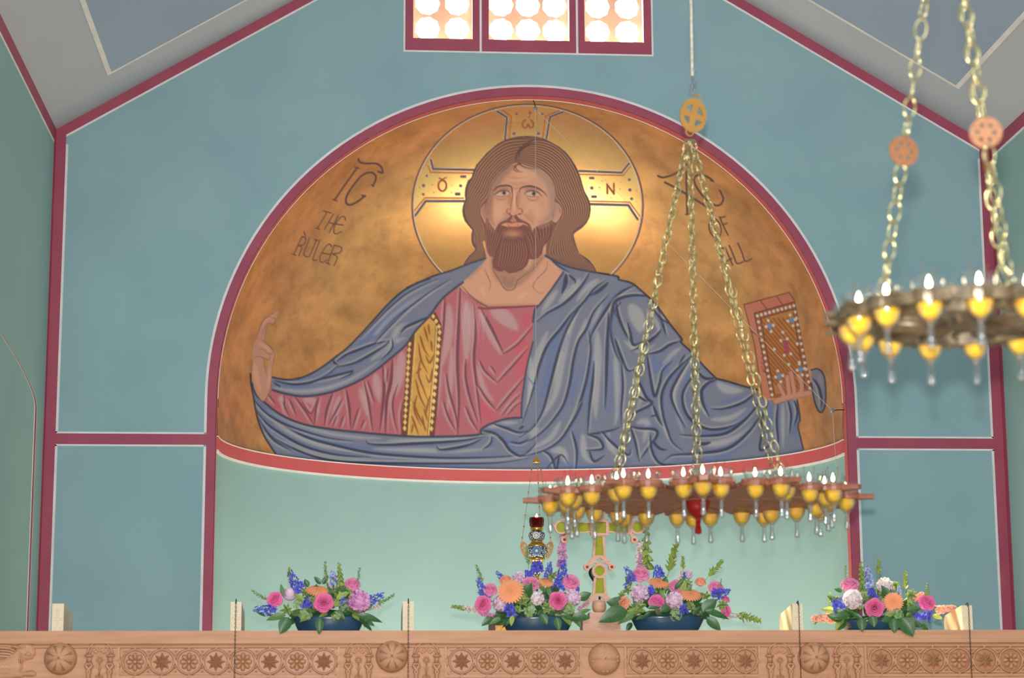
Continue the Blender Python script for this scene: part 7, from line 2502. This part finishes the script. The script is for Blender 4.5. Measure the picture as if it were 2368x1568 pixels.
arrangement((1040, 1180), 5.2275, (618, 1500, 1290, 690, 1400, 1428), [
    ('rose_hot', 400, 1135, 195, dict(yaw=-20, pitch=8, dy=-0.1)), ('peony_pale', 615, 1130, 190, dict(pitch=10, dy=-0.1)), ('gerbera', 735, 980, 330, dict(pitch=22, yaw=-8, dy=-0.13)), ('rose_pink', 490, 960, 165, dict(pitch=35)), ('rose_peach', 680, 845, 145, dict(pitch=50, dy=0)), ('peony_pale', 835, 815, 150, dict(pitch=40, dy=0)), ('rose_pink', 980, 890, 200, dict(pitch=38, dy=-0.06)),
    ('gerbera', 1160, 870, 200, dict(pitch=50, yaw=10)), ('delphball', 1060, 760, 190, dict(ang=92, dy=0)), ('delph', 1190, 830, 200, dict(ang=85)), ('delphball', 960, 820, 120, dict(ang=110, dy=0)), ('delph', 1360, 880, 270, dict(ang=88)), ('delphball', 1310, 960, 160, dict(ang=92, dy=-0.08)), ('rose_pink', 1465, 870, 200, dict(pitch=30, yaw=10)), ('peony_white', 1060, 1070, 160, dict(pitch=5, dy=-0.13)), ('rose_hot', 1310, 1090, 210, dict(pitch=5, yaw=8, dy=-0.13, v=2)), ('peony_pale', 1480, 1060, 210, dict(pitch=15, yaw=10, dy=-0.08)),
    ('stock', 1350, 720, 430, dict(ang=87, dy=0.02)), ('stock', 1540, 1210, 170, dict(ang=35, dy=-0.1)), ('delphball', 720, 1270, 180, dict(ang=85, dy=-0.14)), ('sprig', 430, 940, 280, dict(ang=112)), ('delph', 420, 1000, 190, dict(ang=118)), ('stockpale', 480, 1240, 330, dict(ang=168, dy=-0.06)), ('lime', 280, 1200, 240, dict(ang=170, dy=-0.05)), ('stock', 560, 1270, 190, dict(ang=178, dy=-0.1)), ('sprig', 950, 740, 290, dict(ang=94)), ('delph', 660, 860, 150, dict(ang=130, dy=0.02)), ('delphball', 1520, 990, 90, dict(ang=60)), ('delph', 520, 1060, 180, dict(ang=160)),
    ('varieg', 880, 1100, 190, dict(dy=-0.12)), ('varieg', 1240, 800, 160), ('varieg', 1180, 1180, 180, dict(dy=-0.13)), ('varieg', 930, 1000, 130, dict(dy=-0.1)), ('hydr', 970, 1220, 180, dict(dy=-0.15)), ('hydr', 1440, 1190, 170, dict(dy=-0.12)), ('varieg', 820, 1200, 120, dict(dy=-0.14)),
    ('leaf', 1560, 1080, 170, dict(ang=30, v=2, dy=-0.05)), ('leaf', 1290, 1290, 170, dict(ang=-80, v=0, dy=-0.17)), ('leaf', 1480, 1290, 210, dict(ang=0, v=0, dy=-0.12)), ('leaf', 1500, 1270, 170, dict(ang=-60, v=1, dy=-0.12)), ('leaf', 520, 1290, 170, dict(ang=215, v=0, dy=-0.1)), ('leaf', 620, 1300, 160, dict(ang=205, v=1, dy=-0.12)), ('leaf', 760, 1270, 130, dict(ang=-100, v=4, dy=-0.17)), ('leaf', 1100, 1250, 150, dict(ang=-60, v=2, dy=-0.16)), ('leaf', 1330, 1260, 220, dict(ang=-15, v=3, dy=-0.16)), ('leaf', 1560, 1250, 150, dict(ang=25, v=1, dy=-0.1))],
    'navy bowl of flowers left of the cross with pink spike', 2)
arrangement((1380, 1220), 5.92, (452, 1482, 1215, 560, 1350, 1390), [
    ('rose_pink', 600, 640, 230, dict(pitch=40, dy=-0.02)), ('peony_pale', 595, 900, 250, dict(pitch=12, yaw=-8, dy=-0.1)), ('gerbera', 845, 755, 310, dict(pitch=58, dy=-0.08)), ('gerbera', 1275, 920, 330, dict(pitch=55, yaw=8, dy=-0.12)), ('rose_pink', 1090, 805, 205, dict(pitch=45, dy=-0.06)), ('rose_hot', 820, 1015, 210, dict(pitch=32, dy=-0.14)), ('peony_pale', 1060, 1000, 240, dict(pitch=20, dy=-0.15)), ('rose_peach', 365, 1030, 175, dict(pitch=20, yaw=-25, dy=-0.1)), ('peony_pale', 1255, 640, 125, dict(pitch=50, dy=0)),
    ('rose_peach', 1420, 745, 150, dict(pitch=55, dy=0)), ('rose_pink', 1630, 820, 200, dict(pitch=40, yaw=8, dy=-0.02)), ('rose_hot', 1770, 1140, 150, dict(pitch=10, yaw=30, dy=-0.1)), ('rose_hot', 1765, 985, 110, dict(pitch=45, yaw=20)), ('delphball', 850, 680, 190, dict(ang=95, dy=0)), ('delph', 500, 740, 230, dict(ang=118)), ('delphball', 740, 930, 160, dict(ang=90, dy=-0.12)), ('delphball', 1190, 1190, 160, dict(ang=95, dy=-0.16)), ('delph', 1600, 950, 240, dict(ang=20, dy=-0.08)), ('delphball', 1200, 700, 110, dict(ang=90, dy=0)), ('delph', 380, 830, 140, dict(ang=60)), ('delph', 1560, 900, 230, dict(ang=8, dy=-0.05)),
    ('stockpale', 600, 580, 400, dict(ang=94, dy=0.02)), ('stock', 590, 560, 200, dict(ang=90, dy=-0.02)), ('bells', 680, 600, 580, dict(ang=90, dy=0.03)), ('lime', 950, 720, 470, dict(ang=76, dy=0)), ('lime', 1180, 640, 230, dict(ang=88)), ('stockpale', 1130, 760, 220, dict(ang=80)), ('lime', 1480, 740, 350, dict(ang=47, dy=0)), ('sprig', 1690, 860, 150, dict(ang=86)), ('lime', 1800, 1160, 420, dict(ang=-14, dy=-0.06)), ('stockpale', 1700, 1220, 260, dict(ang=2, dy=-0.08)),
    ('varieg', 1720, 1060, 200, dict(dy=-0.13)), ('varieg', 420, 860, 180), ('varieg', 600, 1095, 200, dict(dy=-0.14)), ('varieg', 930, 860, 170), ('varieg', 1230, 770, 170), ('varieg', 340, 930, 130), ('varieg', 1500, 950, 170), ('varieg', 1290, 1080, 150, dict(dy=-0.13)), ('hydr', 1080, 1200, 190, dict(dy=-0.17)),
    ('leaf', 420, 1130, 420, dict(ang=198, v=0, dy=-0.14)), ('leaf', 400, 1080, 280, dict(ang=165, v=2, dy=-0.1)), ('leaf', 1450, 1160, 260, dict(ang=45, v=2, dy=-0.12)), ('leaf', 1500, 1230, 260, dict(ang=-42, v=0, dy=-0.14)), ('leaf', 480, 1300, 150, dict(ang=235, v=0, dy=0.0)), ('leaf', 1000, 1080, 160, dict(ang=205, v=2, dy=-0.17)), ('leaf', 880, 1060, 190, dict(ang=190, v=0, dy=-0.16)), ('leaf', 1480, 1140, 330, dict(ang=-12, v=3, dy=-0.14)), ('leaf', 470, 800, 150, dict(ang=120, v=0)), ('leaf', 520, 1180, 260, dict(ang=205, v=1, dy=-0.15))],
    'navy bowl of flowers right of the cross with two orange gerberas', 3)
arrangement((1860, 1260), 5.92, (480, 1500, 1035, 575, 1400, 1180), [
    ('rose_pink', 625, 550, 235, dict(pitch=45, dy=-0.02)), ('peony_white', 665, 745, 270, dict(pitch=15, dy=-0.1)), ('peony_white', 1100, 555, 225, dict(pitch=40, dy=0)), ('rose_hot', 960, 860, 250, dict(pitch=5, dy=-0.14, v=1)), ('gerbera', 1220, 785, 285, dict(pitch=8, yaw=5, dy=-0.12)), ('rose_hot', 1680, 785, 225, dict(pitch=25, yaw=20, dy=-0.06)), ('delphpale', 880, 590, 300, dict(ang=92, dy=0)), ('delphball', 930, 740, 170, dict(ang=95, dy=-0.06)), ('delphball', 490, 890, 190, dict(ang=120, dy=-0.1)), ('delph', 430, 760, 140, dict(ang=20)), ('delphball', 1640, 1040, 190, dict(ang=60, dy=-0.12)), ('delphball', 1560, 1000, 120, dict(ang=120, dy=-0.13)),
    ('coral', 420, 990, 330, dict(ang=184, dy=-0.04)), ('coral', 1780, 900, 300, dict(ang=8, dy=0.0)), ('coral', 1480, 760, 180, dict(ang=35, dy=0)), ('sprig', 570, 520, 220, dict(ang=92)), ('bells', 785, 600, 360, dict(ang=91, dy=0)), ('lime', 1010, 480, 270, dict(ang=88)), ('lime', 1370, 680, 290, dict(ang=88)), ('bells', 1680, 720, 190, dict(ang=88)), ('lime', 340, 840, 170, dict(ang=85)), ('lime', 200, 930, 160, dict(ang=250, dy=-0.02)), ('delphpale', 1300, 680, 120, dict(ang=95)),
    ('varieg', 830, 730, 140, dict(dy=-0.1)), ('varieg', 1060, 690, 130), ('varieg', 1460, 690, 200), ('varieg', 1460, 830, 190, dict(dy=-0.08)), ('varieg', 790, 600, 150, dict(dy=0)), ('varieg', 1250, 560, 160, dict(dy=0.02)), ('varieg', 450, 750, 140), ('hydr', 1270, 960, 190, dict(dy=-0.15)),
    ('leaf', 790, 1000, 190, dict(ang=-95, v=2, dy=-0.19)), ('leaf', 930, 960, 170, dict(ang=-85, v=2, dy=-0.19)), ('leaf', 1330, 990, 300, dict(ang=-62, v=2, dy=-0.19)), ('leaf', 1230, 1000, 210, dict(ang=-95, v=2, dy=-0.18)), ('leaf', 480, 1040, 150, dict(ang=-118, v=4, dy=-0.1)), ('leaf', 440, 910, 220, dict(ang=170, v=4, dy=-0.04)), ('leaf', 520, 640, 120, dict(ang=160, v=0)), ('leaf', 1560, 1040, 240, dict(ang=-48, v=3, dy=-0.14)), ('leaf', 1750, 960, 160, dict(ang=-20, v=4, dy=-0.02)), ('leaf', 620, 960, 220, dict(ang=185, v=0, dy=-0.16)), ('leaf', 1400, 900, 200, dict(ang=10, v=0, dy=-0.14)), ('leaf', 1180, 1000, 140, dict(ang=200, v=2, dy=-0.19)), ('leaf', 450, 800, 170, dict(ang=140, v=0))],
    'navy bowl of flowers at right with white peonies and trailing leaves', 4)
